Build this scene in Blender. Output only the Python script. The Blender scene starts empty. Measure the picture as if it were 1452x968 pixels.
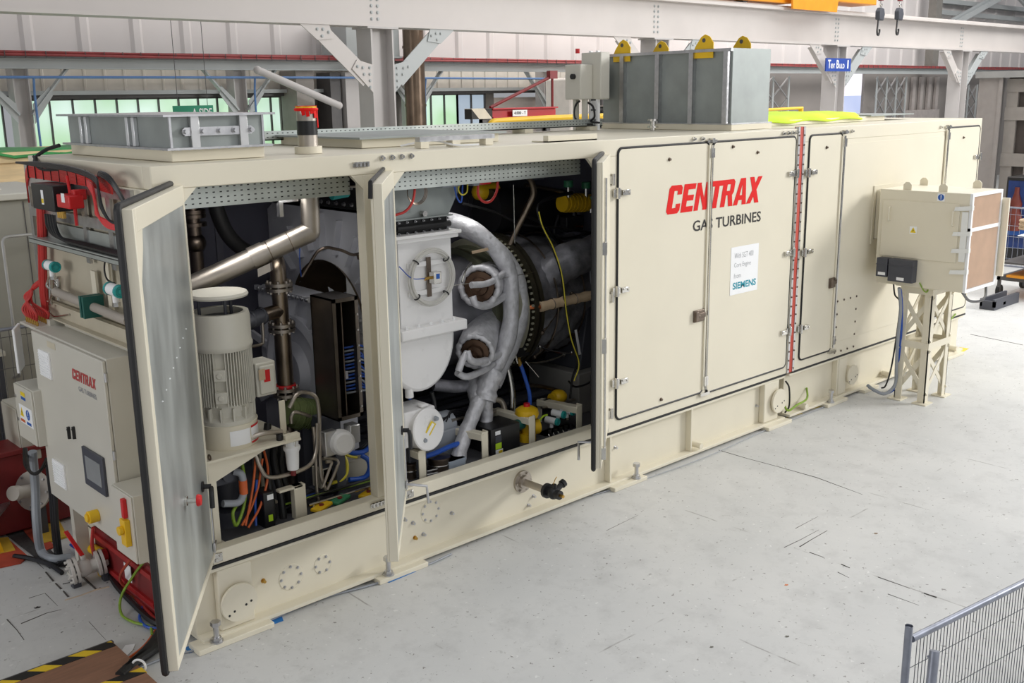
import bpy, bmesh, math, random
from mathutils import Vector, Matrix, Quaternion
random.seed(7)
PI = math.pi
scene = bpy.context.scene
COL = scene.collection
V = Vector

# ------------------------------------------------------------------ camera
CAM = V((-2.677, -6.139, 3.6265)); YAW, PITCH, ROLL, FOC = -.7429, -.2335, -.0154, 1461.4
_f0 = V((-math.sin(YAW), math.cos(YAW), 0)); _r0 = V((math.cos(YAW), math.sin(YAW), 0)); _u0 = V((0, 0, 1))
FW = _f0 * math.cos(PITCH) + _u0 * math.sin(PITCH)
_u = -_f0 * math.sin(PITCH) + _u0 * math.cos(PITCH)
RT = _r0 * math.cos(ROLL) + _u * math.sin(ROLL)
UP = -_r0 * math.sin(ROLL) + _u * math.cos(ROLL)
cam = bpy.data.objects.new('camera', bpy.data.cameras.new('camera'))
COL.objects.link(cam)
cam.matrix_world = Matrix(((RT.x, UP.x, -FW.x, CAM.x), (RT.y, UP.y, -FW.y, CAM.y), (RT.z, UP.z, -FW.z, CAM.z), (0, 0, 0, 1)))
cam.data.sensor_width = 36; cam.data.sensor_fit = 'HORIZONTAL'; cam.data.lens = FOC / 1452 * 36
cam.data.clip_end = 300; cam.data.clip_start = .05
scene.camera = cam

def at(px, py, **k):
    """survey: the world point seen at a pixel of the photograph, on the plane x=, y= or z= given"""
    d = FW * FOC + RT * (px - 726) - UP * (py - 484)
    (a, v), = k.items()
    i = 'xyz'.index(a)
    return CAM + d * ((v - CAM[i]) / d[i])
def Y(px, py, y): return at(px, py, y=y)
def PX(y, *pts): return [at(p[0], p[1], y=(p[2] if len(p) > 2 else y)) for p in pts]

# ------------------------------------------------------------------ materials
def lin(c):
    return tuple((x / 255 / 12.92) if x / 255 <= .04045 else ((x / 255 + .055) / 1.055) ** 2.4 for x in c)
def mat(name, rgb, rough=.5, metal=0., var=.06, scale=6., bump=0., bscale=40., spec=.5, coat=0., emit=0., trans=0., stretch=None, rough_var=.1):
    m = bpy.data.materials.new(name); m.use_nodes = True
    n = m.node_tree.nodes; l = m.node_tree.links; b = n['Principled BSDF']
    c = lin(rgb)
    tc = n.new('ShaderNodeTexCoord'); src = tc.outputs['Object']
    if stretch:
        mp = n.new('ShaderNodeMapping'); mp.inputs['Scale'].default_value = stretch; l.new(src, mp.inputs[0]); src = mp.outputs[0]
    no = n.new('ShaderNodeTexNoise'); no.inputs['Scale'].default_value = scale; no.inputs['Detail'].default_value = 5
    l.new(src, no.inputs['Vector'])
    r = n.new('ShaderNodeValToRGB')
    r.color_ramp.elements[0].position = .3; r.color_ramp.elements[1].position = .7
    r.color_ramp.elements[0].color = tuple(x * (1 - var) for x in c) + (1,)
    r.color_ramp.elements[1].color = tuple(min(1, x * (1 + var)) for x in c) + (1,)
    l.new(no.outputs['Fac'], r.inputs[0]); l.new(r.outputs[0], b.inputs['Base Color'])
    mr = n.new('ShaderNodeMapRange'); mr.inputs[3].default_value = max(0, rough - rough_var); mr.inputs[4].default_value = min(1, rough + rough_var)
    l.new(no.outputs['Fac'], mr.inputs[0]); l.new(mr.outputs[0], b.inputs['Roughness'])
    b.inputs['Metallic'].default_value = metal; b.inputs['Specular IOR Level'].default_value = spec
    b.inputs['Coat Weight'].default_value = coat
    if trans: b.inputs['Transmission Weight'].default_value = trans
    if emit:
        l.new(r.outputs[0], b.inputs['Emission Color']); b.inputs['Emission Strength'].default_value = emit
    if bump:
        n2 = n.new('ShaderNodeTexNoise'); n2.inputs['Scale'].default_value = bscale; n2.inputs['Detail'].default_value = 3
        l.new(src, n2.inputs['Vector'])
        bp = n.new('ShaderNodeBump'); bp.inputs['Strength'].default_value = bump; bp.inputs['Distance'].default_value = .01
        l.new(n2.outputs['Fac'], bp.inputs['Height']); l.new(bp.outputs[0], b.inputs['Normal'])
    return m

CREAM = mat('cream_paint', (228, 221, 201), .38, var=.015, scale=2.5, spec=.45, rough_var=.05)
CREAM2 = mat('cream_paint_frame', (226, 219, 199), .42, var=.02, scale=3)
GREYCAB = mat('light_grey_paint', (206, 203, 192), .42, var=.02, scale=3)
MOTORG = mat('motor_grey_paint', (206, 203, 191), .4, var=.03)
WHITEP = mat('white_enamel', (240, 239, 238), .3, var=.015)
CASTW = mat('white_casting_paint', (214, 215, 222), .45, var=.04, bump=.05)
LINING = mat('slate_lining', (104, 104, 118), .5, var=.12, scale=3)
INFLOOR = mat('enclosure_floor_plate', (88, 88, 92), .5, var=.3, scale=5)
STEEL = mat('brushed_steel', (186, 178, 168), .43, 1, var=.12, scale=5)
DSTEEL = mat('dark_steel', (120, 108, 98), .35, 1, var=.25, scale=6)
HOTSTEEL = mat('heat_stained_steel', (156, 142, 126), .34, 1, var=.28, scale=4)
ZINC = mat('zinc_plated', (200, 200, 202), .32, 1, var=.1, scale=20)
CHROME = mat('chrome_fitting', (205, 203, 198), .18, 1, var=.1, scale=12)
GALV = mat('galvanised_sheet', (182, 186, 184), .42, .55, var=.16, scale=3.5, stretch=(1.6, 1.6, .5), rough_var=.16, bump=.15, bscale=9)
GALVD = mat('galvanised_duct', (152, 158, 156), .5, .35, var=.14, scale=3, rough_var=.14)
RUBBER = mat('black_rubber', (26, 26, 27), .55, var=.2)
BLACK = mat('black_plastic', (28, 28, 30), .4, var=.2)
DGREY = mat('dark_grey_plastic', (72, 74, 82), .5, var=.06)
GREYP = mat('grey_plastic', (150, 155, 162), .45, var=.05)
RED = mat('red_plastic', (205, 30, 34), .35, var=.08)
REDC = mat('red_cable', (196, 52, 48), .45, var=.12)
REDD = mat('dark_red_paint', (126, 36, 38), .5, var=.15)
REDS = mat('red_strip', (196, 74, 58), .5, var=.08)
LOGO = mat('logo_red', (226, 24, 22), .55, var=.02, spec=.2)
INK = mat('black_ink', (22, 20, 20), .5, var=.05)
TEAL = mat('teal_plastic', (40, 160, 158), .4, var=.06)
DTEAL = mat('dark_teal_paint', (24, 92, 84), .45, var=.08)
BLUE = mat('blue_cable', (36, 84, 178), .4, var=.1)
PBLUE = mat('pipe_blue', (92, 128, 178), .5, var=.1)
SIGNB = mat('sign_blue', (42, 74, 160), .45, var=.04)
YELL = mat('yellow_paint', (235, 190, 30), .4, var=.06)
YELC = mat('yellow_cable', (214, 200, 60), .45, var=.1)
GREENY = mat('green_yellow_cable', (128, 160, 50), .45, var=.25, scale=30)
GREEN = mat('green_paint', (56, 130, 92), .45, var=.1)
OLIVE = mat('olive_green_paint', (108, 120, 76), .5, var=.12)
ORANGE = mat('orange_cable', (206, 98, 48), .45, var=.1)
CRANE = mat('crane_orange', (232, 150, 30), .4, var=.06)
HIVIS = mat('hivis_yellow', (206, 240, 40), .7, var=.05, bump=.2)
FOIL = mat('silver_lagging', (196, 196, 200), .4, .3, var=.16, scale=16, bump=1.0, bscale=22)
LAG = mat('grey_lagging', (124, 124, 130), .45, .3, var=.4, scale=9, bump=1.0, bscale=14)
TAN = mat('tan_sleeve', (196, 172, 142), .8, var=.08, bump=.4, bscale=30)
RINGM = mat('casing_ring', (176, 174, 156), .42, .45, var=.12, scale=5)
COPPER = mat('copper', (176, 104, 66), .35, 1, var=.15)
BRASS = mat('brass', (200, 160, 84), .3, 1, var=.12)
PAPER = mat('white_paper', (244, 245, 246), .6, var=.01)
LBLY = mat('label_yellow', (236, 206, 40), .5, var=.02)
LBLB = mat('label_blue', (34, 92, 176), .5, var=.02)
LBLG = mat('label_lime', (186, 224, 48), .5, var=.02)
TXTG = mat('grey_text', (150, 152, 156), .6, var=.02)
TXTT = mat('teal_text', (0, 150, 170), .5, var=.02)
BEAMW = mat('beam_paint', (198, 192, 188), .5, var=.04, scale=1.2)
COLG = mat('column_paint', (188, 184, 182), .5, var=.06, scale=1.5)
BEAMG = mat('grey_beam_paint', (176, 180, 180), .5, var=.05, scale=1.5)
DARKG = mat('dark_grey_steel', (86, 84, 84), .5, var=.15)
FLUE = mat('flue_steel', (120, 104, 90), .32, .85, var=.3, scale=2.2)
WOOD = mat('plywood', (240, 212, 166), .65, var=.14, scale=3, stretch=(1, 1, 6))
BOARD = mat('brown_board', (140, 102, 80), .6, var=.15, scale=5, stretch=(1, 8, 1))
SCREEN = mat('screen_grey', (150, 152, 150), .25, var=.03)
PLEAT = mat('filter_media', (226, 200, 178), .8, var=.05)
BURN = mat('burner_brown', (92, 72, 58), .35, .8, var=.3, scale=8)
TAPE = mat('clear_tape', (236, 238, 236), .3, var=.02)
TARP = mat('green_tarp', (58, 150, 80), .45, var=.2, scale=6, bump=.2)
GRATE = mat('grating_steel', (90, 90, 90), .5, .5, var=.3, scale=40)
MATRED = mat('red_mat', (170, 66, 44), .75, var=.2)
MATYEL = mat('yellow_mat', (206, 168, 54), .75, var=.2)
BLUEB = mat('blue_barrel', (30, 84, 160), .4, var=.08)
POSTER = mat('poster_blue', (26, 52, 110), .4, var=.3, scale=5)
BROWNB = mat('bottle_brown', (110, 48, 38), .35, var=.2)
ALU = mat('aluminium', (205, 205, 205), .35, .9, var=.08)
FENCEM = mat('fence_galv', (150, 154, 166), .38, .8, var=.15, scale=12)
BTAPE = mat('blue_tape', (42, 120, 190), .6, var=.1)
YTAPE = mat('yellow_tape', (226, 196, 50), .6, var=.1)

def mixnode(n, l, fac, a, b):
    m = n.new('ShaderNodeMix'); m.data_type = 'RGBA'
    l.new(fac, m.inputs[0])
    for s, v in ((6, a), (7, b)):
        if isinstance(v, tuple): m.inputs[s].default_value = v
        else: l.new(v, m.inputs[s])
    return m.outputs[2]
def mth(n, l, op, a, b=None, c=None):
    m = n.new('ShaderNodeMath'); m.operation = op
    for i, v in enumerate((a, b, c)):
        if v is None: continue
        if isinstance(v, (int, float)): m.inputs[i].default_value = v
        else: l.new(v, m.inputs[i])
    return m.outputs[0]

def perforated():
    m = mat('perforated_tray', (186, 192, 188), .4, .6, var=.06)
    n = m.node_tree.nodes; l = m.node_tree.links; b = n['Principled BSDF']
    old = b.inputs['Base Color'].links[0].from_socket
    g = n.new('ShaderNodeNewGeometry'); s = n.new('ShaderNodeSeparateXYZ'); l.new(g.outputs['Position'], s.inputs[0])
    fx = mth(n, l, 'PINGPONG', mth(n, l, 'ADD', s.outputs[0], 40.), .025)
    fz = mth(n, l, 'PINGPONG', mth(n, l, 'ADD', s.outputs[2], 40.), .0165)
    k = mth(n, l, 'MULTIPLY', mth(n, l, 'GREATER_THAN', fx, .0165), mth(n, l, 'GREATER_THAN', fz, .0125))
    l.new(mixnode(n, l, k, old, (.012, .012, .014, 1)), b.inputs['Base Color'])
    l.new(mth(n, l, 'MULTIPLY', mth(n, l, 'SUBTRACT', 1., k), .6), b.inputs['Metallic'])
    return m
PERF = perforated()

def hazard(w=.11, ax=0, ay=1, base=None, dark=(30, 28, 26)):
    m = mat('hazard_stripes', base or (226, 190, 40), .6, var=.08)
    n = m.node_tree.nodes; l = m.node_tree.links; b = n['Principled BSDF']
    old = b.inputs['Base Color'].links[0].from_socket
    g = n.new('ShaderNodeNewGeometry'); s = n.new('ShaderNodeSeparateXYZ'); l.new(g.outputs['Position'], s.inputs[0])
    t = mth(n, l, 'ADD', mth(n, l, 'ADD', s.outputs[ax], s.outputs[ay]), 60.)
    k = mth(n, l, 'GREATER_THAN', mth(n, l, 'PINGPONG', t, w), w * .42)
    l.new(mixnode(n, l, k, old, lin(dark) + (1,)), b.inputs['Base Color'])
    return m
HAZ = hazard(.13)
HAZW = hazard(.3, 0, 2, (226, 216, 196))

def ribbed(name, rgb, pitch, width, dark=.75, axis=0, var=.05):
    """profiled cladding sheet: painted steel whose narrow rib flanks are slightly dirtier"""
    m = mat(name, rgb, .55, var=var, scale=.7)
    n = m.node_tree.nodes; l = m.node_tree.links; b = n['Principled BSDF']
    return m
CLAD = ribbed('cladding_sheet', (222, 216, 214), 1, .1)
CLADR = ribbed('cladding_sheet_bright', (232, 226, 222), 1, .1)

def floor_mat():
    m = bpy.data.materials.new('painted_concrete'); m.use_nodes = True
    n = m.node_tree.nodes; l = m.node_tree.links; b = n['Principled BSDF']
    g = n.new('ShaderNodeNewGeometry'); P = g.outputs['Position']
    def noise(sc, det=5, rg=.55, dist=0.):
        q = n.new('ShaderNodeTexNoise'); q.inputs['Scale'].default_value = sc; q.inputs['Detail'].default_value = det
        q.inputs['Roughness'].default_value = rg; q.inputs['Distortion'].default_value = dist
        l.new(P, q.inputs['Vector']); return q.outputs['Fac']
    def ramp(f, a, b2):
        r = n.new('ShaderNodeMapRange'); r.inputs[1].default_value = a; r.inputs[2].default_value = b2; r.clamp = True
        l.new(f, r.inputs[0]); return r.outputs[0]
    base = mixnode(n, l, ramp(noise(.8, 6), .3, .7), lin((196, 197, 196)) + (1,), lin((209, 209, 207)) + (1,))
    base = mixnode(n, l, mth(n, l, 'MULTIPLY', ramp(noise(3.1, 8, .7), .5, .7), .45), base, lin((172, 172, 171)) + (1,))
    # scuffs and black flecks
    base = mixnode(n, l, mth(n, l, 'MULTIPLY', ramp(noise(9., 7, .75, 1.5), .6, .68), .4), base, lin((140, 138, 134)) + (1,))
    base = mixnode(n, l, mth(n, l, 'MULTIPLY', ramp(noise(22., 3, .6), .665, .69), .7), base, lin((84, 78, 74)) + (1,))
    base = mixnode(n, l, mth(n, l, 'MULTIPLY', ramp(noise(15., 3, .6), .67, .7), .7), base, lin((226, 226, 224)) + (1,))
    # saw-cut joints, broken by wear, wandering slightly
    s = n.new('ShaderNodeSeparateXYZ'); l.new(P, s.inputs[0])
    wob = mth(n, l, 'MULTIPLY', mth(n, l, 'SUBTRACT', noise(2.2, 5), .5), .035)
    for ax, per, off in ((0, .765, -5.81), (1, 1.65, -1.365)):
        t = mth(n, l, 'ADD', mth(n, l, 'ADD', s.outputs[ax], wob), 80 * per + off)
        d = mth(n, l, 'PINGPONG', t, per)
        k = mth(n, l, 'LESS_THAN', d, .0065)
        k = mth(n, l, 'MULTIPLY', k, ramp(noise(1.3 + ax * .4, 4, .6), .56, .62))
        base = mixnode(n, l, mth(n, l, 'MULTIPLY', k, .55), base, lin((110, 106, 103)) + (1,))
    l.new(base, b.inputs['Base Color'])
    l.new(mth(n, l, 'ADD', .42, mth(n, l, 'MULTIPLY', noise(2.4, 6), .25)), b.inputs['Roughness'])
    bp = n.new('ShaderNodeBump'); bp.inputs['Strength'].default_value = .12; bp.inputs['Distance'].default_value = .01
    l.new(noise(14., 6), bp.inputs['Height']); l.new(bp.outputs[0], b.inputs['Normal'])
    return m
FLOORM = floor_mat()

def window_mat(name, a, bcol, strength):
    """frosted pane lit by the daylight and the greenery outside"""
    m = bpy.data.materials.new(name); m.use_nodes = True
    n = m.node_tree.nodes; l = m.node_tree.links; b = n['Principled BSDF']
    g = n.new('ShaderNodeNewGeometry')
    q = n.new('ShaderNodeTexNoise'); q.inputs['Scale'].default_value = .55; q.inputs['Detail'].default_value = 2; l.new(g.outputs['Position'], q.inputs['Vector'])
    r = n.new('ShaderNodeMapRange'); r.inputs[1].default_value = .38; r.inputs[2].default_value = .62; l.new(q.outputs['Fac'], r.inputs[0])
    c = mixnode(n, l, r.outputs[0], lin(a) + (1,), lin(bcol) + (1,))
    l.new(c, b.inputs['Emission Color']); b.inputs['Emission Strength'].default_value = strength
    b.inputs['Base Color'].default_value = (.3, .34, .32, 1); b.inputs['Roughness'].default_value = .35
    return m
PANE = window_mat('frosted_pane', (160, 204, 156), (212, 236, 226), 1.0)
PANEB = window_mat('frosted_pane_blue', (150, 168, 196), (190, 208, 224), .7)
DAY = window_mat('daylight_yard', (238, 232, 240), (252, 250, 250), 1.15)
DAYB = window_mat('daylight_yard_blue', (186, 198, 236), (206, 214, 244), 1.0)

# ------------------------------------------------------------------ mesh builder
def ortho(a):
    a = V(a).normalized()
    t = V((0, 0, 1)) if abs(a.z) < .9 else V((1, 0, 0))
    x = a.cross(t).normalized()
    return x, a.cross(x).normalized(), a
def spline(pts, seg=6):
    pts = [V(p) for p in pts]
    if len(pts) < 3: return pts
    P = [pts[0] * 2 - pts[1]] + pts + [pts[-1] * 2 - pts[-2]]
    out = []
    for i in range(1, len(P) - 2):
        a, b, c, d = P[i - 1:i + 3]
        for k in range(seg):
            t = k / seg
            out.append(.5 * (2 * b + (c - a) * t + (2 * a - 5 * b + 4 * c - d) * t * t + (3 * b - a - 3 * c + d) * t ** 3))
    out.append(pts[-1]); return out
def fillet(pts, r, seg=5):
    """polyline with rounded corners"""
    pts = [V(p) for p in pts]; out = [pts[0]]
    for i in range(1, len(pts) - 1):
        a, b, c = pts[i - 1:i + 2]
        u, w = (a - b), (c - b)
        q = min(r, u.length * .45, w.length * .45)
        p0, p1 = b + u.normalized() * q, b + w.normalized() * q
        for k in range(seg + 1):
            t = k / seg
            out.append(p0 * (1 - t) ** 2 + b * 2 * t * (1 - t) + p1 * t * t)
    out.append(pts[-1]); return out

class MB:
    def __init__(s, M=None): s.v = []; s.f = []; s.M = M
    def add(s, vs, fs):
        k = len(s.v)
        s.v += [(s.M @ V(p)) if s.M else V(p) for p in vs]
        s.f += [tuple(i + k for i in f) for f in fs]
        return s
    def hexa(s, c):
        return s.add(c, [(0, 3, 2, 1), (4, 5, 6, 7), (0, 1, 5, 4), (1, 2, 6, 5), (2, 3, 7, 6), (3, 0, 4, 7)])
    def box(s, x0, x1, y0, y1, z0, z1):
        return s.hexa([(x0, y0, z0), (x1, y0, z0), (x1, y1, z0), (x0, y1, z0), (x0, y0, z1), (x1, y0, z1), (x1, y1, z1), (x0, y1, z1)])
    def obox(s, c, a, b, d):
        c, a, b, d = V(c), V(a), V(b), V(d)
        return s.hexa([c - a - b - d, c + a - b - d, c + a + b - d, c - a + b - d, c - a - b + d, c + a - b + d, c + a + b + d, c - a + b + d])
    def bar(s, p0, p1, w, h, up=(0, 0, 1)):
        p0, p1 = V(p0), V(p1); d = (p1 - p0)
        if d.length < 1e-6: return s
        u = V(up); x = d.normalized().cross(u)
        if x.length < 1e-4: x = d.normalized().cross(V((1, 0, 0)))
        x.normalize(); z = x.cross(d.normalized()).normalized()
        return s.obox((p0 + p1) / 2, d / 2, x * w / 2, z * h / 2)
    def ring(s, c, x, y, r, n): return [c + x * (r * math.cos(2 * PI * i / n)) + y * (r * math.sin(2 * PI * i / n)) for i in range(n)]
    def cyl(s, p0, p1, r0, r1=None, n=16, cap=True):
        p0, p1 = V(p0), V(p1); r1 = r0 if r1 is None else r1
        x, y, a = ortho(p1 - p0)
        vs = s.ring(p0, x, y, r0, n) + s.ring(p1, x, y, r1, n)
        fs = [(i, n + i, n + (i + 1) % n, (i + 1) % n) for i in range(n)]
        if cap: fs += [tuple(range(n)), tuple(range(2 * n - 1, n - 1, -1))]
        return s.add(vs, fs)
    def lathe(s, o, ax, prof, n=24, a0=0., a1=2 * PI):
        """prof: (r, h) along the axis"""
        o = V(o); x, y, a = ortho(ax); full = abs(a1 - a0 - 2 * PI) < 1e-6
        m = n if full else n + 1
        vs = []
        for r, h in prof:
            for i in range(m):
                t = a0 + (a1 - a0) * i / n
                vs.append(o + a * h + x * (r * math.cos(t)) + y * (r * math.sin(t)))
        fs = []
        for j in range(len(prof) - 1):
            for i in range(n):
                k = (i + 1) % m
                fs.append((j * m + i, (j + 1) * m + i, (j + 1) * m + k, j * m + k))
        return s.add(vs, fs)
    def tube(s, pts, r, n=8, rf=None):
        pts = [V(p) for p in pts]
        q = [pts[0]]
        for p in pts[1:]:
            if (p - q[-1]).length > 1e-5: q.append(p)
        pts = q; m = len(pts)
        if m < 2: return s
        T = [(pts[min(i + 1, m - 1)] - pts[max(i - 1, 0)]).normalized() for i in range(m)]
        x, y, _ = ortho(T[0]); vs = []
        for i in range(m):
            x = (x - T[i] * x.dot(T[i])).normalized(); y = T[i].cross(x)
            rr = rf(i / (m - 1)) if rf else r
            vs += s.ring(pts[i], x, y, rr, n)
        fs = [(j * n + i, j * n + (i + 1) % n, (j + 1) * n + (i + 1) % n, (j + 1) * n + i) for j in range(m - 1) for i in range(n)]
        fs += [tuple(range(n - 1, -1, -1)), tuple(range((m - 1) * n, m * n))]
        return s.add(vs, fs)
    def torus(s, c, ax, R, r, n=28, k=8, a0=0., a1=2 * PI):
        prof = [(R + r * math.cos(2 * PI * i / k), r * math.sin(2 * PI * i / k)) for i in range(k + 1)]
        return s.lathe(c, ax, prof, n, a0, a1)
    def sphere(s, c, r, n=12, m=8, sq=(1, 1, 1)):
        vs = []; fs = []
        for j in range(m + 1):
            for i in range(n):
                p, t = PI * j / m, 2 * PI * i / n
                vs.append(V(c) + V((r * sq[0] * math.sin(p) * math.cos(t), r * sq[1] * math.sin(p) * math.sin(t), r * sq[2] * math.cos(p))))
        for j in range(m):
            for i in range(n): fs.append((j * n + i, (j + 1) * n + i, (j + 1) * n + (i + 1) % n, j * n + (i + 1) % n))
        return s.add(vs, fs)
    def prism(s, poly, ext):
        poly = [V(p) for p in poly]; e = V(ext); n = len(poly)
        return s.add(poly + [p + e for p in poly], [tuple(range(n - 1, -1, -1)), tuple(range(n, 2 * n))] + [(i, (i + 1) % n, n + (i + 1) % n, n + i) for i in range(n)])
    def bolt(s, p, ax, r=.012, h=.012):
        p = V(p); a = V(ax).normalized()
        s.cyl(p, p + a * .004, r * 1.5, n=10); return s.cyl(p, p + a * h, r, n=6)
    def frame(s, x0, x1, z0, z1, w, y0, y1):
        s.box(x0, x1, y0, y1, z0, z0 + w); s.box(x0, x1, y0, y1, z1 - w, z1)
        s.box(x0, x0 + w, y0, y1, z0 + w, z1 - w); return s.box(x1 - w, x1, y0, y1, z0 + w, z1 - w)
    def build(s, name, m, parent=None, bevel=0., smooth=35, loc=None):
        off = V((0, 0, 0)); p = parent
        while p is not None: off += p.location; p = p.parent
        here = V((0, 0, 0))
        if parent is None:
            if loc is None:
                lo = V([min(q[i] for q in s.v) for i in range(3)]); hi = V([max(q[i] for q in s.v) for i in range(3)])
                here = V(((lo.x + hi.x) / 2, (lo.y + hi.y) / 2, lo.z))
            else: here = V(loc)
        me = bpy.data.meshes.new(name)
        me.from_pydata([tuple(q - off - here) for q in s.v], [], s.f)
        bm = bmesh.new(); bm.from_mesh(me); bmesh.ops.recalc_face_normals(bm, faces=bm.faces); bm.to_mesh(me); bm.free()
        me.materials.append(m)
        if smooth:
            me.shade_smooth(); me.set_sharp_from_angle(angle=math.radians(smooth))
        o = bpy.data.objects.new(name, me); o.location = here; COL.objects.link(o)
        if parent is not None: o.parent = parent
        if bevel:
            md = o.modifiers.new('bevel', 'BEVEL'); md.width = bevel; md.segments = 2; md.limit_method = 'ANGLE'; md.angle_limit = math.radians(40)
        return o

def tag(o, label=None, cat=None, group=None, kind=None):
    if label: o['label'] = label
    if cat: o['category'] = cat
    if group: o['group'] = group
    if kind: o['kind'] = kind
    return o
def thing(name, label, cat, loc, group=None):
    o = bpy.data.objects.new(name, None); o.empty_display_size = .1; COL.objects.link(o); o.location = V(loc)
    return tag(o, label, cat, group)
def copy_tree(o, loc, label=None, group=None):
    def cp(x, par):
        c = x.copy(); COL.objects.link(c)
        if par is not None: c.parent = par
        for ch in x.children: cp(ch, c)
        return c
    r = cp(o, None); r.location = V(loc)
    if label: r['label'] = label
    if group: r['group'] = group
    return r
def struct(o, label=None): o['kind'] = 'structure'; return tag(o, label)

def text(s, name, m, parent, o, ux, uy, width, height, bold=0., shear=0., ext=.0012):
    """lettering fitted to width x height on the plane through o spanned by ux, uy"""
    cu = bpy.data.curves.new('lettering', 'FONT'); cu.body = s; cu.offset = bold; cu.resolution_u = 3
    ob = bpy.data.objects.new('lettering', cu); COL.objects.link(ob)
    bpy.context.view_layer.update()
    me = bpy.data.meshes.new_from_object(ob.evaluated_get(bpy.context.evaluated_depsgraph_get()))
    bpy.data.objects.remove(ob)
    vs = [v.co.copy() for v in me.vertices]; fs = [tuple(p.vertices) for p in me.polygons]
    x0, x1 = min(v.x for v in vs), max(v.x for v in vs); y0, y1 = min(v.y for v in vs), max(v.y for v in vs)
    ux, uy = V(ux).normalized(), V(uy).normalized(); nn = ux.cross(uy)
    mb = MB()
    mb.add([V(o) + ux * ((v.x - x0) / (x1 - x0) * width + shear * (v.y - y0) / (y1 - y0) * height) + uy * ((v.y - y0) / (y1 - y0) * height) + nn * ext for v in vs], fs)
    return mb.build(name, m, parent, smooth=0)
def label(name, m, parent, o, ux, uy, w, h, t=.0012):
    """thin sticker plate, lower-left corner at o"""
    ux, uy = V(ux).normalized(), V(uy).normalized(); nn = ux.cross(uy)
    return MB().prism([V(o), V(o) + ux * w, V(o) + ux * w + uy * h, V(o) + uy * h], nn * t).build(name, m, parent, smooth=0)
def sticker_warn(parent, o, ux, uy, s, kind='warn'):
    """white safety sticker: yellow triangle or blue disc"""
    ux, uy = V(ux).normalized(), V(uy).normalized(); nn = ux.cross(uy); o = V(o)
    st = label('safety_sticker', PAPER, parent, o, ux, uy, s, s)
    c = o + ux * s / 2 + uy * s / 2 + nn * .0014
    if kind == 'warn':
        MB().prism([c + ux * (-.42 * s) + uy * (-.36 * s), c + ux * (.42 * s) + uy * (-.36 * s), c + uy * (.4 * s)], nn * .0008).build('warning_triangle', LBLY, st, smooth=0)
        d = c + nn * .001
        MB().prism([d + ux * (.06 * s) + uy * (.2 * s), d + ux * (-.09 * s) + uy * (-.05 * s), d + uy * (-.03 * s), d + ux * (-.04 * s) + uy * (-.28 * s), d + ux * (.1 * s) + uy * (.02 * s), d + ux * (.01 * s) + uy * (.01 * s)], nn * .0006).build('bolt_symbol', INK, st, smooth=0)
    else:
        MB().cyl(c, c + nn * .0008, .42 * s, n=20).build('blue_disc', LBLB, st, smooth=0)
        d = c + nn * .001
        MB().prism([d + ux * (-.06 * s) + uy * (.3 * s), d + ux * (-.04 * s) + uy * (-.08 * s), d + ux * (.04 * s) + uy * (-.08 * s), d + ux * (.06 * s) + uy * (.3 * s)], nn * .0006).cyl(d + uy * (-.2 * s), d + uy * (-.2 * s) + nn * .0006, .06 * s, n=10).build('exclamation_symbol', PAPER, st, smooth=0)
    return st
# ================================================================== SETTING
struct(MB().add([(-9, -16, 0), (60, -16, 0), (60, 14, 0), (-9, 14, 0)], [(0, 1, 2, 3)]).build('floor', FLOORM, loc=(0, 0, 0)), 'pale grey painted concrete workshop floor')

SEAM = mat('floor_seam_dirt', (70, 66, 62), .8, var=.3, scale=30); SCAR = mat('floor_scar', (196, 178, 156), .8, var=.15, scale=20)
_fl = bpy.data.objects['floor']
for pts, w, mm in ((((44, 790), (62, 806)), .006, SEAM), (((65, 811), (76, 824)), .016, SEAM), (((79, 827), (87, 835)), .016, SEAM), (((90, 838), (97, 846)), .016, SEAM), (((113, 814), (136, 835)), .022, SEAM),
                   (((92, 851), (112, 845), (137, 836), (155, 832)), .016, SCAR), (((30, 884), (52, 875), (66, 869), (87, 864)), .007, SEAM), (((41, 848), (63, 841)), .005, SEAM), (((64, 841), (82, 859)), .004, SEAM), (((89, 828), (103, 825)), .01, SEAM),
                   (((10, 878), (24, 893), (34, 907)), .008, SEAM), (((126, 881), (150, 907)), .003, SEAM),
                   (((1134, 775), (1152, 764), (1173, 752)), .008, SEAM), (((1112, 776), (1135, 765), (1161, 751)), .005, SEAM), (((1148, 783), (1168, 790)), .007, SEAM), (((1193, 800), (1205, 805)), .01, SEAM), (((1188, 811), (1204, 819)), .005, SEAM), (((1245, 818), (1276, 829), (1290, 834)), .006, SEAM), (((1310, 841), (1328, 847)), .014, SEAM), (((1259, 842), (1303, 858)), .005, SEAM),
                   (((1019, 638), (1060, 650), (1105, 662), (1158, 677), (1223, 701)), .006, SEAM), (((1128, 749), (1160, 732)), .004, SEAM), (((1376, 474), (1450, 489)), .012, SEAM), (((860, 752), (905, 730)), .003, SEAM)):
    MB().tube([at(px, py, z=.0) for px, py in pts], w / 2, 6, lambda u: w * (.5 + .18 * math.sin(37 * u) + .12 * math.sin(91 * u + w * 300))).build('floor_seam', mm, _fl)
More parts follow.
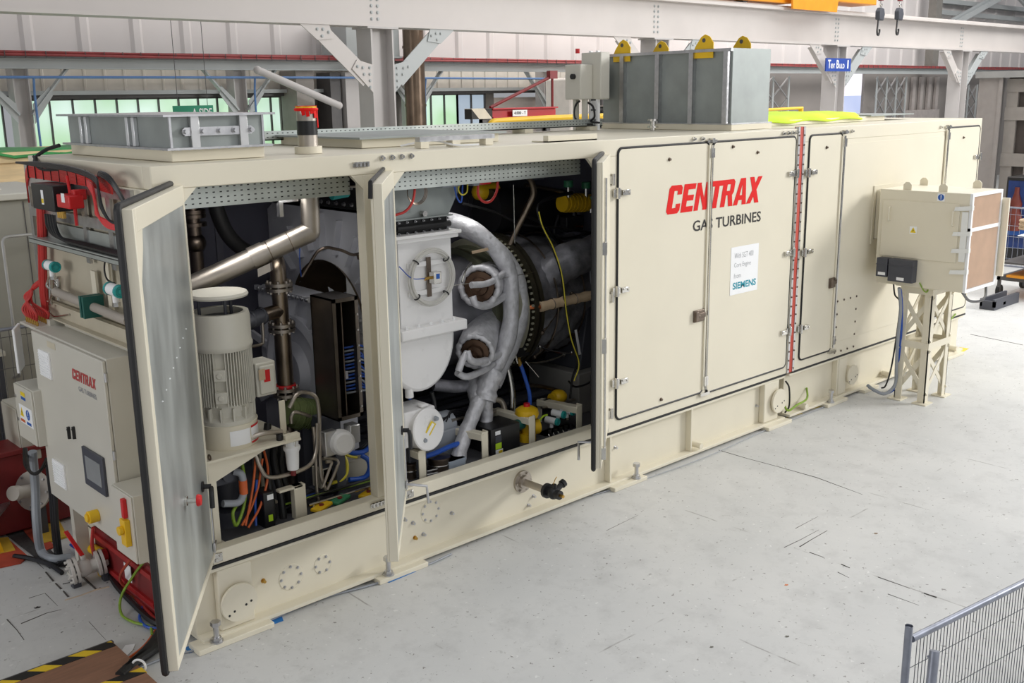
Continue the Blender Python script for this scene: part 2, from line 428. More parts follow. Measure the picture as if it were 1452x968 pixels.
for px, py, r, mm in ((1115, 829, .016, 'chip_orange'), (1242, 756, .018, 'chip_brown'), (1009, 917, .014, 'chip_grey'), (53, 861, .022, 'chip_dark'), (1116, 902, .016, 'chip_grey')):
    q = at(px, py, z=.001)
    m_ = bpy.data.materials.get(mm) or mat(mm, {'chip_orange': (214, 130, 80), 'chip_brown': (140, 120, 100), 'chip_grey': (110, 108, 100), 'chip_dark': (40, 36, 36)}[mm], .8)
    MB().prism([q + V((r * (1 + .3 * math.sin(5 * k)) * math.cos(k * PI / 5), r * (.7 + .3 * math.cos(3 * k)) * math.sin(k * PI / 5), 0)) for k in range(10)], (0, 0, .001)).build('floor_chip', m_, _fl, smooth=0)

# back wall: profiled cladding above, brick-height sheet between the windows
YW = 12.7
def ribs(mb, x0, x1, z0, z1, y, pitch, w, d):
    x = x0
    mb.box(x0, x1, y, y + .06, z0, z1)
    while x < x1:
        mb.prism([(x, y, z0), (x + w * .25, y - d, z0), (x + w * .75, y - d, z0), (x + w, y, z0)], (0, 0, z1 - z0))
        x += pitch
mb = MB(); ribs(mb, -6, 60, 4.25, 8.6, YW, .95, .24, .05)
struct(mb.build('wall_back', CLAD, smooth=0), 'grey profiled sheet wall behind the crane girder')
mb = MB(); ribs(mb, -6, 24.3, 3.82, 4.25, YW - .08, .36, .07, .02)
struct(mb.build('wall_back_band', mat('cladding_band', (226, 218, 206), .55, var=.05), smooth=0), 'cream sheet band above the windows')
mb = MB(); mb.box(-6, 24.3, YW - .3, YW + .1, 3.76, 3.82); mb.box(-6, 24.3, YW - .22, YW + .1, 3.70, 3.76)
struct(mb.build('trim_1', DARKG), 'dark header rail above the windows')
mb = MB(); mb.box(-6, 24.3, YW - .34, YW - .3, 3.76, 3.83)
struct(mb.build('trim_2', BEAMG), 'grey gutter edge above the windows')
mb = MB(); mb.box(-6, 24.3, YW - .05, YW + .1, 0, 2.1)
struct(mb.build('wall_back_low', mat('cladding_low', (150, 148, 146), .6, var=.08), smooth=0), 'grey sheet wall below the windows')
def window(i, x0, x1, pitch, m=PANE, z0=2.1, z1=3.70):
    w = MB().box(x0, x1, YW, YW + .03, z0, z1).build('window_%d' % i, m, smooth=0)
    struct(w, 'row of frosted green panes in the back wall')
    x = x0
    fr = MB()
    while x <= x1 + .01:
        fr.box(x - .013, x + .013, YW - .05, YW + .01, z0, z1); x += pitch
    fr.box(x0, x1, YW - .05, YW + .01, z0, z0 + .05); fr.box(x0, x1, YW - .05, YW + .01, z1 - .03, z1)
    fr.build('glazing_bars', DARKG, w)
window(1, -2.0, 3.08, .39)
window(2, 3.46, 7.3, .392)
window(3, 7.36, 8.35, .392)
window(4, 10.45, 11.1, .39)
window(5, 11.83, 13.0, .39)
window(6, 13.0, 13.85, .42, PANEB)
mb = MB()
for a, b in ((8.35, 10.45), (11.1, 11.83), (13.85, 14.1)): mb.box(a, b, YW - .06, YW + .1, 2.1, 3.7)
struct(mb.build('wall_back_pier', mat('wall_pier', (120, 116, 112), .6, var=.1), smooth=0), 'grey piers between the windows')
mb = MB(); mb.box(14.1, 24.3, YW - .02, YW + .1, 2.1, 3.6)
struct(mb.build('wall_back_white', mat('white_brick', (214, 206, 200), .7, var=.07, scale=2), smooth=0), 'white painted wall beyond the windows')
# right part of the back wall: doors, yard daylight
mb = MB(); mb.box(24.3, 29.5, YW, YW + .1, 0, 4.25); mb.box(31.5, 60, YW, YW + .1, 0, 4.25)
struct(mb.build('wall_back_far', mat('far_sheet', (140, 134, 130), .6, var=.08, scale=.6), smooth=0), 'brown grey sheet wall behind the folding gates')
mb = MB(); mb.box(28.0, 42, YW + 2.5, YW + 2.6, 3.45, 5.2)
struct(mb.build('window_7', DAY, smooth=0), 'bright daylight through the open yard doorway')
mb = MB(); mb.box(28.0, 42, YW + 2.4, YW + 2.5, 0, 3.45)
struct(mb.build('window_8', DAYB, smooth=0), 'pale blue building in daylight through the yard doorway')
mb = MB()
x = 34.2
while x < 37.0:
    mb.box(x, x + .22, YW - .12, YW - .02, 0, 4.1); x += .62
mb.box(34.0, 36.8, YW - .25, YW, 1.9, 2.9)
struct(mb.build('wall_back_panel', mat('far_panel', (168, 160, 156), .6, var=.1), smooth=0), 'grey strip panels between the folding gates')

def gate(x0, x1, z1, lab):
    g = thing('folding_gate', lab, 'gate', ((x0 + x1) / 2, YW - .35, 0), 'folding gates in the back wall')
    n = max(2, round((x1 - x0) / .75)); w = (x1 - x0) / n
    m1 = MB(); m2 = MB()
    for i in range(n + 1): m1.box(x0 + i * w - .03, x0 + i * w + .03, YW - .38, YW - .34, 0.03, z1)
    m1.build('upright_bars', BEAMG, g)
    for i in range(n):
        z = z1 - .05
        while z > .6:
            a, b = x0 + i * w, x0 + (i + 1) * w
            m2.bar((a, YW - .33, z), (b, YW - .33, z - .62), .03, .05, (0, 1, 0)); m2.bar((b, YW - .31, z), (a, YW - .31, z - .62), .03, .05, (0, 1, 0)); z -= .62
    m2.build('lattice', ALU, g)
gate(31.7, 33.8, 4.1, 'grey lattice folding gate beside the bright doorway')
gate(23.6, 26.2, 4.1, 'grey lattice folding gate just behind the galvanised vent box')
gate(37.4, 39.7, 3.8, 'grey lattice folding gate behind the farthest crane column')

# grey beam with the red cable tray, on wall columns
mb = MB(); mb.box(-6, 60, 11.95, 12.0, 4.19, 4.335); mb.box(-6, 60, 11.9, 12.1, 4.325, 4.345); mb.box(-6, 60, 11.9, 12.1, 4.18, 4.2)
tag(mb.build('steel_beam', BEAMG), 'long blue-grey steel beam running below the red cable tray', 'beam')
t = thing('cable_tray', 'long tray of red cables lying on the grey steel beam', 'cable tray', (25, 12, 4.345))
mb = MB(); mb.box(-6, 60, 11.85, 11.87, 4.345, 4.375); mb.box(-6, 60, 12.1, 12.12, 4.345, 4.38)
x = -6
while x < 45: mb.box(x, x + .03, 11.84, 12.12, 4.345, 4.36); mb.box(x, x + .012, 11.85, 11.86, 4.345, 4.46); x += .32
mb.build('tray_rail', DARKG, t)
mb = MB()
for k, (dy, dz, r) in enumerate(((0, .03, .03), (.06, .035, .035), (.12, .03, .03), (.02, .075, .025), (.08, .085, .028), (.14, .08, .024))):
    pts = [(x, 11.88 + dy + .012 * math.sin(x * .9 + k), 4.355 + dz + .012 * math.sin(x * .6 + 2 * k)) for x in [q * 1.1 - 6 for q in range(60)]]
    mb.tube(pts, r, 6)
mb.build('cable_run', mat('dusty_red_cable', (150, 66, 66), .6, var=.15), t)

def wall_column(x, lab):
    c = thing('wall_column', lab, 'column', (x, 12.2, 0), 'columns along the back wall')
    m = MB(); m.box(x - .13, x - .11, 12.05, 12.35, 0, 4.19); m.box(x + .11, x + .13, 12.05, 12.35, 0, 4.19); m.box(x - .11, x + .11, 12.18, 12.2, 0, 4.19)
    m.build('shaft', COLG, c, smooth=0)
    for s in (-1, 1):
        b = MB(); b.bar((x + s * .1, 12.03, 3.45), (x + s * .75, 12.03, 4.19), .03, .13, (0, 1, 0))
        b.prism([(x + s * .13, 12.0, 3.3), (x + s * .13, 12.0, 3.62), (x + s * .42, 12.0, 3.9), (x + s * .46, 12.0, 3.75)], (0, .02, 0))
        b.build('brace', BEAMG, c, smooth=0)
for i, x in enumerate((3.23, 7.17, 11.28, 15.33, 19.4, 23.4)):
    wall_column(x, ('grey wall column nearest the plywood crate', 'grey wall column above the left galvanised duct box', 'grey wall column beside the brown flue pipe', 'grey wall column behind the red lifting beam', 'grey wall column hidden by the vent box control panel', 'grey wall column just right of the galvanised vent box')[i])
# blue pipe
mb = MB(); mb.tube([(-6, 11.8, 4.045), (9.3, 11.8, 4.04), (13.9, 11.8, 4.02)], .022, 8); mb.tube([(15.1, 11.8, 4.02), (13.9, 11.8, 4.02)], .022)
for x in (3.35, 7.35, 11.42): mb.tube(fillet([(x, 11.8, 4.04), (x, 11.85, 3.8), (x + .02, 11.9, 2.2), (x + .02, 11.9, .02)], .1), .02)
tag(mb.build('air_pipe', PBLUE), 'thin blue pipe running along the back wall columns', 'pipe')
# equipment near the middle of the back wall
tag(MB().box(8.35, 8.75, 12.0, 12.6, .0, 4.18).box(8.3, 8.8, 11.95, 12.65, 0, .05).build('duct_riser', mat('riser', (140, 134, 128), .5, var=.1)), 'tall brown grey duct riser left of the first crane column', 'duct')
tag(MB().box(9.2, 9.44, 12.1, 12.6, 0, 4.15).box(9.18, 9.46, 12.05, 12.6, 0, .06).build('gap_panel', DARKG), 'dark upright panel in the gap behind the first crane column', 'panel')  # solid dark panel standing in for a dark gap
tag(MB().box(9.5, 10.35, 12.0, 12.6, 0, 4.15).box(9.48, 10.37, 11.96, 12.6, 3.0, 3.04).box(9.9, 9.92, 11.98, 12.0, .1, 4.1).build('wall_cabinet', COLG), 'grey full-height cabinet behind the first crane column', 'cabinet')
mb = MB(); mb.box(9.3, 10.6, 11.6, 12.5, 4.45, 5.1); mb.box(9.26, 10.64, 11.56, 12.5, 4.42, 4.46)
tag(mb.build('air_duct', BEAMG, bevel=.01), 'grey rectangular air duct above the red cables behind first crane column', 'duct')
mb = MB(); mb.cyl((10.88, 11.5, 0), (10.88, 11.5, 7.5), .22, n=24)
for z in (.1, 1.4, 3.45, 4.62): mb.cyl((10.88, 11.5, z), (10.88, 11.5, z + .05), .235, n=24)
tag(mb.build('flue_pipe', FLUE), 'brown stained vertical flue pipe right of the first crane column', 'flue')
tag(MB().cyl((7.3, 11.6, 4.17), (9.05, 11.6, 3.5), .07, n=14).sphere((7.3, 11.6, 4.17), .075).sphere((9.05, 11.6, 3.5), .075).build('diagonal_tube', COLG), 'round grey diagonal bracing tube below the grey beam', 'brace')

# crane girder and its columns
GY = 8.0
mb = MB(); mb.box(-8, 56, GY - .02, GY + .02, 4.78, 5.46); mb.box(-8, 56, GY - .22, GY + .16, 4.73, 4.78); mb.box(-8, 56, GY - .22, GY + .16, 5.46, 5.52)
mb.box(-8, 56, GY - .16, GY + .1, 5.52, 5.56)
g = tag(mb.build('crane_girder', BEAMW, loc=(24, GY, 4.73), smooth=0), 'massive pale steel crane girder spanning the whole hall', 'girder')
CX = [7.42 - 7.0, 7.42, 14.42, 21.42, 28.36]
mb = MB()
for x in CX[1:]:
    for dx in (-.06, .06):
        for k in range(6):
            if k % 1 == 0: mb.bolt((x + dx, GY - .02, 4.86 + k * .1), (0, -1, 0), .02, .02)
mb.build('splice_bolts', BEAMG, g)
def crane_column(x, lab):
    c = thing('crane_column', lab, 'column', (x, GY, 0), 'columns carrying the crane girder')
    m = MB(); m.box(x - .22, x - .19, GY - .2, GY + .2, 0, 4.73); m.box(x + .19, x + .22, GY - .2, GY + .2, 0, 4.73); m.box(x - .19, x + .19, GY - .03, GY - .01, 0, 4.73)
    m.box(x - .3, x + .3, GY - .24, GY + .2, 4.70, 4.73); m.box(x - .35, x + .35, GY - .3, GY + .3, 0, .03)
    m.build('shaft', COLG, c, smooth=0)
    for s in (-1, 1):
        b = MB(); b.bar((x + s * .3, GY - .17, 3.92), (x + s * 1.18, GY - .17, 4.68), .27, .02, (0, 1, 0))
        b.bar((x + s * .3, GY - .06, 3.9), (x + s * 1.18, GY - .06, 4.66), .2, .02, (-s, 0, 1))
        b.prism([(x + s * .22, GY - .2, 3.72), (x + s * .22, GY - .2, 4.15), (x + s * .5, GY - .2, 4.22), (x + s * .6, GY - .2, 4.08)], (0, .02, 0))
        b.prism([(x + s * .92, GY - .2, 4.53), (x + s * .98, GY - .2, 4.73), (x + s * 1.5, GY - .2, 4.73), (x + s * 1.2, GY - .2, 4.5)], (0, .02, 0))
        br = b.build('brace', BEAMW if s < 0 else BEAMG, c, smooth=0)
        bl = MB()
        for (dx, dz) in ((.27, 3.8), (.27, 3.9), (.27, 4.0), (.27, 4.1), (.38, 4.0), (.4, 4.1), (.5, 4.12), (1.0, 4.62), (1.1, 4.66), (1.2, 4.66), (1.12, 4.56)):
            bl.bolt((x + s * dx, GY - .2, dz), (0, -1, 0), .018, .02)
        bl.build('bolt_head', BEAMG, br)
for i, x in enumerate(CX):
    if i: crane_column(x, ('pale H-section crane column hidden behind the left duct box', 'pale H-section crane column with bolted braces behind the exhaust stub', 'pale H-section crane column rising behind the yellow-lugged vent box', 'pale H-section crane column carrying the blue sign', 'pale H-section crane column farthest along the girder')[i])

# upper frame members at the far right, above the girder
mb = MB(); mb.box(35.0, 35.45, 12.0, 12.3, 4.34, 8.5)
tag(mb.build('roof_column', mat('roof_col', (128, 124, 118), .5, var=.08)), 'dark upper column above the girder at far right', 'column')
for p0, p1, lab in (((35.6, 11.8, 5.9), (41.5, 11.8, 7.6), 'pale diagonal roof brace rising right from the dark upper column'), ((40.0, 11.6, 7.6), (47.0, 11.6, 5.3), 'pale diagonal roof brace falling towards the far right corner')):
    tag(MB().bar(p0, p1, .2, .34, (0, 1, 0)).bar(p0, p1, .34, .05, (0, 1, 0)).build('roof_brace', BEAMG, smooth=0), lab, 'brace')
for z, lab in ((6.75, 'upper grey sheeting rail on the far right wall'), (6.35, 'lower grey sheeting rail on the far right wall')):
    tag(MB().box(36, 58, 12.35, 12.68, z, z + .14).box(36, 58, 12.33, 12.36, z - .01, z + .15).build('sheeting_rail', BEAMG, smooth=0), lab, 'rail')

# blue hanging sign
s = thing('hall_sign', 'blue hanging sign with white words in front of the crane column', 'sign', (21.05, 7.6, 4.15))
a, b = at(1171, 99, y=7.6), at(1207, 83, y=7.6)
sx0, sx1, sz0, sz1 = a.x, b.x, b.z - .31, b.z + .0
MB().box(sx0, sx1, 7.6, 7.63, sz0, sz1).build('sign_board', SIGNB, s)
mb = MB(); mb.bar((21.3, 7.63, sz1 - .1), (21.3, 7.8, sz1 - .1), .05, .05).bar((21.3, 7.63, sz0 + .08), (21.3, 7.8, sz0 + .08), .05, .05); mb.build('bracket', DARKG, s)
w = sx1 - sx0; z = sz0 + .07
for ch, f0, fw, h in (('T', .07, .11, .2), ('RENT', .185, .16, .11), ('B', .41, .1, .2), ('UILD', .525, .21, .11), ('1', .85, .05, .2)):
    text(ch, 'lettering', PAPER, s, (sx0 + w * f0, 7.598, z), (1, 0, 0), (0, 0, 1), w * fw, h, .02 if ch != '1' else .0)

# hoist hooks on chains
def hook(px, lab):
    p = at(px, 20, y=4.)
    h = thing('hoist_hook', lab, 'hook', p - V((0, 0, .3)), 'hoist hooks hanging from the crane')
    MB().tube([p + V((0, 0, .1)), p + V((0, 0, 3.2))], .012, 6).torus(p + V((.02, 0, .16)), (0, 1, 0), .03, .01, 12, 6).build('chain', CHROME, h)
    MB().cyl(p + V((0, 0, .24)), p + V((0, 0, .34)), .05, n=10).build('chain_stop', REDD, h)
    MB().prism([p + V((dx, -.05, dz)) for dx, dz in ((-.09, -.1), (-.1, .05), (-.04, .12), (.06, .1), (.1, 0), (.06, -.12))], (0, .1, 0)).build('hook_block', DGREY, h, bevel=.015)
    q = p + V((-.05, 0, -.1))
    MB().tube(spline([q, q + V((-.01, 0, -.12)), q + V((-.02, 0, -.2)), q + V((.0, 0, -.27)), q + V((.05, 0, -.27)), q + V((.07, 0, -.21)), q + V((.06, 0, -.17))]), .018, 8).build('hook', BLACK, h)
hook(1248, 'black hoist hook on a chain nearer the vent box'); hook(1275, 'black hoist hook on a chain farther from the vent box')

# orange crane carriage on the girder
c = thing('crane_carriage', 'orange crane carriage riding on top of the girder', 'crane', (18.5, 7.95, 5.56))
mb = MB(); mb.box(14.0, 19.0, 7.75, 8.15, 5.6, 6.3); mb.box(18.6, 22.6, 7.6, 8.3, 5.72, 6.5)
mb.build('carriage_beam', CRANE, c, bevel=.02)
MB().prism([(18.75, 7.55, 5.47), (20.65, 7.55, 5.47), (20.7, 7.55, 5.86), (18.7, 7.55, 5.86)], (0, .05, 0)).build('guard_plate', CRANE, c)
for x in (15.2, 17.3, 21.0):
    MB().cyl((x, 7.84, 5.74), (x, 8.08, 5.74), .18, n=18).build('wheel', DARKG, c)

# red lifting beam on trestles and yellow rail behind the enclosure
b = thing('lifting_beam', 'red lifting beam with striped end and raised strut behind the enclosure', 'lifting beam', (8.1, 5.5, 0))
m = MB(); m.box(7.62, 8.97, 5.46, 5.54, 3.32, 3.45); m.box(7.62, 8.97, 5.4, 5.6, 3.31, 3.33); m.box(7.62, 8.97, 5.4, 5.6, 3.44, 3.46); m.build('beam', mat('beam_red', (186, 30, 40), .45, var=.08), b)
MB().box(7.22, 7.62, 5.42, 5.58, 3.31, 3.46).build('striped_end', HAZW, b)
MB().tube([(7.65, 5.5, 3.47), (8.94, 5.5, 3.92)], .025, 8).tube([(8.94, 5.5, 3.45), (8.94, 5.5, 3.95)], .02, 8).box(8.86, 9.02, 5.46, 5.54, 3.88, 4.0).build('strut', REDD, b)
p = label('load_plate', PAPER, b, (8.0, 5.395, 3.335), (1, 0, 0), (0, 0, 1), .3, .09)
text('4.000 - T', 'lettering', INK, p, (8.03, 5.393, 3.36), (1, 0, 0), (0, 0, 1), .24, .045, .02)
for x in (7.5, 8.8): MB().bar((x, 5.3, 0), (x, 5.5, 3.31), .08, .08, (1, 0, 0)).bar((x, 5.7, 0), (x, 5.5, 3.31), .08, .08, (1, 0, 0)).build('trestle_leg', DARKG, b)
mb = MB(); mb.tube(fillet([(7.27, 5.1, 0), (7.27, 5.1, 3.28), (8.5, 5.1, 3.3), (12.5, 5.1, 3.3), (12.5, 5.1, 0)], .12), .045, 10)
tag(mb.build('guard_rail', YELL), 'yellow tubular guard rail below the red lifting beam', 'guard rail')
mb = MB(); mb.tube([(13.1, 5.1, 0), (13.1, 5.1, 3.3), (15.35, 5.1, 3.32), (15.35, 5.1, 0)], .05, 10)
tag(mb.build('guard_rail', YELL), 'yellow tubular guard rail right of the galvanised vent box', 'guard rail')
# machine behind the lifting beam: white tank, pipes, dark opening
t = thing('process_tank', 'white round-topped tank with pipes behind the red lifting beam', 'tank', (16.4, 10.5, 0))
m = MB(); m.box(14.2, 15.0, 10.2, 11, 0, 4.0); m.box(15.0, 17.9, 10.4, 11.2, 3.35, 4.08); m.build('casing', mat('white_tank', (226, 218, 210), .55, var=.06), t, bevel=.05)
MB().lathe((15.6, 9.9, 0), (0, 0, 1), [(.5, 0), (.5, 3.15), (.42, 3.4), (.2, 3.5), (0.01, 3.52)], 20).build('drum', ALU, t)
MB().tube(fillet([(14.3, 10.1, 4.0), (14.6, 10.1, 4.15), (15.2, 10.1, 4.02), (15.5, 10.1, 4.0), (15.5, 10.1, 3.2)], .1), .03, 8).tube(fillet([(14.9, 10.1, 3.95), (14.9, 10.1, 3.35), (15.1, 10.1, 3.3), (15.3, 10.1, 3.3)], .08), .03, 8).box(15.0, 15.25, 10.0, 10.2, 3.4, 3.7).build('pipework', DARKG, t)
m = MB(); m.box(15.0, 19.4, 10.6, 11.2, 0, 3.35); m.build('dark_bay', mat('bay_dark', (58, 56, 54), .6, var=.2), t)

# ------------------------------------------------------------ far right: partition, vending machine, trolley
XP = 21.0
mb = MB(); mb.box(XP, XP + .3, 3.70, 4.06, 0, 3.86); mb.box(XP - .04, XP, 3.62, 3.7, 0, 3.86); mb.box(XP + .02, XP + .2, 4.06, 4.16, 0, 3.86)
struct(mb.build('wall_right_post', mat('post_grey', (150, 144, 140), .55, var=.06), smooth=0), 'grey steel door post at the right end of the hall')
mb = MB(); mb.box(XP + .3, XP + .36, 0.2, 3.62, 0, 3.86)
struct(mb.build('wall_right', mat('partition', (118, 112, 108), .6, var=.06), smooth=0), 'grey sheet partition at the right end of the hall')
d = struct(MB().box(XP + .2, XP + .26, 1.2, 3.58, .05, 3.8).build('door_1', mat('door_dark', (70, 62, 58), .5, var=.1)), 'dark sliding door at the right end')
m = MB()
for z in (3.55, 2.95, 1.95, .9, .08): m.box(XP + .1, XP + .2, 1.2, 3.58, z, z + .28)
for y in (3.45, 2.95, 2.2): m.box(XP + .12, XP + .22, y - .12, y + .12, .08, 3.8)
m.build('door_rail', mat('rail_grey', (146, 140, 134), .55, var=.06), d, smooth=0)
mb = MB(); mb.box(XP - .1, XP + .5, -1, 4.2, 3.86, 4.0)
struct(mb.build('trim_3', mat('lintel_grey', (150, 150, 148), .5), smooth=0), 'grey lintel over the sliding door')

v = thing('vending_machine', 'dark blue vending machine with a bottle picture by the sliding door', 'vending machine', (19.9, 2.5, 0))
MB().box(19.8, 20.5, 1.95, 2.87, .05, 1.83).box(19.85, 20.45, 2.0, 2.82, 0, .06).build('body', BLACK, v, bevel=.02)
p = MB().box(19.785, 19.8, 2.0, 2.82, .35, 1.75).build('front_panel', POSTER, v)
MB().lathe((19.78, 2.63, .72), (0, 0, 1), [(.0, 0), (.14, 0), (.15, .3), (.1, .42), (.13, .55), (.05, .78), (.05, .9), (0, .9)], 12).build('bottle_picture', BROWNB, p)
MB().box(19.775, 19.786, 2.3, 2.78, .62, .74).build('picture_band', LBLB, p)

tr = thing('tool_trolley', 'black wheeled trolley with an orange shelf beside the filter unit', 'trolley', (16.6, 1.0, 0))
m = MB()
for y in (1.35, .2):
    for x in (16.1, 17.3): m.bar((x, y, .08), (x, y, .62), .05, .05)
m.box(16.05, 17.35, 1.32, 1.38, .3, .36); m.box(16.05, 17.35, .17, .23, .3, .36); m.box(16.05, 16.11, .17, 1.38, .3, .36); m.box(17.3, 17.36, .17, 1.38, .3, .36); m.box(16.05, 17.35, .2, 1.35, .6, .63)
m.build('frame', DARKG, tr)
MB().box(16.0, 17.4, .15, 1.2, .37, .41).build('shelf', CRANE, tr)
for x in (16.15, 17.2):
    for y in (1.36, .2): MB().cyl((x, y - .03, .1), (x, y + .03, .1), .1, n=16).build('wheel', RUBBER, tr)
e = thing('wrapped_drum', 'silver wrapped drum lying on the black trolley', 'drum', (16.6, .8, .63))
MB().lathe((16.2, .8, .86), (1, 0, 0), [(0, 0), (.2, 0), (.23, .05), (.23, .4), (.2, .45), (.24, .5), (.24, .85), (.2, .9), (0, .9)], 18).build('drum_body', FOIL, e)
MB().box(16.2, 17.0, .5, 1.15, 1.085, 1.1).build('paper_sheet', PAPER, e)
e = thing('cable_reel', 'coil of pale cable lying on top of the wrapped drum', 'coil', (17.1, 1.5, 1.1))
m = MB()
for k in range(5): m.torus((17.1, 1.2, 1.13 + k * .035), (0, 0, 1), .26 - .01 * (k % 2), .022, 20, 6)
m.build('coil', TAN, e)
tag(MB().box(14.75, 15.75, .85, 1.1, 0, .05).box(14.75, 15.75, .85, .89, .05, .18).box(14.75, 15.75, 1.06, 1.1, .05, .18).box(14.75, 14.8, .85, 1.1, .05, .15).box(15.1, 15.2, .85, 1.1, .05, .1).build('steel_channel', DGREY), 'grey steel channel block lying on the floor under the filter unit', 'channel')
# far mesh fence in front of the vending machine
f = thing('mesh_fence', 'far mesh fence panel in front of the vending machine', 'fence', (18.6, 1.6, 0))
m = MB(); m.tube([(18.6, 2.9, 0), (18.6, 2.9, 1.32), (18.6, .2, 1.32), (18.6, .2, 0)], .02, 8); m.tube([(18.6, 2.9, .15), (18.6, .2, .15)], .02); m.build('frame', FENCEM, f)
m = MB()
for k in range(27): m.cyl((18.6, .25 + k * .1, .15), (18.6, .25 + k * .1, 1.32), .004, n=4)
for k in range(5): m.cyl((18.6, .2, .3 + k * .22), (18.6, 2.9, .3 + k * .22), .004, n=4)
m.build('wire_mesh', FENCEM, f)

# near mesh fence at bottom right, only its upper part is in view
a = at(1288, 900, z=1.05); bpt = at(1470, 810, z=1.05)
d = (bpt - a); d.z = 0; d.normalize(); e2 = a + d * 3.2
f = thing('mesh_fence', 'near mesh fence panel with tubular posts at the floor edge', 'fence', (a.x, a.y, 0), )
MB().cyl((a.x, a.y, 0), (a.x, a.y, 1.1), .019, n=16, cap=False).cyl((a.x, a.y, 0), (a.x, a.y, 1.09), .016, n=12).build('post', FENCEM, f)
ra = a + d * .03
MB().tube([ra + V((0, 0, -.03)), e2 + V((0, 0, -.03))], .019, 12).build('top_rail', FENCEM, f)
MB().tube([(e2.x, e2.y, 0), (e2.x, e2.y, 1.02)], .019, 12).tube([V((ra.x, ra.y, .12)), V((e2.x, e2.y, .12))], .019, 12).build('frame', FENCEM, f)
m = MB()
for k in range(1, 110):
    q = a + d * (.05 + k * .0286); m.cyl((q.x, q.y, .12), (q.x, q.y, 1.02), .0022, n=4, cap=False)
for z in (.86, .62, .38): m.cyl((ra.x, ra.y, z), (e2.x, e2.y, z), .0025, n=4)
m.build('wire_mesh', DGREY, f)
b0 = at(1325, 925, z=1.02)
tag(MB().cyl((b0.x, b0.y, 1.0), at(1318, 935, z=.985), .02, n=14).cyl((b0.x, b0.y, 1.03), (b0.x - .28, b0.y - .1, 0), .024, n=16).build('fence_stay', FENCEM), 'slanting tubular stay propped behind the near fence post', 'stay')

# ------------------------------------------------------------ left background
b = thing('control_cabin', 'large grey metal cabin behind the cable wall at far left', 'cabin', (-.8, 4.3, 0))
MB().box(-2.6, .75, 3.62, 5.0, 1.0, 2.8).build('body', mat('cabin_grey', (164, 162, 152), .5, var=.03), b, bevel=.015)
MB().box(-2.66, .8, 3.56, 5.06, 2.8, 2.86).box(-1.0, .3, 3.9, 4.6, 2.86, 2.89).build('roof_cap', GREYCAB, b, bevel=.01)
MB().box(-2.5, .7, 3.7, 4.9, 0, 1.0).build('plinth', DARKG, b)
MB().box(.38, .386, 3.612, 3.622, 1.02, 2.78).build('panel_seam', DARKG, b)
p = [(.02, 3.62, 2.5), (.02, 3.45, 2.5), (.02, 3.45, 1.2), (.02, 3.62, 1.2)]
MB().tube(fillet([(.5, 3.62, 2.52), (.5, 3.45, 2.5), (.12, 3.45, 2.5), (.12, 3.45, 1.25), (.12, 3.62, 1.2)], .06), .014, 8).build('grab_rail', ALU, b)
c = thing('plywood_crate', 'pale plywood crate behind the grey cabin', 'crate', (1.2, 7.4, 0))
MB().box(-1.6, 2.35, 7.0, 8.4, .1, 3.07).build('crate_panel', WOOD, c)
m = MB()
for x in (-1.5, 1.78, 2.22): m.box(x, x + .14, 6.94, 7.0, .1, 3.07)
m.box(-1.6, 2.35, 6.95, 7.0, 2.95, 3.07); m.box(-1.6, 2.35, 6.95, 7.0, .0, .2); m.build('batten', WOOD, c)
m = MB()
n = 24
vs = []; 
for j in range(5):
    for i in range(n + 1): vs.append((-1.8 + 4.5 * i / n, 6.9 + .2 * j, 3.085 + .012 * math.sin(i * 1.3 + j) + .012 * (j > 0) + (-.05 + .02 * math.sin(i * 2.1) if j == 0 else 0)))
m.add(vs, [(j * (n + 1) + i, j * (n + 1) + i + 1, (j + 1) * (n + 1) + i + 1, (j + 1) * (n + 1) + i) for j in range(4) for i in range(n)])
o = m.build('tarpaulin', TARP); md = o.modifiers.new('th', 'SOLIDIFY'); md.thickness = .02
tag(o, 'green tarpaulin sheet spread over the plywood crate', 'tarpaulin')
s = thing('safety_sign', 'green safety sign hanging beyond the left duct box', 'sign', (8.2, 11.4, 2.9))
a, c2 = at(246, 160, y=11.4), at(302, 149, y=11.4)
MB().box(a.x, c2.x, 11.4, 11.42, c2.z - .25, c2.z).build('sign_board', mat('sign_green', (30, 140, 106), .5, var=.03), s)
text('A-SIDE', 'lettering', PAPER, s, (a.x + .35, 11.397, c2.z - .2), (1, 0, 0), (0, 0, 1), (c2.x - a.x) * .5, .15, .01)
MB().cyl((a.x + .1, 11.41, c2.z), (a.x + .1, 11.41, c2.z + 1.5), .006, n=5).cyl((c2.x - .1, 11.41, c2.z), (c2.x - .1, 11.41, c2.z + 1.5), .006, n=5).build('hanging_wire', DARKG, s)

# fence panel and bench far left
f = thing('mesh_fence', 'mesh fence panel in front of the grey cabin', 'fence', (-.6, 3.25, 0))
MB().tube([(-2.2, 3.3, 0), (-2.2, 3.3, 1.72), (.25, 3.3, 1.72), (.25, 3.3, 0)], .02, 8).build('frame', FENCEM, f)
m = MB()
for k in range(34): m.cyl((-2.2 + k * .072, 3.3, .15), (-2.2 + k * .072, 3.3, 1.72), .003, n=4, cap=False)
for k in range(6): m.cyl((-2.2, 3.3, .25 + k * .28), (.25, 3.3, .25 + k * .28), .003, n=4)
m.build('wire_mesh', DARKG, f)
t = thing('work_bench', 'pale topped work bench behind the small warning-sign box', 'bench', (-.3, 2.85, 0))
bz = at(8, 498, y=3.36).z
MB().box(-1.2, .0, 3.36, 3.56, bz - .04, bz).build('bench_top', GREYCAB, t)
for x, y in ((-1.15, 3.39), (-1.15, 3.53), (-.05, 3.39), (-.05, 3.53)): MB().box(x - .02, x + .02, y - .02, y + .02, 0, bz - .04).build('leg', DGREY, t)
m = MB()
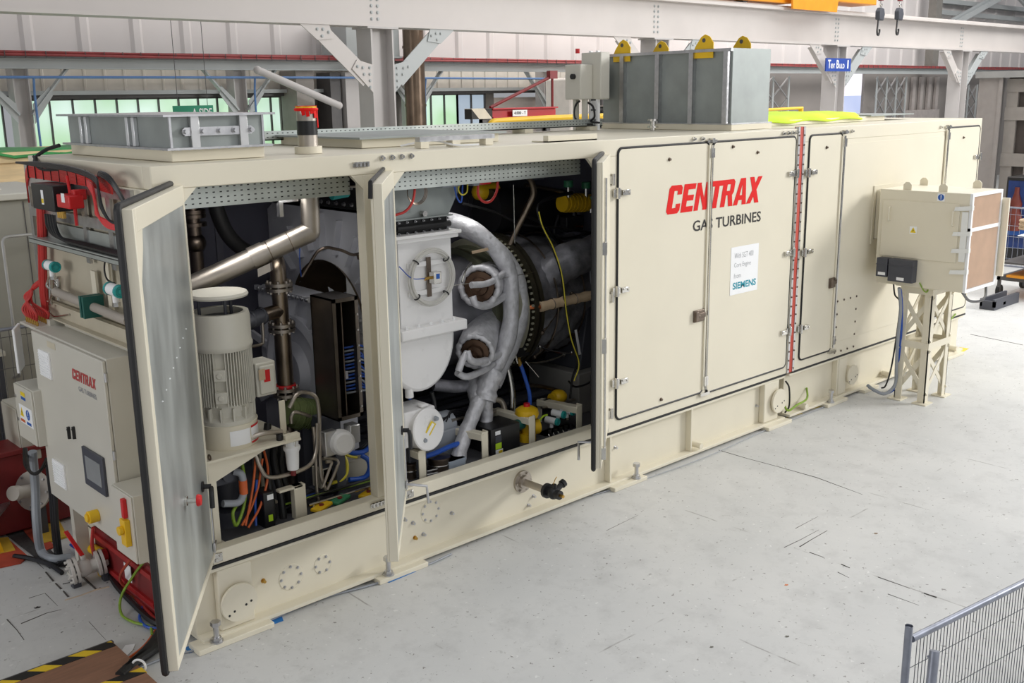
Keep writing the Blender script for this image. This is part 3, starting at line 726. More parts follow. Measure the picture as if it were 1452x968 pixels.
for k in range(4): m.torus((-.2 + .01 * k, 3.46, bz + .012 + .022 * k), (0, 0, 1), .08, .012, 18, 6)
tag(m.build('hose_coil', RUBBER), 'black hose coiled on the pale work bench', 'coil')
tag(MB().lathe((-.82, 2.75, 0), (0, 0, 1), [(0, 0), (.2, 0), (.22, .04), (.22, .3), (.23, .31), (.22, .33), (.22, .62), (.23, .64), (.2, .66), (0, .66)], 20).build('barrel', BLUEB), 'blue plastic barrel under the bench at far left', 'barrel')

# ladder foot at the left edge
l = thing('step_ladder', 'yellow step ladder with alloy treads at the left edge', 'ladder', (-.35, 3.0, 0))
MB().bar((-.17, 3.02, 0), (-.5, 3.02, 1.6), .03, .08, (0, 1, 0)).build('stile', YELL, l)
MB().bar((-.45, 2.6, 0), (-.78, 2.6, 1.6), .03, .08, (0, 1, 0)).build('stile', YELL, l)
for k in range(1, 5):
    z = k * .3; x = -.17 - .33 * z / 1.6
    MB().bar((x, 3.02, z), (x - .28, 2.6, z), .1, .025).build('tread', ALU, l)
t = thing('pipe_flange', 'grey pipe stub with round flange standing behind the cabinet conduits', 'pipe flange', (-.1, 2.75, 0))
fx = V((-.09, 2.75, .41)); fd = V((-.75, -.5, .25)).normalized()
MB().lathe(fx, fd, [(0, 0), (.17, 0), (.17, .025), (.06, .03), (.05, .2), (.062, .2), (.062, .26), (0, .26)], 26).build('flange_disc', mat('flange_paint', (186, 180, 172), .5, var=.06), t)
for k in range(8):
    x, y, _ = ortho(fd); q = fx + x * .145 * math.cos(k * PI / 4) + y * .145 * math.sin(k * PI / 4)
    MB().cyl(q - fd * .01, q + fd * .04, .011, n=6).build('flange_bolt', ZINC, t)
MB().box(-.12, -.02, 2.72, 2.84, 0, .3).build('pedestal', DGREY, t)
t = thing('machine_base', 'dark red machine base behind the warning-sticker box', 'machine base', (-.2, 3.1, 0))
MB().box(-.75, .5, 2.9, 3.22, .02, .72).build('base_block', REDD, t, bevel=.02)
MB().box(-.8, .55, 2.86, 3.24, .72, .76).build('top_edge', REDD, t, bevel=.006)
# mats and grating on the floor
def mat_at(name, lab, cat, m, pts, h=.012):
    return tag(MB().prism([at(px, py, z=0.002) for px, py in pts], (0, 0, h)).build(name, m), lab, cat)
mat_at('floor_mat', 'red rubber mat with ragged edge at far left floor', 'mat', MATRED, [(-30, 772), (15, 768), (40, 790), (30, 799), (-30, 812)])
mat_at('floor_mat', 'yellow rubber mat lying on the red mat at far left', 'mat', MATYEL, [(-30, 768), (12, 764), (22, 782), (-30, 793)], .02)
mat_at('floor_mat', 'red rubber mat strip beside the steel grating', 'mat', MATRED, [(22, 740), (36, 730), (78, 776), (60, 784)], .012)
mat_at('floor_mat', 'yellow floor mat under the warning-sign box', 'mat', MATYEL, [(35, 726), (72, 716), (96, 762), (62, 772)], .016)
mat_at('floor_grating', 'dark steel trench grating set into the floor', 'grating', GRATE, [(-20, 736), (20, 728), (92, 800), (70, 806)], .006)

# taped board at bottom left
b = thing('ramp_board', 'brown board edged with black and yellow tape at near left', 'board', (-1.2, -.4, 0))
MB().box(-2.6, -.395, -1.6, .43, .01, .05).build('board', BOARD, b)
MB().box(-2.6, -.40, .35, .435, .012, .053).build('edge_tape', HAZ, b)
MB().box(-2.6, -.39, -.12, -.04, .012, .053).build('edge_tape', HAZ, b)
MB().box(-2.6, -.38, .436, .47, .0, .04).build('edge_strip', DARKG, b)
# ================================================================== ENCLOSURES
D = 2.163; H = 3.245; ZS = .55; ZT = 3.10
X1, G0, G1 = 7.13, 7.265, 11.65
TE = thing('turbine_enclosure', 'long cream turbine enclosure with open doors and red lettering', 'enclosure', (3.56, 1.08, 0))
GE = thing('generator_enclosure', 'cream generator enclosure at the far end beyond the red joint strip', 'enclosure', (9.46, 1.08, 0))

def rrect(x0, x1, z0, z1, y, r, n=6):
    pts = []
    for cx, cz, a in ((x1 - r, z1 - r, 0), (x0 + r, z1 - r, 1), (x0 + r, z0 + r, 2), (x1 - r, z0 + r, 3)):
        for k in range(n + 1):
            t = (a + k / n) * PI / 2; pts.append(V((cx + r * math.cos(t), y, cz + r * math.sin(t))))
    return pts
def base(par, x0, x1, stiff):
    m = MB()
    m.box(x0, x1, .07, .09, .05, .53); m.box(x0, x1, D - .09, D - .07, .05, .53)
    for z0, z1, ya in ((.51, .535, .0), (.03, .06, -.03)):
        m.box(x0, x1, ya, .22, z0, z1); m.box(x0, x1, D - .22, D - ya, z0, z1)
    for xx in (x0, x1 - .02): m.box(xx, xx + .02, .09, D - .09, .05, .53)
    m.box(x0, x1, .09, D - .09, .28, .30)
    for s in stiff: m.box(s - .012, s + .012, -.0, .07, .06, .51)
    b = m.build('base_frame', CREAM2, par, bevel=.004)
    return b
def lug(b, x0, x1):
    MB().prism([(x0, -.1, .0), (x1, -.1, .0), (x1, .06, 0), (x0, .06, 0)], (0, 0, .04)).build('foot_plate', CREAM2, b, bevel=.005)
def jack(b, x, y=-.062):
    m = MB(); m.cyl((x, y, .0), (x, y, .16), .02, n=12); m.cyl((x, y, .16), (x, y, .19), .036, n=6); m.cyl((x, y, .04), (x, y, .075), .034, n=6); m.cyl((x, y, .04), (x, y, .05), .045, n=14)
    m.build('jacking_bolt', ZINC, b)
def trunnion(b, x, z, r=.135):
    m = MB(); m.lathe((x, .07, z), (0, -1, 0), [(0, 0), (r * .82, 0), (r * .82, .09), (r, .09), (r + .004, .1), (r, .115), (0, .115)], 32)
    m.build('lifting_trunnion', CREAM2, b)
    h = MB()
    for dx, dz in ((-.085, -.07), (-.045, -.05), (.045, -.03), (.085, -.015)): h.cyl((x + dx, -.046, z + dz), (x + dx, -.044, z + dz), .009, n=10)
    h.build('bolt_hole', BLACK, b)
def blank(b, x, z, r, n):
    m = MB(); m.torus((x, .07, z), (0, -1, 0), r, .002, 32, 4); m.lathe((x, .07, z), (0, -1, 0), [(r, 0), (r - .004, .003), (0, .003)], 32); bp = m.build('blanking_plate', CREAM2, b)
    m = MB()
    for k in range(n): m.bolt((x + r * .82 * math.cos(2 * PI * k / n), .067, z + r * .82 * math.sin(2 * PI * k / n)), (0, -1, 0), .008, .01)
    m.build('plate_bolt', ZINC, bp)

TB = base(TE, .05, 7.1, (4.2, 5.43))
lugs = ((-.02, .55), (1.46, 1.93), (4.15, 4.62), (6.68, 7.14))
for a, c in lugs: lug(TB, a, c)
for x in (.13, 1.57, 4.5): jack(TB, x)
MB().box(.2, .46, .0, .07, .06, .51).build('pad_stiffener', CREAM2, TB, bevel=.01)
MB().box(6.72, 7.0, .0, .07, .06, .51).build('pad_stiffener', CREAM2, TB, bevel=.01)
trunnion(TB, .33, .25); trunnion(TB, 6.96, .28)
blank(TB, .8, .24, .1, 8); blank(TB, 1.07, .25, .075, 6); blank(TB, 2.1, .37, .1, 8)
for px, py in ((373, 823), (588, 762)):
    MB().bolt(Y(px, py, .07), (0, -1, 0), .012, .03).build('brass_stud', BRASS, TB)
for px, py in ((573, 736), (585, 741), (640, 727), (756, 703), (749, 716), (600, 757), (872, 634), (1072, 575)):
    MB().bolt(Y(px, py, .07), (0, -1, 0), .012, .03).build('base_stud', ZINC, TB)
for x in (5.52,): MB().cyl((x, .05, .11), (x, -.06, .11), .03, n=14).build('jacking_boss', CREAM2, TB)
GB = base(GE, 7.2, 11.6, (8.25, 10.2))
for a, c in ((7.9, 8.35), (8.75, 9.1), (11.0, 11.5)): lug(GB, a, c)
jack(GB, 8.02); trunnion(GB, 8.55, .27, .12)
MB().box(8.28, 8.46, .0, .07, .06, .51).build('pad_stiffener', CREAM2, GB, bevel=.01)
for x in (7.5, 9.45, 11.35): MB().cyl((x, .05, .1), (x, -.06, .1), .035, n=14).build('jacking_boss', CREAM2, GB)

# shell
def shell(par, x0, x1, front):
    m = MB()
    m.box(x0 + .11, x1 - .11, .11, D - .11, H - .035, H - .003)
    m.box(x0, x1, 0, .12, ZT, H); m.box(x0, x1, D - .12, D, ZT, H); m.box(x0, x0 + .12, .12, D - .12, ZT, H); m.box(x1 - .12, x1, .12, D - .12, ZT, H)
    m.build('roof', CREAM, par, bevel=.006)
    m = MB(); m.box(x0 + .02, x1 - .02, D - .06, D, .56, ZT); m.build('rear_panel', CREAM, par)
    m = MB(); m.box(x0 + .03, x1 - .01, .03, D - .03, .535, .56); 
    m.box(x0 + .005, x1 - .005, -.004, .03, .537, .558); m.build('base_seal', RUBBER, par)
shell(TE, 0, X1, None); shell(GE, G0, G1, None)
# turbine front frame
m = MB(); m.box(0, .19, 0, .12, .56, ZT)
m.build('front_post', CREAM, TE, bevel=.005)
MB().box(1.55, 1.82, .0, .10, .66, ZT).build('front_post', CREAM, TE, bevel=.005)
MB().box(3.97, 4.16, 0, .035, .66, ZT).build('front_post', CREAM, TE, bevel=.005); MB().box(3.985, 4.16, .035, .06, .66, ZT).build('post_seal', RUBBER, TE)
for x0, x1 in ((.19, 1.55), (1.82, 3.97)):
    for xx, s in ((x0, 1), (x1, -1)): MB().prism([(xx, .0, ZT), (xx + s * .1, .0, ZT), (xx, .0, ZT - .1)], (0, .03, 0)).build('corner_gusset', CREAM, TE)
MB().box(.0, 4.16, 0, .10, .56, .66).build('sill', CREAM, TE, bevel=.006)
m = MB(); m.box(4.16, X1, .0, .06, .56, ZT); m.build('front_panel', CREAM, TE)
MB().box(0, .04, .0, D, .56, ZT).build('end_panel', mat('end_panel_paint', (196, 188, 168), .45, var=.03), TE)
m = MB(); m.box(-.03, .0, 0.0, .09, .56, ZT); m.box(-.03, 0, D - .09, D, .56, ZT); m.box(-.03, 0, .09, D - .09, ZT - .06, ZT); m.build('end_frame', CREAM, TE, bevel=.004)
# interior lining
m = MB(); m.box(.045, 4.9, D - .1, D - .065, .56, ZT); m.box(.045, .07, .13, D - .1, .56, ZT); m.box(.045, 4.9, .13, D - .1, H - .09, H - .04); m.box(4.86, 4.9, .07, D - .1, .56, H - .05)
li = m.build('acoustic_lining', LINING, TE)
m = MB()
for x in (.45, .95, 1.45, 2.2, 2.9, 3.6, 4.3): m.box(x - .03, x + .03, D - .115, D - .1, .6, ZT)
m.build('lining_strip', mat('lining_strip', (112, 112, 122), .5, var=.08), li)
MB().box(.07, 4.86, .14, D - .1, .562, .6).build('inner_floor', INFLOOR, TE)
for x0, x1 in ((.23, 1.53), (1.86, 3.93)):
    m = MB(); m.box(x0, x1, .14, .15, 2.965, 3.105); m.box(x0, x1, .14, .2, 2.955, 2.965); m.build('cable_tray', PERF, TE, smooth=0)
# hardware on the fascia
for px, py in ((541, 224), (555, 223), (568.5, 222), (582, 221), (983, 197), (995, 196.5), (1110, 189), (1117, 188.5), (1123, 188), (1129, 187.5)):
    p = Y(px, py, 0); MB().cyl(p, p - V((0, .012, 0)), .02, n=12).cyl(p, p - V((0, .035, 0)), .012, n=6).build('lifting_stud', CHROME, TE)
for px, py in ((1197, 187), (1207, 186), (1333, 180.5), (1341, 180)):
    p = Y(px, py, 0); MB().cyl(p, p - V((0, .012, 0)), .02, n=12).cyl(p, p - V((0, .035, 0)), .012, n=6).build('lifting_stud', CHROME, GE)
def keeper(par, px, py, w=.13, h=.035):
    p = Y(px, py, 0); m = MB(); m.box(p.x - w / 2, p.x + w / 2, -.006, 0, p.z - h / 2, p.z + h / 2); m.box(p.x - w / 2, p.x + w / 2, -.02, -.006, p.z + h / 2 - .008, p.z + h / 2)
    for k in range(4): m.box(p.x - w / 2 + .015 + k * w / 4, p.x - w / 2 + .03 + k * w / 4, -.022, -.006, p.z - h / 2, p.z + h / 2)
    m.build('latch_keeper', CHROME, par)
keeper(TE, 511, 233); keeper(TE, 535, 714)

# closed doors
def hinge(par, x, z, s):
    """s=-1: the leaf on the door lies towards +x"""
    m = MB(); m.box(x - .05, x + .05, -.028, -.008, z - .035, z + .035)
    m.cyl((x, -.034, z - .05), (x, -.034, z + .05), .018, n=12)
    m.box(x - s * .06, x - s * .16, -.04, -.01, z - .025, z + .025) if s < 0 else m.box(x - .16, x - .06, -.04, -.01, z - .025, z + .025)
    m.cyl((x - s * .08, -.05, z + .01), (x - s * .08, -.008, z + .01), .01, n=8); m.cyl((x - s * .14, -.05, z), (x - s * .14, -.008, z), .01, n=8)
    m.build('hinge', CHROME, par, bevel=.003)
def latch(par, x, z, w=.17, h=.12):
    m = MB(); m.box(x - w / 2, x + w / 2, -.03, -.012, z - h / 2, z + h / 2); m.box(x - w / 2, x - w / 2 + .05, -.055, -.03, z - h / 2 + .01, z + h / 2 - .01); m.box(x - w * .15, x + w / 2, -.045, -.03, z - .02, z + .03)
    m.cyl((x - .03, -.056, z), (x - .03, -.03, z), .018, n=12)
    m.build('latch_handle', DSTEEL, par, bevel=.006)
def rodgear(par, x, z0, z1):
    m = MB(); m.cyl((x, -.03, z0 + .02), (x, -.03, z1 - .02), .012, n=8)
    m.box(x - .03, x + .03, -.04, -.012, z1 - .14, z1 - .05); m.box(x - .03, x + .03, -.04, -.012, z0 + .06, z0 + .16)
    m.box(x - .075, x + .075, -.03, 0, z1 + .005, z1 + .03); m.box(x - .075, x + .075, -.03, 0, z0 - .045, z0 - .015); m.box(x - .02, x + .02, -.045, 0, z1, z1 + .045)
    m.build('rod_latch', CHROME, par)
def cdoor(par, x0, x1, z0, z1, hx, hzs, hs, handle=None, rod=None, corners=1, screws=()):
    m = MB(); m.prism(rrect(x0, x1, z0, z1, -.012, .05), (0, .014, 0))
    d = m.build('door', CREAM, par, bevel=.003)
    g = MB(); pts = rrect(x0 - .006, x1 + .006, z0 - .006, z1 + .006, -.004, .055); g.tube(pts + pts[:2], .013, 6); g.build('gasket', RUBBER, d)
    for z in hzs: hinge(d, hx, z, hs)
    if rod:
        MB().box(rod - .045, rod - .02, -.03, -.012, z0 + .02, z1 - .02).build('meeting_strip', CREAM2, d, bevel=.004)
        rodgear(d, rod, z0, z1)
    if handle: latch(d, *handle)
    if screws:
        m = MB()
        for px, py in screws: m.bolt(Y(px, py, -.012), (0, -1, 0), .012, .02)
        m.build('blind_screw', DSTEEL, d)
    return d
d4 = cdoor(TE, 4.265, 5.57, .672, 3.16, 4.235, (Y(878, 273, 0).z, Y(878, 411, 0).z, Y(875, 541, 0).z), -1, (5.47, Y(993, 446, 0).z), 5.60, screws=((949, 226), (937, 566)))
d5 = cdoor(TE, 5.645, 7.085, .65, 3.16, 7.11, (Y(1122, 246, 0).z, Y(1119, 358, 0).z, Y(1115, 469, 0).z), 1, screws=((1039, 208), (1074, 216)))
m = MB(); m.box(G0, G1, 0, .06, .56, ZT); m.build('front_panel', CREAM, GE)
MB().box(G1 - .05, G1, .02, D, .56, ZT).build('end_panel', CREAM, GE)
MB().box(G0, G0 + .04, .06, D, .56, ZT).build('end_panel', CREAM, GE)
d6 = cdoor(GE, 7.37, 8.03, .672, 3.16, 7.34, (Y(1150, 244, 0).z, Y(1145, 356, 0).z, Y(1138, 464, 0).z), -1, (7.97, Y(1176, 401, 0).z, .13, .12), 8.06, screws=((1172, 209),))
d7 = cdoor(GE, 10.66, 11.58, .672, 3.14, 11.61, (Y(1384, 222, 0).z, 1.4), 1, None, 10.62, screws=((1366, 195),))
m = MB(); m.box(8.12, 10.56, -.006, .0, .74, 3.05); rp = m.build('removable_panel', CREAM, GE, bevel=.002)
m = MB()
p0, p1 = Y(1187, 427, 0), Y(1214, 419, 0)
for k in range(4):
    for q, w in ((k / 3, 0), (k / 3, 1)): m.bolt((p0.x + (p1.x - p0.x) * q, -.006, p0.z - w * .62), (0, -1, 0), .009, .008)
for k in range(1, 4):
    for w in (0, 1): m.bolt((p0.x + (p1.x - p0.x) * w, -.006, p0.z - k * .155), (0, -1, 0), .009, .008)
m.build('panel_screw', DSTEEL, rp)
# red flexible joint strip
m = MB(); m.box(X1 - .0, X1 + .035, -.012, .03, .56, H + .02); m.box(G0 - .035, G0, -.012, .03, .56, H + .02); m.box(X1, G0, .03, D, .56, H - .01)
js = m.build('joint_frame', ZINC, TE, smooth=0)
MB().box(X1 + .035, G0 - .035, -.006, .03, .56, H + .02).box(X1 + .035, G0 - .035, .0, .06, H - .01, H + .02).build('red_seal_strip', REDS, TE, smooth=0)
m = MB()
for k in range(26):
    for x in (X1 + .017, G0 - .017): m.bolt((x, -.012, .6 + k * .103), (0, -1, 0), .007, .008)
m.build('strip_screw', DSTEEL, js)

# lettering on the doors
LY = -.0135
def block_logo(name, m, par, o, ux, uz, W, Hh, shear):
    """CENTRAX in heavy slanted block letters"""
    S = .27
    def R(x0, x1, y0, y1): return [(x0, y0), (x1, y0), (x1, y1), (x0, y1)]
    L = {'C': [[(0, .1), (.1, 0), (S + .02, 0), (S + .02, 1), (.1, 1), (0, .9)], [(S, 0), (.62, 0), (.72, .1), (.72, .34), (.48, .34), (.48, .2), (S, .2)], [(S, 1), (.62, 1), (.72, .9), (.72, .66), (.48, .66), (.48, .8), (S, .8)]],
         'E': [R(0, S, 0, 1), R(S, .66, 0, .2), R(S, .62, .4, .6), R(S, .66, .8, 1)],
         'N': [R(0, .24, 0, 1), R(.5, .74, 0, 1), [(.2, 1), (.02, 1), (.54, 0), (.72, 0)]],
         'T': [R(0, .7, .8, 1), R(.22, .48, 0, .82)],
         'R': [R(0, S, 0, 1), [(S, 1), (.62, 1), (.72, .9), (.72, .52), (.64, .42), (S, .42), (S, .58), (.47, .58), (.47, .82), (S, .82)], [(.36, .44), (.62, .44), (.76, 0), (.5, 0)]],
         'A': [[(0, 0), (.26, 0), (.44, 1), (.24, 1)], [(.54, 0), (.8, 0), (.56, 1), (.36, 1)], R(.2, .62, .18, .36)],
         'X': [[(0, 0), (.27, 0), (.8, 1), (.53, 1)], [(.53, 0), (.8, 0), (.27, 1), (0, 1)]]}
    adv = {'C': .8, 'E': .74, 'N': .84, 'T': .7, 'R': .8, 'A': .82, 'X': .8}
    tot = sum(adv[c] for c in 'CENTRAX') - .02
    mb = MB(); x = 0; ux, uz = V(ux), V(uz); nn = ux.cross(uz); i = 0
    for c in 'CENTRAX':
        for q, poly in enumerate(L[c]):
            pts = [V(o) + ux * ((x + a) / tot * W + shear * b * Hh) + uz * (b * Hh) for a, b in poly]
            mb.prism([p + nn * (.0003 * q) for p in pts], nn * .001)
        x += adv[c]
    return mb.build(name, m, par, smooth=0)
block_logo('logo_lettering', LOGO, TE, (4.925, LY, 2.525), (1, 0, 0), (0, 0, 1), 1.5, .265, .22)
text('GAS TURBINES', 'logo_lettering', INK, TE, (5.345, LY, 2.325), (1, 0, 0), (0, 0, 1), 1.14, .105, .012)
ns = thing('door_notice', 'white paper notice with teal word stuck on the closed cream door', 'notice', (6.225, LY, 1.605))
label('sheet', PAPER, ns, (5.985, LY, 1.605), (1, 0, 0), (0, 0, 1), .485, .495)
for s, x, z, w, h in (('With SGT 400', 6.045, 1.98, .33, .055), ('Core Engine', 6.045, 1.875, .29, .06), ('from', 6.045, 1.775, .12, .05)):
    text(s, 'lettering', TXTG, ns, (x, LY - .0012, z), (1, 0, 0), (0, 0, 1), w, h, -.012)
text('SIEMENS', 'lettering', TXTT, ns, (6.03, LY - .0012, 1.66), (1, 0, 0), (0, 0, 1), .41, .072, .028)

# open doors
def odoor(hx, hy, d, n, W, rivets=False, knob=False, edge=True, sh=.012, gn=-.07):
    d, n = V((d[0], d[1], 0)).normalized(), V((n[0], n[1], 0)).normalized()
    hx, hy = hx + n.x * sh, hy + n.y * sh
    M = Matrix(((d.x, n.x, 0, hx), (d.y, n.y, 0, hy), (0, 0, 1, 0), (0, 0, 0, 1)))
    z0, z1 = .62, 3.12
    m = MB(M); m.box(0, W, -.075, -.06, z0, z1)
    m.box(W - .06, W, -.06, 0, z0, z1); m.box(0, .03, -.06, 0, z0, z1); m.box(.03, W - .06, -.06, 0, z0, z0 + .04); m.box(.03, W - .06, -.06, 0, z1 - .12, z1)
    m.prism([(W - .06, -.06, z1 - .12), (W - .06, -.06, z1 - .4), (W - .17, -.06, z1 - .22), (W - .2, -.06, z1 - .12)], (0, .056, 0))
    dr = m.build('door', CREAM, TE, bevel=.004)
    MB(M).box(.03, W - .06, -.03, -.008, z0 + .04, z1 - .12).build('inner_sheet', GALV, dr, smooth=0)
    g = MB(M); pts = [V((x, gn, z)) for x, y, z in rrect(-.0, W + .008, z0 - .012, z1 + .012, 0, .03)]; g.tube(pts + pts[:2], .02, 8) if edge else g.tube([V((W + .004, -.075, z1 - .09)), V((W + .004, -.07, z1 + .01)), V((0, -.07, z1 + .012))], .014, 8)
    g.build('gasket', RUBBER, dr)
    for z in (.75, 1.85, 2.9):
        MB(M).box(-.05, .04, -.09, -.072, z - .035, z + .035).cyl((-.005, -.1, z - .05), (-.005, -.1, z + .05), .018, n=10).build('hinge', CHROME, dr)
    MB(M).box(-.02, .05, -.005, .012, .68, .74).box(.0, .03, -.004, .006, .66, 1.1).build('stay_bracket', ZINC, dr, bevel=.004)
    if rivets:
        r = MB(M)
        for k in range(8): r.sphere((W * .8 - k * W * .085, -.007, 2.06 + k * .03), .005, 6, 4)
        r.build('rivet', PAPER, dr)
    h = MB(M); h.cyl((.24, -.008, 1.22), (.24, .05, 1.22), .016, n=10); h.tube(fillet([(.24, .05, 1.21), (.3, .06, 1.2), (.31, .06, 1.1)], .02), .016, 8); h.cyl((.24, -.006, 1.22), (.24, .004, 1.22), .035, n=12)
    h.build('inside_handle', BLACK, dr)
    if knob:
        MB(M).cyl((W * .56, -.008, 1.35), (W * .56, .06, 1.35), .016, n=10).cyl((W * .56, -.008, 1.35), (W * .56, .006, 1.35), .03, n=12).build('release_stem', CHROME, dr)
        MB(M).lathe((W * .56, .06, 1.35), (0, 1, 0) if False else (0, 1, 0), [(0, 0), (.034, 0), (.036, .01), (.03, .025), (0, .03)], 16).build('release_button', RED, dr)
    return dr, M
d1, M1 = odoor(.19, 0, (-.572, -.820), (.82, -.572), 1.44, True, True)
d2, M2 = odoor(1.806, 0, (-.639, -.77), (.77, -.639), 1.21, edge=False)
d3, M3 = odoor(4.165, 0, (-.777, -.63), (-.63, .777), 1.12, sh=.075, gn=-.008)
for M, W in ((M3, 1.12),):
    MB(M).cyl((W - .03, -.095, .7), (W - .03, -.095, 3.0), .012, n=8).box(W - .06, W, -.11, -.075, 1.6, 1.72).box(W - .06, W, -.11, -.075, .7, .8).box(W - .06, W, -.11, -.075, 2.4, 2.5).build('rod_latch', CHROME, d3)
    MB(M).tube([(W - .2, 0, .78), (W - .2, .13, .78), (W - .2, .13, .62)], .012, 8).build('stay_arm', ZINC, d3)
MB(M2).tube([(.1, 0, .74), (.1, .16, .72), (.1, .17, .58)], .012, 8).build('stay_arm', ZINC, d2)

for hx in (.2, 1.83, 4.1):
    MB().box(hx - .045, hx + .045, -.02, -.0, .585, .645).cyl((hx, -.03, .6), (hx, -.0, .6), .014, n=10).cyl((hx + .025, -.03, .63), (hx + .025, -.0, .63), .009, n=8).build('bottom_hinge', CHROME, TE, bevel=.004)
# sampling valve stub on the base rail
t = thing('drain_valve', 'steel flanged drain stub with black valve on the cream base rail', 'valve', (3.1, -.1, .3))
p = Y(740, 682, .07)
m = MB(); m.cyl(p, p - V((0, .02, 0)), .1, n=24); m.cyl(p - V((0, .02, 0)), p - V((0, .05, 0)), .06, n=18); m.cyl(p - V((0, .05, 0)), p - V((0, .3, 0)), .032, n=14)
for k in range(6): m.bolt(p + V((.08 * math.cos(k * PI / 3), -.02, .08 * math.sin(k * PI / 3))), (0, -1, 0), .01, .015)
m.build('flanged_stub', STEEL, t)
q = p - V((0, .3, 0))
m = MB(); m.cyl(q, q - V((0, .03, 0)), .065, n=16); m.cyl(q - V((0, .03, 0)), q - V((0, .17, 0)), .04, n=14); m.sphere(q - V((-.0, .09, 0)), .055); m.cyl(q - V((0, .09, 0)), q + V((.1, -.09, .05)), .026, n=12); m.cyl(q + V((.1, -.09, .05)), q + V((.13, -.09, .06)), .036, n=12); m.cyl(q - V((0, .09, 0)), q + V((0, -.1, .08)), .022, n=10)
m.build('valve_body', BLACK, t)
m = MB(); m.cyl(q - V((0, .17, 0)), q - V((0, .21, 0)), .014, n=8); m.tube([q + V((0, -.09, .08)), q + V((.01, -.1, .12)), q + V((.03, -.1, .14))], .004, 6); m.build('sample_nozzle', BRASS, t)

# ------------------------------------------------------------ roof equipment
# left galvanised duct box
px0, py0 = .29, .31
c = thing('duct_box', 'galvanised sheet duct box on the near end of the roof', 'duct box', (.68, 1.15, H))
xr = at(375, 215, y=.31).x; yb = at(97, 208, x=.29).y
yb = min(yb, 2.05)
MB().box(.29, xr, .31, yb, H, H + .075).build('mounting_collar', CREAM2, c, bevel=.004)
zt = at(240, 163, y=.28).z; zb = H + .075
m = MB(); m.box(.29, xr - .0, .31, yb, zb, zt); m.build('duct_body', GALVD, c, smooth=0)
m = MB()
for z in (zb, zt - .012):
    e = .045 if z == zb else .065
    m.box(.29 - e, xr + e, .31 - e, yb + e, z, z + .014)
m.box(.285, .3, .30, .315, zb, zt); m.box(xr - .012, xr + .004, .30, .315, zb, zt)
m.build('flange', ZINC, c, smooth=0)
for f in (.2, .68):
    y = .31 + (yb - .31) * (1 - f)
    for dy in (-.05, .05):
        MB().box(.262, .29, y + dy - .022, y + dy + .022, zb + .015, zt - .015).build('clamp_angle', mat('bright_zinc', (226, 228, 230), .3, .5), c, bevel=.004)
for f in (.24, .76):
    x = .29 + (xr - .29) * f
    MB().box(x - .03, x + .03, .275, .31, zb + .01, zt - .01).build('channel_post', ALU, c, bevel=.003)
m = MB(); zc = (zb + zt) / 2 - .005; m.box(.29 + .09, xr - .1, .285, .31, zc - .02, zc + .035)
for f in (.14, .32, .5, .66, .84): m.bolt((.29 + (xr - .29) * f, .285, zc + .008), (0, -1, 0), .016, .03)
m.build('clamp_bar', ZINC, c)
m = MB()
for k in range(9): m.bolt((.33 + k * (xr - .33) / 9, .28, zb + .005), (0, -1, 0), .006, .008)
for k in range(12): m.bolt((.26, .36 + k * (yb - .4) / 12, zb + .005), (-1, 0, 0), .006, .008)
m.build('flange_bolt', ZINC, c)
# exhaust stub
sx, sy = 1.415, .48
s = thing('exhaust_stub', 'short exhaust stub pipe capped with red and yellow tape', 'pipe', (sx, sy, H))
zc = at(437, 153, y=sy).z
MB().cyl((sx, sy, H), (sx, sy, H + .05), .1, n=28).build('stub_collar', CREAM2, s)
MB().cyl((sx, sy, H + .0), (sx, sy, zc - .01), .072, n=28).build('stub_pipe', STEEL, s)
MB().cyl((sx, sy, zc - .19), (sx, sy, zc - .09), .0745, n=28).build('black_band', BLACK, s)
m = MB(); m.cyl((sx, sy, zc - .012), (sx, sy, zc + .012), .076, n=28); m.build('yellow_cap', YELL, s)
m = MB()
for a in (0.3, 1.2, 2.2): m.bar((sx - .078 * math.cos(a), sy - .078 * math.sin(a), zc + .014), (sx + .078 * math.cos(a), sy + .078 * math.sin(a), zc + .014), .03, .004)
m.torus((sx, sy, zc - .01), (0, 0, 1), .076, .012, 24, 6)
for a, dz in ((4.2, .06), (4.6, .04), (5.0, .07), (5.5, .14), (3.8, .05)): m.bar((sx + .078 * math.cos(a), sy + .078 * math.sin(a), zc), (sx + .079 * math.cos(a + .12), sy + .079 * math.sin(a + .12), zc - dz), .025, .004, (math.cos(a), math.sin(a), 0))
m.build('red_tape', LOGO, s)
# flat hatch and rails on the turbine roof
h = thing('roof_hatch', 'low flat hatch with raised kerb on the turbine roof', 'hatch', (2.75, 1.3, H))
MB().box(2.05, 3.5, .72, 1.9, H, H + .07).build('kerb', CREAM2, h, bevel=.004)
MB().box(2.0, 3.55, .67, 1.95, H + .07, H + .085).build('cover_sheet', GALVD, h)
c = thing('strut_channel', 'short galvanised strut channel on blocks along the roof edge', 'channel', (2.95, .3, H))
a, b2 = Y(592, 201, .3), Y(698, 194, .3)
MB().box(a.x, b2.x, .27, .33, H + .05, H + .085).build('channel', ZINC, c, smooth=0)
for f in (.04, .45, .9): MB().box(a.x + (b2.x - a.x) * f - .03, a.x + (b2.x - a.x) * f + .05, .26, .34, H, H + .05).build('block', CREAM2, c)
MB().box(3.5, 4.1, .1, .16, H, H + .055).box(3.5, 4.1, .1, .3, H, H + .01).build('edge_angle', CREAM, TE)
t = thing('roof_cable_tray', 'long perforated cable tray running across the back of the roof', 'cable tray', (4.2, 1.95, H))
MB().box(1.9, 6.2, 1.95, 1.96, H + .04, H + .12).box(1.9, 6.2, 1.95, 2.1, H + .04, H + .05).build('tray', PERF, t, smooth=0)
m = None
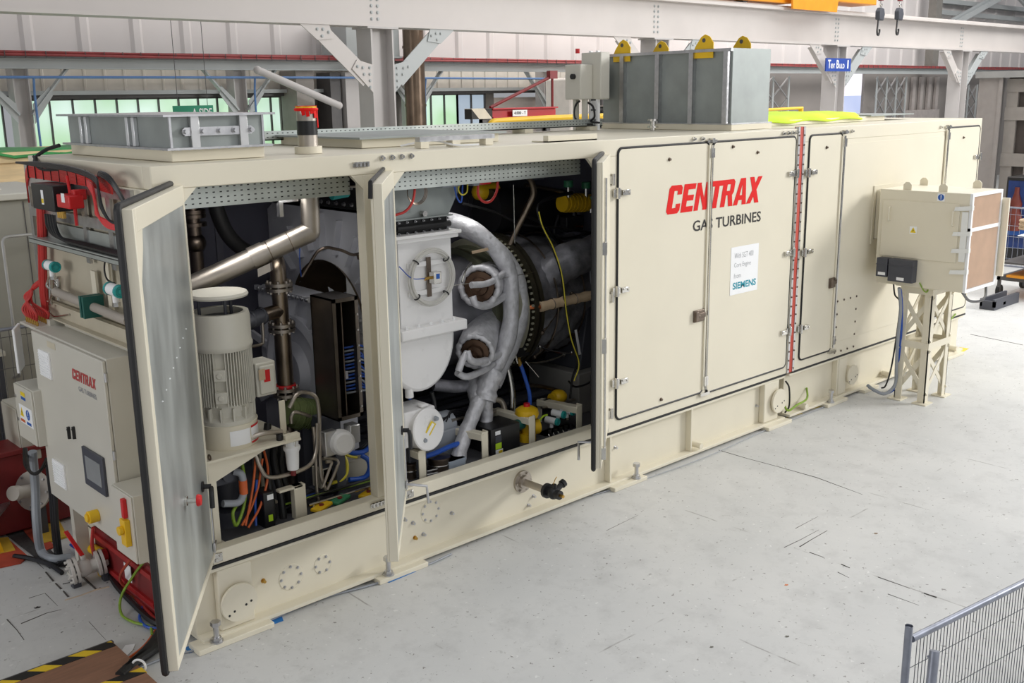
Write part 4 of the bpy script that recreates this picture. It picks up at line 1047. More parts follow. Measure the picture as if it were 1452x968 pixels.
for x in (2.2, 3.6, 5.0, 6.0): MB().box(x - .06, x + .06, 1.9, 2.1, H, H + .04).build('support_foot', CREAM2, t)
MB().tube(spline([(1.2, .45, H + .02), (1.1, .3, H + .1), (1.15, .2, H + .02)]), .008, 6)
o = MB().tube(spline([(2.3, .55, H + .012), (2.5, .4, H + .05), (2.62, .25, H + .012), (2.8, .18, H + .01)]), .009, 6).build('cord', PAPER)
tag(o, 'thin white cord lying on the roof beside the strut channel', 'cord')

# galvanised vent box
vx0 = 6.43; vy0 = .36
vx1 = at(1090, 150, y=vy0).x; vy1 = at(850, 150, x=vx0).y
c = thing('vent_box', 'tall galvanised vent box with yellow lifting lugs on the roof', 'vent box', ((vx0 + vx1) / 2, (vy0 + vy1) / 2, H))
vy1 = min(vy1, 2.15)
vz0 = H + .06; vz1 = at(1036, 68, x=vx0).z
MB().box(vx0 - .03, vx1 + .03, vy0 - .03, vy1 + .0, H, vz0).build('mounting_kerb', CREAM2, c, bevel=.004)
MB().box(vx0, vx1, vy0, vy1, vz0, vz1).build('vent_body', GALVD, c, smooth=0)
m = MB(); m.box(vx0 - .03, vx1 + .03, vy0 - .03, vy1 + .02, vz0, vz0 + .012)
m.box(vx0 - .035, vx0, vy0, vy1, vz1 - .03, vz1); m.build('flange', ZINC, c, smooth=0)
for px in (888, 938, 986, 1035):
    y = at(px, 120, x=vx0).y
    MB().box(vx0 - .055, vx0, y - .006, y + .006, vz0 + .012, vz1 - .03).box(vx0 - .06, vx0 - .05, y - .006, y + .05, vz0 + .012, vz1 - .03).build('stiffener', ZINC, c, smooth=0)
def ylug(px, py, x):
    p = at(px, py, x=x)
    m = MB(); w = .125
    m.prism([(x, p.y + w * a, vz1 + h) for a, h in ((-1, -.0), (-.98, .06), (-.6, .125), (-.1, .15), (.3, .125), (.85, .035), (1, 0))], (.012, 0, 0))
    m.box(x - .008, x + .004, p.y - w, p.y + w, vz1 - .09, vz1)
    l = m.build('lifting_lug', YELL, c, bevel=.002)
    MB().cyl((x - .002, p.y, vz1 + .09), (x + .014, p.y, vz1 + .09), .022, n=14).build('lug_hole', DARKG, l)
ylug(882, 64, vx0 - .02); ylug(998, 62, vx0 - .02)
ylug(936, 64, vx1 - .1); ylug(1051, 64, vx1 - .1)
m = MB(); q = at(930, 176, x=vx0 - .25)
m.cyl((vx0 - .3, q.y, H), (vx0 - .3, q.y, H + .1), .03, n=12); m.cyl((vx0 - .3, q.y, H + .1), (vx0 - .3, q.y, H + .12), .06, n=16); m.cyl((vx0 - .3, q.y, H + .03), (vx0 - .3, q.y, H + .045), .06, n=16)
tag(m.build('pipe_fitting', CHROME), 'small chrome flanged fitting on the roof before the vent box', 'fitting')
# control panel beside the vent box
pn = thing('control_box', 'grey green control box on legs beside the galvanised vent box', 'control box', (5.95, 2.02, H))
a, b2 = at(801, 92, x=5.85), at(823, 141, x=5.85)
MB().box(5.85, 6.05, b2.y, a.y, b2.z, a.z).box(6.05, 6.2, b2.y - .12, a.y - .06, b2.z + .0, a.z + .13).build('box_body', GREYCAB, pn, bevel=.01)
MB().cyl((5.85, (a.y + b2.y) / 2 - .02, a.z - .13), (5.815, (a.y + b2.y) / 2 - .02, a.z - .13), .03, n=14).build('rotary_switch', BLACK, pn)
q = at(819, 70, x=6.1)
MB().cyl((6.1, q.y, a.z + .13), (6.1, q.y, a.z + .18), .025, n=12).build('beacon', RED, pn)
for y in (a.y - .05, b2.y + .05): MB().box(5.95, 6.0, y - .025, y + .025, H, b2.z).build('support_leg', GREYCAB, pn)
ld = thing('cable_ladder', 'white upright cable ladder between the control box and the vent box', 'cable ladder', (6.1, 1.8, H))
y0, y1 = at(848, 120, x=6.08).y, at(838, 120, x=6.08).y
zt = at(843, 72, x=6.08).z
for y in (y0, y1): MB().box(6.06, 6.1, y - .014, y + .014, H, zt).build('side_rail', PAPER, ld)
MB().box(6.075, 6.08, y0, y1, H + .02, zt - .02).build('back_strip', PAPER, ld)
for k in range(7): MB().box(6.065, 6.074, y0 + .014, y1 - .014, H + .1 + k * .11, H + .115 + k * .11).build('rung', DGREY, ld)
for p0, p1, yx, lab in (((823, 92), (838, 141), 6.15, 'bright unpainted metal plate between the control box and the cable ladder'), ((849, 92), (862, 141), vx0 - .065, 'bright unpainted metal plate fixed on the vent box right of the cable ladder')):
    a, b3 = at(*p0, x=yx), at(*p1, x=yx)
    tag(MB().box(yx, yx + .012, b3.y, a.y, b3.z, a.z).box(yx + .012, yx + .06, (a.y + b3.y) / 2 - .03, (a.y + b3.y) / 2 + .03, b3.z + .05, a.z - .05).build('cover_plate', ALU), lab, 'plate')
label('yellow_edged_label', PAPER, c, (vx0 - .003, at(850, 82, x=vx0).y, at(850, 88, x=vx0).z), (0, -1, 0), (0, 0, 1), .09, .09)
for i, (pts, lab) in enumerate(((((822, 143), (816, 150), (815, 165), (822, 175), (840, 176)), 'black cable looping from the grey panel down to the roof'), (((828, 143), (840, 150), (843, 165), (838, 172), (850, 174)), 'black cable falling from the panel beside the cable ladder'))):
    tag(MB().tube(spline([at(px, py, x=5.95 + .05 * i) for px, py in pts]), .012, 6).build('panel_cable', BLACK), lab, 'cable')
tag(MB().tube(spline([at(px, py, z=H + .02) for px, py in ((808, 176), (830, 177), (855, 178), (885, 177))]), .022, 6).tube(spline([at(px, py, z=H + .025) for px, py in ((812, 178), (835, 176), (860, 176.5), (880, 178))]), .02, 6).build('cable_bundle', RUBBER), 'black cables bundled on the roof in front of the vent box', 'cable')

# generator roof
k = thing('roof_hatch', 'long low kerbed hatch on the generator roof under the hi-vis sheet', 'hatch', (8.9, 1.2, H))
MB().box(7.5, 10.4, .75, 1.9, H, H + .06).build('kerb', CREAM2, k, bevel=.004)
MB().box(9.95, 11.1, .7, 1.95, H + .06, H + .075).build('cover_sheet', GALVD, k)
m = MB(); n1, n2 = 28, 8; vs = []
for j in range(n2 + 1):
    for i in range(n1 + 1):
        u, w = i / n1, j / n2
        x = 7.45 + 2.35 * u + .03 * math.sin(j * 2.1); y = .72 + 1.0 * w + .02 * math.sin(i * .7)
        z = H + .085 + .012 * math.sin(i * .8 + j) * math.sin(j * .9 + i * .35) + .04 * math.sin(PI * w) + .02 * math.sin(PI * u)
        if j == 0: z = H + .045 + .012 * math.sin(i * .6)
        vs.append((x, y, z))
m.add(vs, [(j * (n1 + 1) + i, j * (n1 + 1) + i + 1, (j + 1) * (n1 + 1) + i + 1, (j + 1) * (n1 + 1) + i) for j in range(n2) for i in range(n1)])
o = m.build('hivis_sheet', HIVIS, smooth=180); md = o.modifiers.new('th', 'SOLIDIFY'); md.thickness = .015
tag(o, 'crumpled fluorescent yellow sheet lying on the generator roof', 'sheet')

# ------------------------------------------------------------ filter unit on lattice stand at right
fu = thing('filter_unit', 'cream box-shaped filter unit with taped pleated filter on a stand', 'filter unit', (9.1, -.7, 1.36))
fx0, fx1, fy0, fy1, fz0, fz1 = 8.72, 9.5, -1.2, -.16, 1.405, 2.51
m = MB(); m.prism([(fx0, fy0, fz0), (fx0, fy1 - .0, fz0 + .0), (fx0, fy1, fz0 + .02), (fx0, fy1 + .02, fz0 + .3), (fx0, fy1 + .02, fz1), (fx0, fy0, fz1)], (fx1 - fx0, 0, 0))
m.box(fx0 + .2, fx1 - .05, fy1 + .02, -.0, 1.95, 2.42)
m.build('casing', CREAM, fu, bevel=.006)
m = MB(); m.frame(fx0 + .09, fx1 + .15, 1.84, 2.53, .05, -.02, -.0); m.frame(fx0 + .15, fx1 + .09, 1.9, 2.47, .03, -.06, -.02); m.build('wall_flange', CREAM2, fu)
dm = MB(); dm.box(fx0 - .012, fx0, fy0 + .1, fy1 - .03, fz0 + .33, fz1 - .12); dp = dm.build('access_door', CREAM, fu, bevel=.004)
for y in (fy1 - .13, fy0 + .16): MB().tube(fillet([(fx0 - .012, y, fz1 - .2), (fx0 - .05, y, fz1 - .2), (fx0 - .05, y, fz1 - .36), (fx0 - .012, y, fz1 - .36)], .02), .009, 8).build('pull_handle', CREAM2, dp)
for x, y in ((fx0 + .04, fy0 + .75), (fx0 + .04, fy0 + .33), (fx1 - .05, fy1 - .15), (fx1 - .05, fy0 + .25)):
    MB().prism([(x, y + a, fz1 + h) for a, h in ((-.05, 0), (-.05, .06), (-.02, .09), (.02, .09), (.05, .06), (.05, 0))], (.012, 0, 0)).build('lifting_eye', CREAM2, fu)
# pleated filter face (-y side)
m = MB(); n = 34; vs = []
for i in range(n * 2 + 1):
    x = fx0 + .03 + (fx1 - fx0 - .06) * i / (2 * n)
    vs += [(x, fy0 - .012 - (.012 if i % 2 else 0), fz0 + .04), (x, fy0 - .012 - (.012 if i % 2 else 0), fz1 - .04)]
m.add(vs, [(2 * i, 2 * i + 2, 2 * i + 3, 2 * i + 1) for i in range(2 * n)])
m.build('filter_pleats', PLEAT, fu, smooth=0)
m = MB(); m.frame(fx0, fx1, fz0 + .0, fz1, .035, fy0 - .03, fy0); m.box(fx0, fx1, fy0 - .032, fy0, fz1 - .42, fz1 - .38); m.build('filter_frame', PAPER, fu)
for z in (2.33, 2.05, 1.86, 1.62): MB().prism([(fx0 - .0185, fy0 + .16, z - .015), (fx0 - .0185, fy0 - .036, z + .0), (fx0 - .0185, fy0 - .036, z + .05), (fx0 - .0185, fy0 + .15, z + .03)], (-.002, 0, 0)).box(fx0 - .018, fx0 + .03, fy0 - .039, fy0 - .036, z, z + .05).build('tape_strip', TAPE, fu, smooth=0)
MB().box(fx0 - .016, fx0 - .013, fy0, fy0 + .07, fz0 + .35, fz1 - .2).build('tape_strip', TAPE, fu, smooth=0)
MB().box(fx1 + .02, fx1 + .05, fy0 - .1, fy1, fz0 + .1, fz1 - .1).build('side_baffle', CREAM, fu)
sticker_warn(fu, (fx0 - .013, fy0 + .66, 2.02), (0, -1, 0), (0, 0, 1), .085)
sticker_warn(fu, (fx0 - .001, fy0 + .37, fz1 - .1), (0, -1, 0), (0, 0, 1), .085, 'disc')
sticker_warn(fu, (fx0 - .001, fy1 - .12, 1.76), (0, -1, 0), (0, 0, 1), .08, 'disc'); sticker_warn(fu, (fx0 - .001, fy1 - .22, 1.74), (0, -1, 0), (0, 0, 1), .07); sticker_warn(fu, (fx0 - .001, fy1 - .36, 1.74), (0, -1, 0), (0, 0, 1), .08)
for (y0, y1, z0, z1, lab) in ((fy1 - .05, fy1 - .185, 1.5, 1.72, 'smaller dark grey junction box under the filter unit stickers'), (fy1 - .2, fy1 - .5, 1.46, 1.72, 'larger dark grey junction box on the lower filter unit')):
    j = thing('junction_box', lab, 'junction box', (fx0 - .06, (y0 + y1) / 2, z0))
    MB().box(fx0 - .11, fx0 - .002, y1, y0, z0, z1).box(fx0 - .115, fx0 - .02, y1 - .006, y0 + .006, z1 - .08, z1 - .07).build('box_body', DGREY, j, bevel=.008)
    label('maker_plate', PAPER, j, (fx0 - .1105, (y0 + y1) / 2 + .04, z0 + .02), (0, -1, 0), (0, 0, 1), .09, .035)
st = thing('lattice_stand', 'cream steel lattice stand under the filter unit', 'stand', (9.09, -.62, 0))
sx0, sx1, sy0, sy1 = 8.82, 9.36, -.82, -.44
for x, s in ((sx0, 1), (sx1, -1)):
    for y, t in ((sy0, 1), (sy1, -1)):
        MB().box(x, x + s * .09, y, y + t * .012, .012, 1.39).box(x, x + s * .012, y, y + t * .09, .012, 1.39).box(x - s * .07, x + s * .12, y - t * .05, y + t * .12, 0, .014).build('leg', CREAM2, st, smooth=0)
m = MB()
for za, zb_ in ((.1, .66), (.74, 1.3)):
    for (xa, ya), (xb, yb2), up in (((sx0, sy0), (sx1, sy0), (0, 1, 0)), ((sx0, sy1), (sx1, sy1), (0, 1, 0)), ((sx0, sy0), (sx0, sy1), (1, 0, 0)), ((sx1, sy0), (sx1, sy1), (1, 0, 0))):
        cxm, cym = (sx0 + sx1) / 2, (sy0 + sy1) / 2
        o1 = V((up[0] * math.copysign(.016, cxm - xa), up[1] * math.copysign(.016, cym - ya), 0)); o2 = o1 * 1.7
        m.bar(V((xa, ya, za)) + o1, V((xb, yb2, zb_)) + o1, .055, .008, up); m.bar(V((xb, yb2, za)) + o2, V((xa, ya, zb_)) + o2, .055, .008, up)
m.build('cross_brace', CREAM2, st, smooth=0)
for z in (.7, 1.35): MB().box(sx0 - .006, sx1 + .006, sy0 - .006, sy0 + .004, z - .04, z + .04).box(sx0 - .006, sx1 + .006, sy1 - .004, sy1 + .006, z - .04, z + .04).box(sx0 - .0055, sx0 + .004, sy0 + .004, sy1 - .004, z - .04, z + .04).box(sx1 - .004, sx1 + .0055, sy0 + .004, sy1 - .004, z - .04, z + .04).box(sx0 + .004, sx1 - .004, sy0 + .004, sy1 - .004, z - .02, z - .01).build('ring_frame', CREAM2, st, smooth=0)
MB().box(sx0 - .06, sx1 + .06, sy0 - .05, sy1 + .05, 1.39, 1.405).build('top_plate', CREAM2, st)
# cables down the stand
def px_tube(name, m, lab, cat, pts, r, y=None, n=8, sp=True, group=None, par=None):
    P = [at(q[0], q[1], **{('y' if y is not None or len(q) > 2 else 'z'): (q[2] if len(q) > 2 else y)}) for q in pts]
    mb = MB().tube(spline(P) if sp else P, r, n)
    o = mb.build(name, m, par)
    return tag(o, lab, cat, group) if par is None else o
L2 = -.45
px_tube('blue_hose', BLUE, 'blue cable strapped down the lattice stand leg', 'cable', [(1277, 410, -.5), (1279, 435, -.5), (1278, 470, -.48), (1275, 510, -.47), (1274, 540, -.46), (1262, 556, -.42), (1245, 556, -.32), (1232, 549, -.2)], .014)
px_tube('grey_hose', GREYP, 'grey conduit beside the blue cable on the lattice stand', 'cable', [(1275, 408, -.5), (1277, 440, -.5), (1273, 480, -.48), (1271, 520, -.47), (1269, 545, -.45), (1255, 558, -.4), (1240, 553, -.3), (1230, 546, -.2)], .02)
px_tube('black_hose', BLACK, 'thin black cable looping from the smaller dark junction box', 'cable', [(1267, 402, -.3), (1269, 418, -.3), (1276, 430, -.4), (1272, 470, -.4), (1264, 520, -.4), (1256, 546, -.35), (1250, 550, -.3)], .01)
px_tube('earth_cable', GREENY, 'green yellow earth wire curling under the filter unit', 'cable', [(1304, 401, -.72), (1310, 412, -.74), (1315, 413, -.76), (1317, 402, -.76)], .008)
px_tube('earth_cable', GREENY, 'green yellow earth wire at the far end of the base rail', 'cable', [(1355, 445, -.01), (1345, 458, -.03), (1343, 473, -.03), (1347, 477, .0)], .01)
px_tube('drain_hose', BLACK, 'black drain hose drooping from the taped filter corner', 'hose', [(1365, 415, -1.2), (1374, 426, -1.1), (1388, 427, -1.0), (1397, 420, -.9), (1398, 405, -.8)], .016)
px_tube('earth_cable', GREENY, 'green yellow earth wire drooping at the enclosure joint', 'cable', [(1144, 550, .06), (1144, 565, -.02), (1130, 574, -.06), (1118, 582, -.06), (1112, 575, .02)], .012)
px_tube('joint_cable', BLACK, 'thin black cable hanging at the base rail joint', 'cable', [(1114, 540, .03), (1119, 550, .0), (1119, 575, .0), (1113, 585, .02)], .01)
# ================================================================== LEFT END OF THE ENCLOSURE
def X(px, py, x): return at(px, py, x=x)
def xtube(name, m, lab, cat, pts, r, x, n=8, group=None, par=None, sp=True):
    P = [at(q[0], q[1], x=(q[2] if len(q) > 2 else x)) for q in pts]
    o = MB().tube(spline(P) if sp else P, r, n).build(name, m, par)
    return o if par is not None else tag(o, lab, cat, group)
def xbox(mb, px0, py0, px1, py1, x, depth):
    """box whose -x face spans two pixel corners (upper-left, lower-right) on plane x"""
    a, b = X(px0, py0, x), X(px1, py1, x)
    return mb.box(x, x + depth, min(a.y, b.y), max(a.y, b.y), min(a.z, b.z), max(a.z, b.z))

# main control cabinet
CXF = -.27
ca, cb = X(43, 464, CXF), X(175, 776, CXF)
cy0, cy1, cz0, cz1 = cb.y, ca.y, cb.z + .0, ca.z - .01
cz0 = X(175, 777, CXF).z
cc = thing('control_cabinet', 'light grey control cabinet with red lettering and dark screen on the end wall', 'cabinet', (-.15, (cy0 + cy1) / 2, cz0))
MB().box(CXF + .025, -.0, cy0 + .02, cy1 - .0, cz0, cz1).box(-.06, -.0, cy0 + .1, cy1 - .1, cz1, cz1 + .04).build('cabinet_body', GREYCAB, cc, bevel=.006)
dr = MB().box(CXF, CXF + .022, cy0 + .02, cy1, cz0 + .01, cz1 - .012).build('door', GREYCAB, cc, bevel=.005)
for z in (cz1 - .12, (cz0 + cz1) / 2 - .0, cz0 + .1): MB().cyl((CXF + .012, cy0 + .012, z - .03), (CXF + .012, cy0 + .012, z + .03), .011, n=10).build('hinge', ZINC, dr)
def cpt(px, py): return X(px, py, CXF)
q = cpt(103, 536); q2 = cpt(136, 552)
block_logo('logo_lettering', mat('faded_red', (176, 66, 66), .5), dr, (CXF - .001, q.y, q.z), (0, -1, 0), (0, 0, 1), q.y - q2.y, .075, .2)
q = cpt(112, 552); q2 = cpt(137, 562)
text('GAS TURBINES', 'logo_lettering', TXTG, dr, (CXF - .001, q.y, q.z - .01), (0, -1, 0), (0, 0, 1), q.y - q2.y, .035, .008)
for (a, b2, c3) in (((56, 494), (76, 544), 'v'), ((76, 649), (97, 700), 'v')):
    p, r = cpt(*a), cpt(*b2)
    v = MB(); v.box(CXF - .014, CXF, r.y, p.y, r.z + .03, p.z)
    k = 9
    for i in range(k): v.box(CXF - .02, CXF - .014, r.y + .008, p.y - .008, r.z + .04 + i * (p.z - r.z - .05) / k, r.z + .048 + i * (p.z - r.z - .05) / k)
    v.build('filter_vent', PAPER, dr, bevel=.002)
p, r = cpt(119, 631), cpt(155, 708)
fr = MB().box(CXF - .02, CXF, r.y, p.y, r.z + .02, p.z - .0).build('screen_bezel', DGREY, dr, bevel=.004)
MB().box(CXF - .022, CXF - .019, r.y + .05, p.y - .05, r.z + .075, p.z - .055).build('screen', SCREEN, fr)
for px in (99.5, 106.5):
    p = cpt(px, 612); MB().box(CXF - .02, CXF, p.y - .009, p.y + .009, p.z - .05, p.z + .04).cyl((CXF - .02, p.y, p.z + .02), (CXF - .024, p.y, p.z + .02), .006, n=8).build('handle', BLACK, dr, bevel=.003)
p = cpt(139, 730); m = MB(); m.cyl((CXF, p.y, p.z), (CXF - .07, p.y, p.z), .045, n=18, cap=True); m.cyl((CXF - .07, p.y, p.z), (CXF - .085, p.y, p.z), .03, n=16); m.build('stop_button_shroud', YELL, dr, bevel=.003)
label('title_plate', mat('plate_beige', (206, 198, 176), .5), dr, (CXF - .001, cpt(67, 488).y, cpt(67, 491).z), (0, -1, 0), (0, 0, 1), .16, .045)
# side switch box
a, b2 = X(163, 690, -.3), X(205, 796, -.3)
sb = thing('switch_box', 'small grey switch box with yellow stop switch beside the control cabinet', 'switch box', (-.2, cy0 - .15, b2.z))
sy1, sz1, sz0 = cy0 + .005, X(165, 690, -.3).z, X(178, 786, -.3).z
MB().box(-.30, -.04, sy1 - .33, sy1, sz0, sz1).build('box_body', GREYCAB, sb, bevel=.006)
MB().box(-.312, -.30, sy1 - .325, sy1 - .005, sz0 + .005, sz1 - .005).build('lid', GREYCAB, sb, bevel=.005)
ym = sy1 - .2
MB().box(-.35, -.312, ym - .08, ym + .0, sz0 + .12, sz0 + .30).cyl((-.35, ym - .04, sz0 + .23), (-.38, ym - .04, sz0 + .23), .03, n=14).build('stop_switch', YELL, sb, bevel=.004)
MB().box(-.34, -.312, ym - .06, ym - .02, sz1 - .16, sz1 - .03).build('red_switch', RED, sb, bevel=.004)
MB().cyl((-.312, ym - .02, sz1 - .22), (-.325, ym - .02, sz1 - .22), .018, n=12).build('green_lamp', GREEN, sb)

# warning box further left, plus its back box
wb = thing('junction_box', 'grey electrical box with warning stickers left of the control cabinet', 'junction box', (-.3, 1.7, 1.0))
a, b2 = X(21, 541, -.33), X(56, 634, -.33)
MB().box(-.33, -.13, b2.y, a.y, b2.z, a.z).build('box_body', GREYCAB, wb, bevel=.006)
MB().box(-.345, -.33, b2.y + .005, a.y - .005, b2.z + .005, a.z - .005).build('lid', GREYCAB, wb, bevel=.005)
w = a.y - b2.y
h = a.z - b2.z
sheet = label('warning_sheet', PAPER, wb, (-.346, a.y - w * .22, b2.z + .32 * h), (0, -1, 0), (0, 0, 1), w * .72, .34 * h)
sw = min(w * .32, .22 * h)
sticker_warn(sheet, (-.3475, a.y - w * .25, b2.z + .42 * h), (0, -1, 0), (0, 0, 1), sw); sticker_warn(sheet, (-.3475, a.y - w * .59, b2.z + .42 * h), (0, -1, 0), (0, 0, 1), sw, 'disc')
label('caption_strip', ORANGE, sheet, (-.3475, a.y - w * .25, b2.z + .345 * h), (0, -1, 0), (0, 0, 1), sw, .05 * h); label('caption_strip', LBLB, sheet, (-.3475, a.y - w * .59, b2.z + .345 * h), (0, -1, 0), (0, 0, 1), sw, .05 * h)
label('small_label', LBLY, wb, (-.346, a.y - w * .4, b2.z + .84 * h), (0, -1, 0), (0, 0, 1), w * .25, .07 * h); label('small_label', LBLB, wb, (-.346, a.y - w * .4, b2.z + .77 * h), (0, -1, 0), (0, 0, 1), w * .25, .05 * h)
for z in (a.z - .1, b2.z + .15): MB().cyl((-.345, a.y - .035, z), (-.352, a.y - .035, z), .014, n=10).build('lock', ZINC, wb)
tag(MB().box(-.13, -.03, b2.y + .05, b2.y + .12, .02, a.z + .5).box(-.2, .02, b2.y + .02, b2.y + .15, 0, .02).build('support_post', GREYCAB), 'grey upright post carrying the warning-sticker box', 'post')
a2, b3 = X(2, 566, -.1), X(34, 655, -.1)
tag(MB().box(-.1, .05, b3.y, a2.y, b3.z, a2.z).box(-.112, -.1, b3.y + .01, a2.y - .01, b3.z + .01, a2.z - .01).box(-.02, .02, b3.y + .1, b3.y + .16, 0, b3.z).build('terminal_box', GREYCAB, bevel=.006), 'plain grey box on a post behind the warning-sticker box', 'terminal box')
# open terminal cupboard at cabinet's left with glands
tc = thing('terminal_cupboard', 'narrow open cupboard with red cable glands left of the control cabinet', 'cupboard', (-.1, 2.1, 1.3))
gz = cz1 - .0
MB().box(-.24, -.02, cy1 + .01, cy1 + .34, gz - .02, gz).box(-.06, -.02, cy1 + .01, cy1 + .34, 1.25, gz - .02).box(-.24, -.02, cy1 + .01, cy1 + .03, 1.25, gz - .02).build('cupboard_body', GREYCAB, tc, bevel=.004)
MB().bar((-.25, cy1 + .33, (1.66 + gz) / 2), (-.36, cy1 + .11, (1.66 + gz) / 2), .018, gz - 1.68).build('open_door', PAPER, tc, bevel=.004)
MB().box(-.2, -.06, cy1 + .05, cy1 + .3, 1.3, 1.36).box(-.1, -.06, cy1 + .1, cy1 + .25, 1.4, 1.8).build('terminal_rail', BLACK, tc)
k = 0
bend = X(48, 422, -.08)
for i in range(6):
    for j in range(2):
        gx, gy = -.2 + j * .08, cy1 + .06 + i * .045
        p = V((gx, gy, gz))
        g = tag(MB().cyl(p, p + V((0, 0, .04)), .008, n=8).cyl(p + V((0, 0, .01)), p + V((0, 0, .022)), .011, n=6).build('cable_gland', BRASS), 'brass cable gland on top of the narrow open cupboard', 'gland', 'brass glands on the open cupboard')
        q = X(34 + i * 2.2, 420 + 2 * j, -.15) + V((0, .02 * (i - 3) * .3, 0))
        tag(MB().tube(spline([p + V((0, 0, .04)), p + V((-.01, .012 * (i - 2), .1)), q, X(48, 408, -.1) + V((0, .008 * (i - 3), .01 * j)), X(62, 396, -.06) + V((.0, .008 * (i - 3), .008 * j))]), .009, 6).build('red_cable', REDC), 'red cable fanning out of the brass glands at far left', 'cable', 'red cables above the open cupboard')
# vertical red bundle, top bundle and loop on the wall
def bundle(name, m, lab, pts, x, n, r, spread):
    mb = MB()
    for k in range(n):
        a = 2 * PI * k / n; P = [at(q[0], q[1], x=(q[2] if len(q) > 2 else x)) + V((spread * .5 * math.cos(a), spread * math.sin(a), spread * math.cos(a * 2) * .6)) for q in pts]
        mb.tube(spline(P, 8), r, 6)
    return tag(mb.build(name, m), lab, 'cable')
bundle('red_cable_run', REDC, 'bundle of red cables rising up the left edge of the end wall', [(69, 462), (64, 430), (61, 400), (60, 350), (58, 300), (56, 275)], -.07, 6, .016, .03)
m = MB()
for k in range(9):
    z = 3.175 - k * .0095; yy = 2.07 - .0 * k
    P = [V((-.06, yy, 2.9)), V((-.06, yy + .0, z - .06)), V((-.06, yy - .06, z)), V((-.065, 1.3, z - .004)), V((-.065, .75, z - .01)), V((-.09, .5 + .01 * k, z - .02)), V((-.1, .36, z - .03))]
    m.tube(fillet(P, .06), .0062, 6)
tag(m.build('red_cable_run', REDC), 'ribbon of red cables along the top of the end wall', 'cable')
for k in range(8): MB().box(-.074, -.045, 1.98 - k * .16, 1.9835 - k * .16, 3.09, 3.182).build('cable_tie_strip', BLACK, bpy.data.objects['red_cable_run.001'])
def yz(y, z, x=-.1): return V((x, y, z))
m = MB()
for k in range(5): m.tube(spline([yz(.75, 3.13 - .008 * k), yz(.6, 3.1 - .012 * k, -.13), yz(.5, 3.02 - .01 * k, -.16), yz(.47 + .006 * k, 2.93, -.16), yz(.4, 2.86 + .01 * k, -.14), yz(.28, 2.85 + .008 * k), yz(.2, 2.88 + .008 * k, -.08)], 8), .009, 6)
tag(m.build('cable_loop', mat('loop_red', (214, 50, 52), .4)), 'red cables looping down at the top corner of the end wall', 'cable')
m = MB()
for k in range(4): m.tube(spline([yz(2.12 - .02 * k, 3.2), yz(1.6, 3.215 - .008 * k), yz(1.0, 3.205 - .008 * k), yz(.55, 3.17 - .01 * k, -.13), yz(.4, 3.1 - .012 * k, -.17), yz(.36 + .008 * k, 2.98, -.17), yz(.3, 2.9, -.15), yz(.2, 2.9, -.1)], 8), .0085, 7)
for k in range(3): m.tube(spline([yz(.55, 3.17), yz(.36, 3.185 + .01 * k, -.16), yz(.2, 3.14 + .014 * k, -.16), yz(.13 - .008 * k, 3.0, -.12), yz(.14, 2.8, -.08)], 8), .011, 7)
tag(m.build('black_cable_run', BLACK), 'black cables along the top of the end wall curling at the corner', 'cable')
m = MB()
m.tube(spline([X(84, 206, .1), X(66, 212, .05), X(52, 222, 0), X(50, 232, -.05), X(62, 240, -.06), X(85, 240, -.06)]), .014, 8)
m.tube(spline([X(48, 222, .0), X(56, 232, -.03), X(80, 237, -.05), X(120, 243, -.06)]), .012, 8)
tag(m.build('black_hose', RUBBER), 'thick black hose bending over the back roof corner', 'hose')
t = thing('wall_tray', 'galvanised strut frame with black cables on the end wall', 'cable tray', (-.05, 1.1, 2.6))
m = MB()
for z in (3.06, 2.84): m.box(-.055, -.03, .2, 2.1, z - .035, z + .035)
m.box(-.05, -.03, 2.06, 2.12, .6, 3.2); m.box(-.05, -.03, 1.0, 1.06, 2.55, 3.1); m.box(-.05, -.03, .55, .62, 2.55, 3.1)
m.build('strut_channel', ZINC, t, smooth=0)
m = MB(); m.box(-.13, -.03, .1, 1.95, 2.655, 2.665); m.box(-.132, -.128, .1, 1.95, 2.62, 2.665); m.box(-.04, -.03, .1, 1.95, 2.6, 2.78); m.build('tray', PERF, t, smooth=0)
m = MB()
for k in range(4): m.tube(spline([yz(1.55 - .05 * k, 2.86, -.12), yz(1.53 - .05 * k, 2.76, -.12), yz(1.4 - .04 * k, 2.70, -.1 - .006 * k), yz(1.0, 2.685, -.06 - .016 * k), yz(.12, 2.68, -.06 - .016 * k)], 6), .014, 6)
m.build('black_cables', BLACK, t)
bx = thing('relay_box', 'black electrical box mounted high on the end wall', 'relay box', (-.15, 1.6, 2.85))
a, b2 = X(43, 259, -.2), X(78, 301, -.2)
MB().box(-.2, -.055, b2.y, a.y, b2.z, a.z).build('box_body', BLACK, bx, bevel=.006)
label('warning_label', PAPER, bx, (-.2008, (a.y + b2.y) / 2 + .02, b2.z + .04), (0, -1, 0), (0, 0, 1), .045, .1)
label('yellow_label', LBLY, bx, (-.2022, (a.y + b2.y) / 2 + .018, b2.z + .05), (0, -1, 0), (0, 0, 1), .04, .03)
m = MB()
for k in range(3): m.cyl((-.13, b2.y + .12 - .04 * k, b2.z - .05), (-.13, b2.y + .12 - .04 * k, b2.z), .016, n=8)
m.build('gland', BRASS, bx)
ri = thing('isolator_box', 'bright red isolator box beside the black box on the end wall', 'isolator', (-.15, 1.2, 2.9))
a, b3 = X(79, 275, -.2), X(99, 297, -.2)
MB().box(-.2, -.1, b3.y, min(a.y, b2.y - .005), b3.z - .0, a.z + .0).box(-.14, -.055, b3.y + .06, b3.y + .12, b3.z + .05, b3.z + .12).build('box_body', RED, ri, bevel=.008)
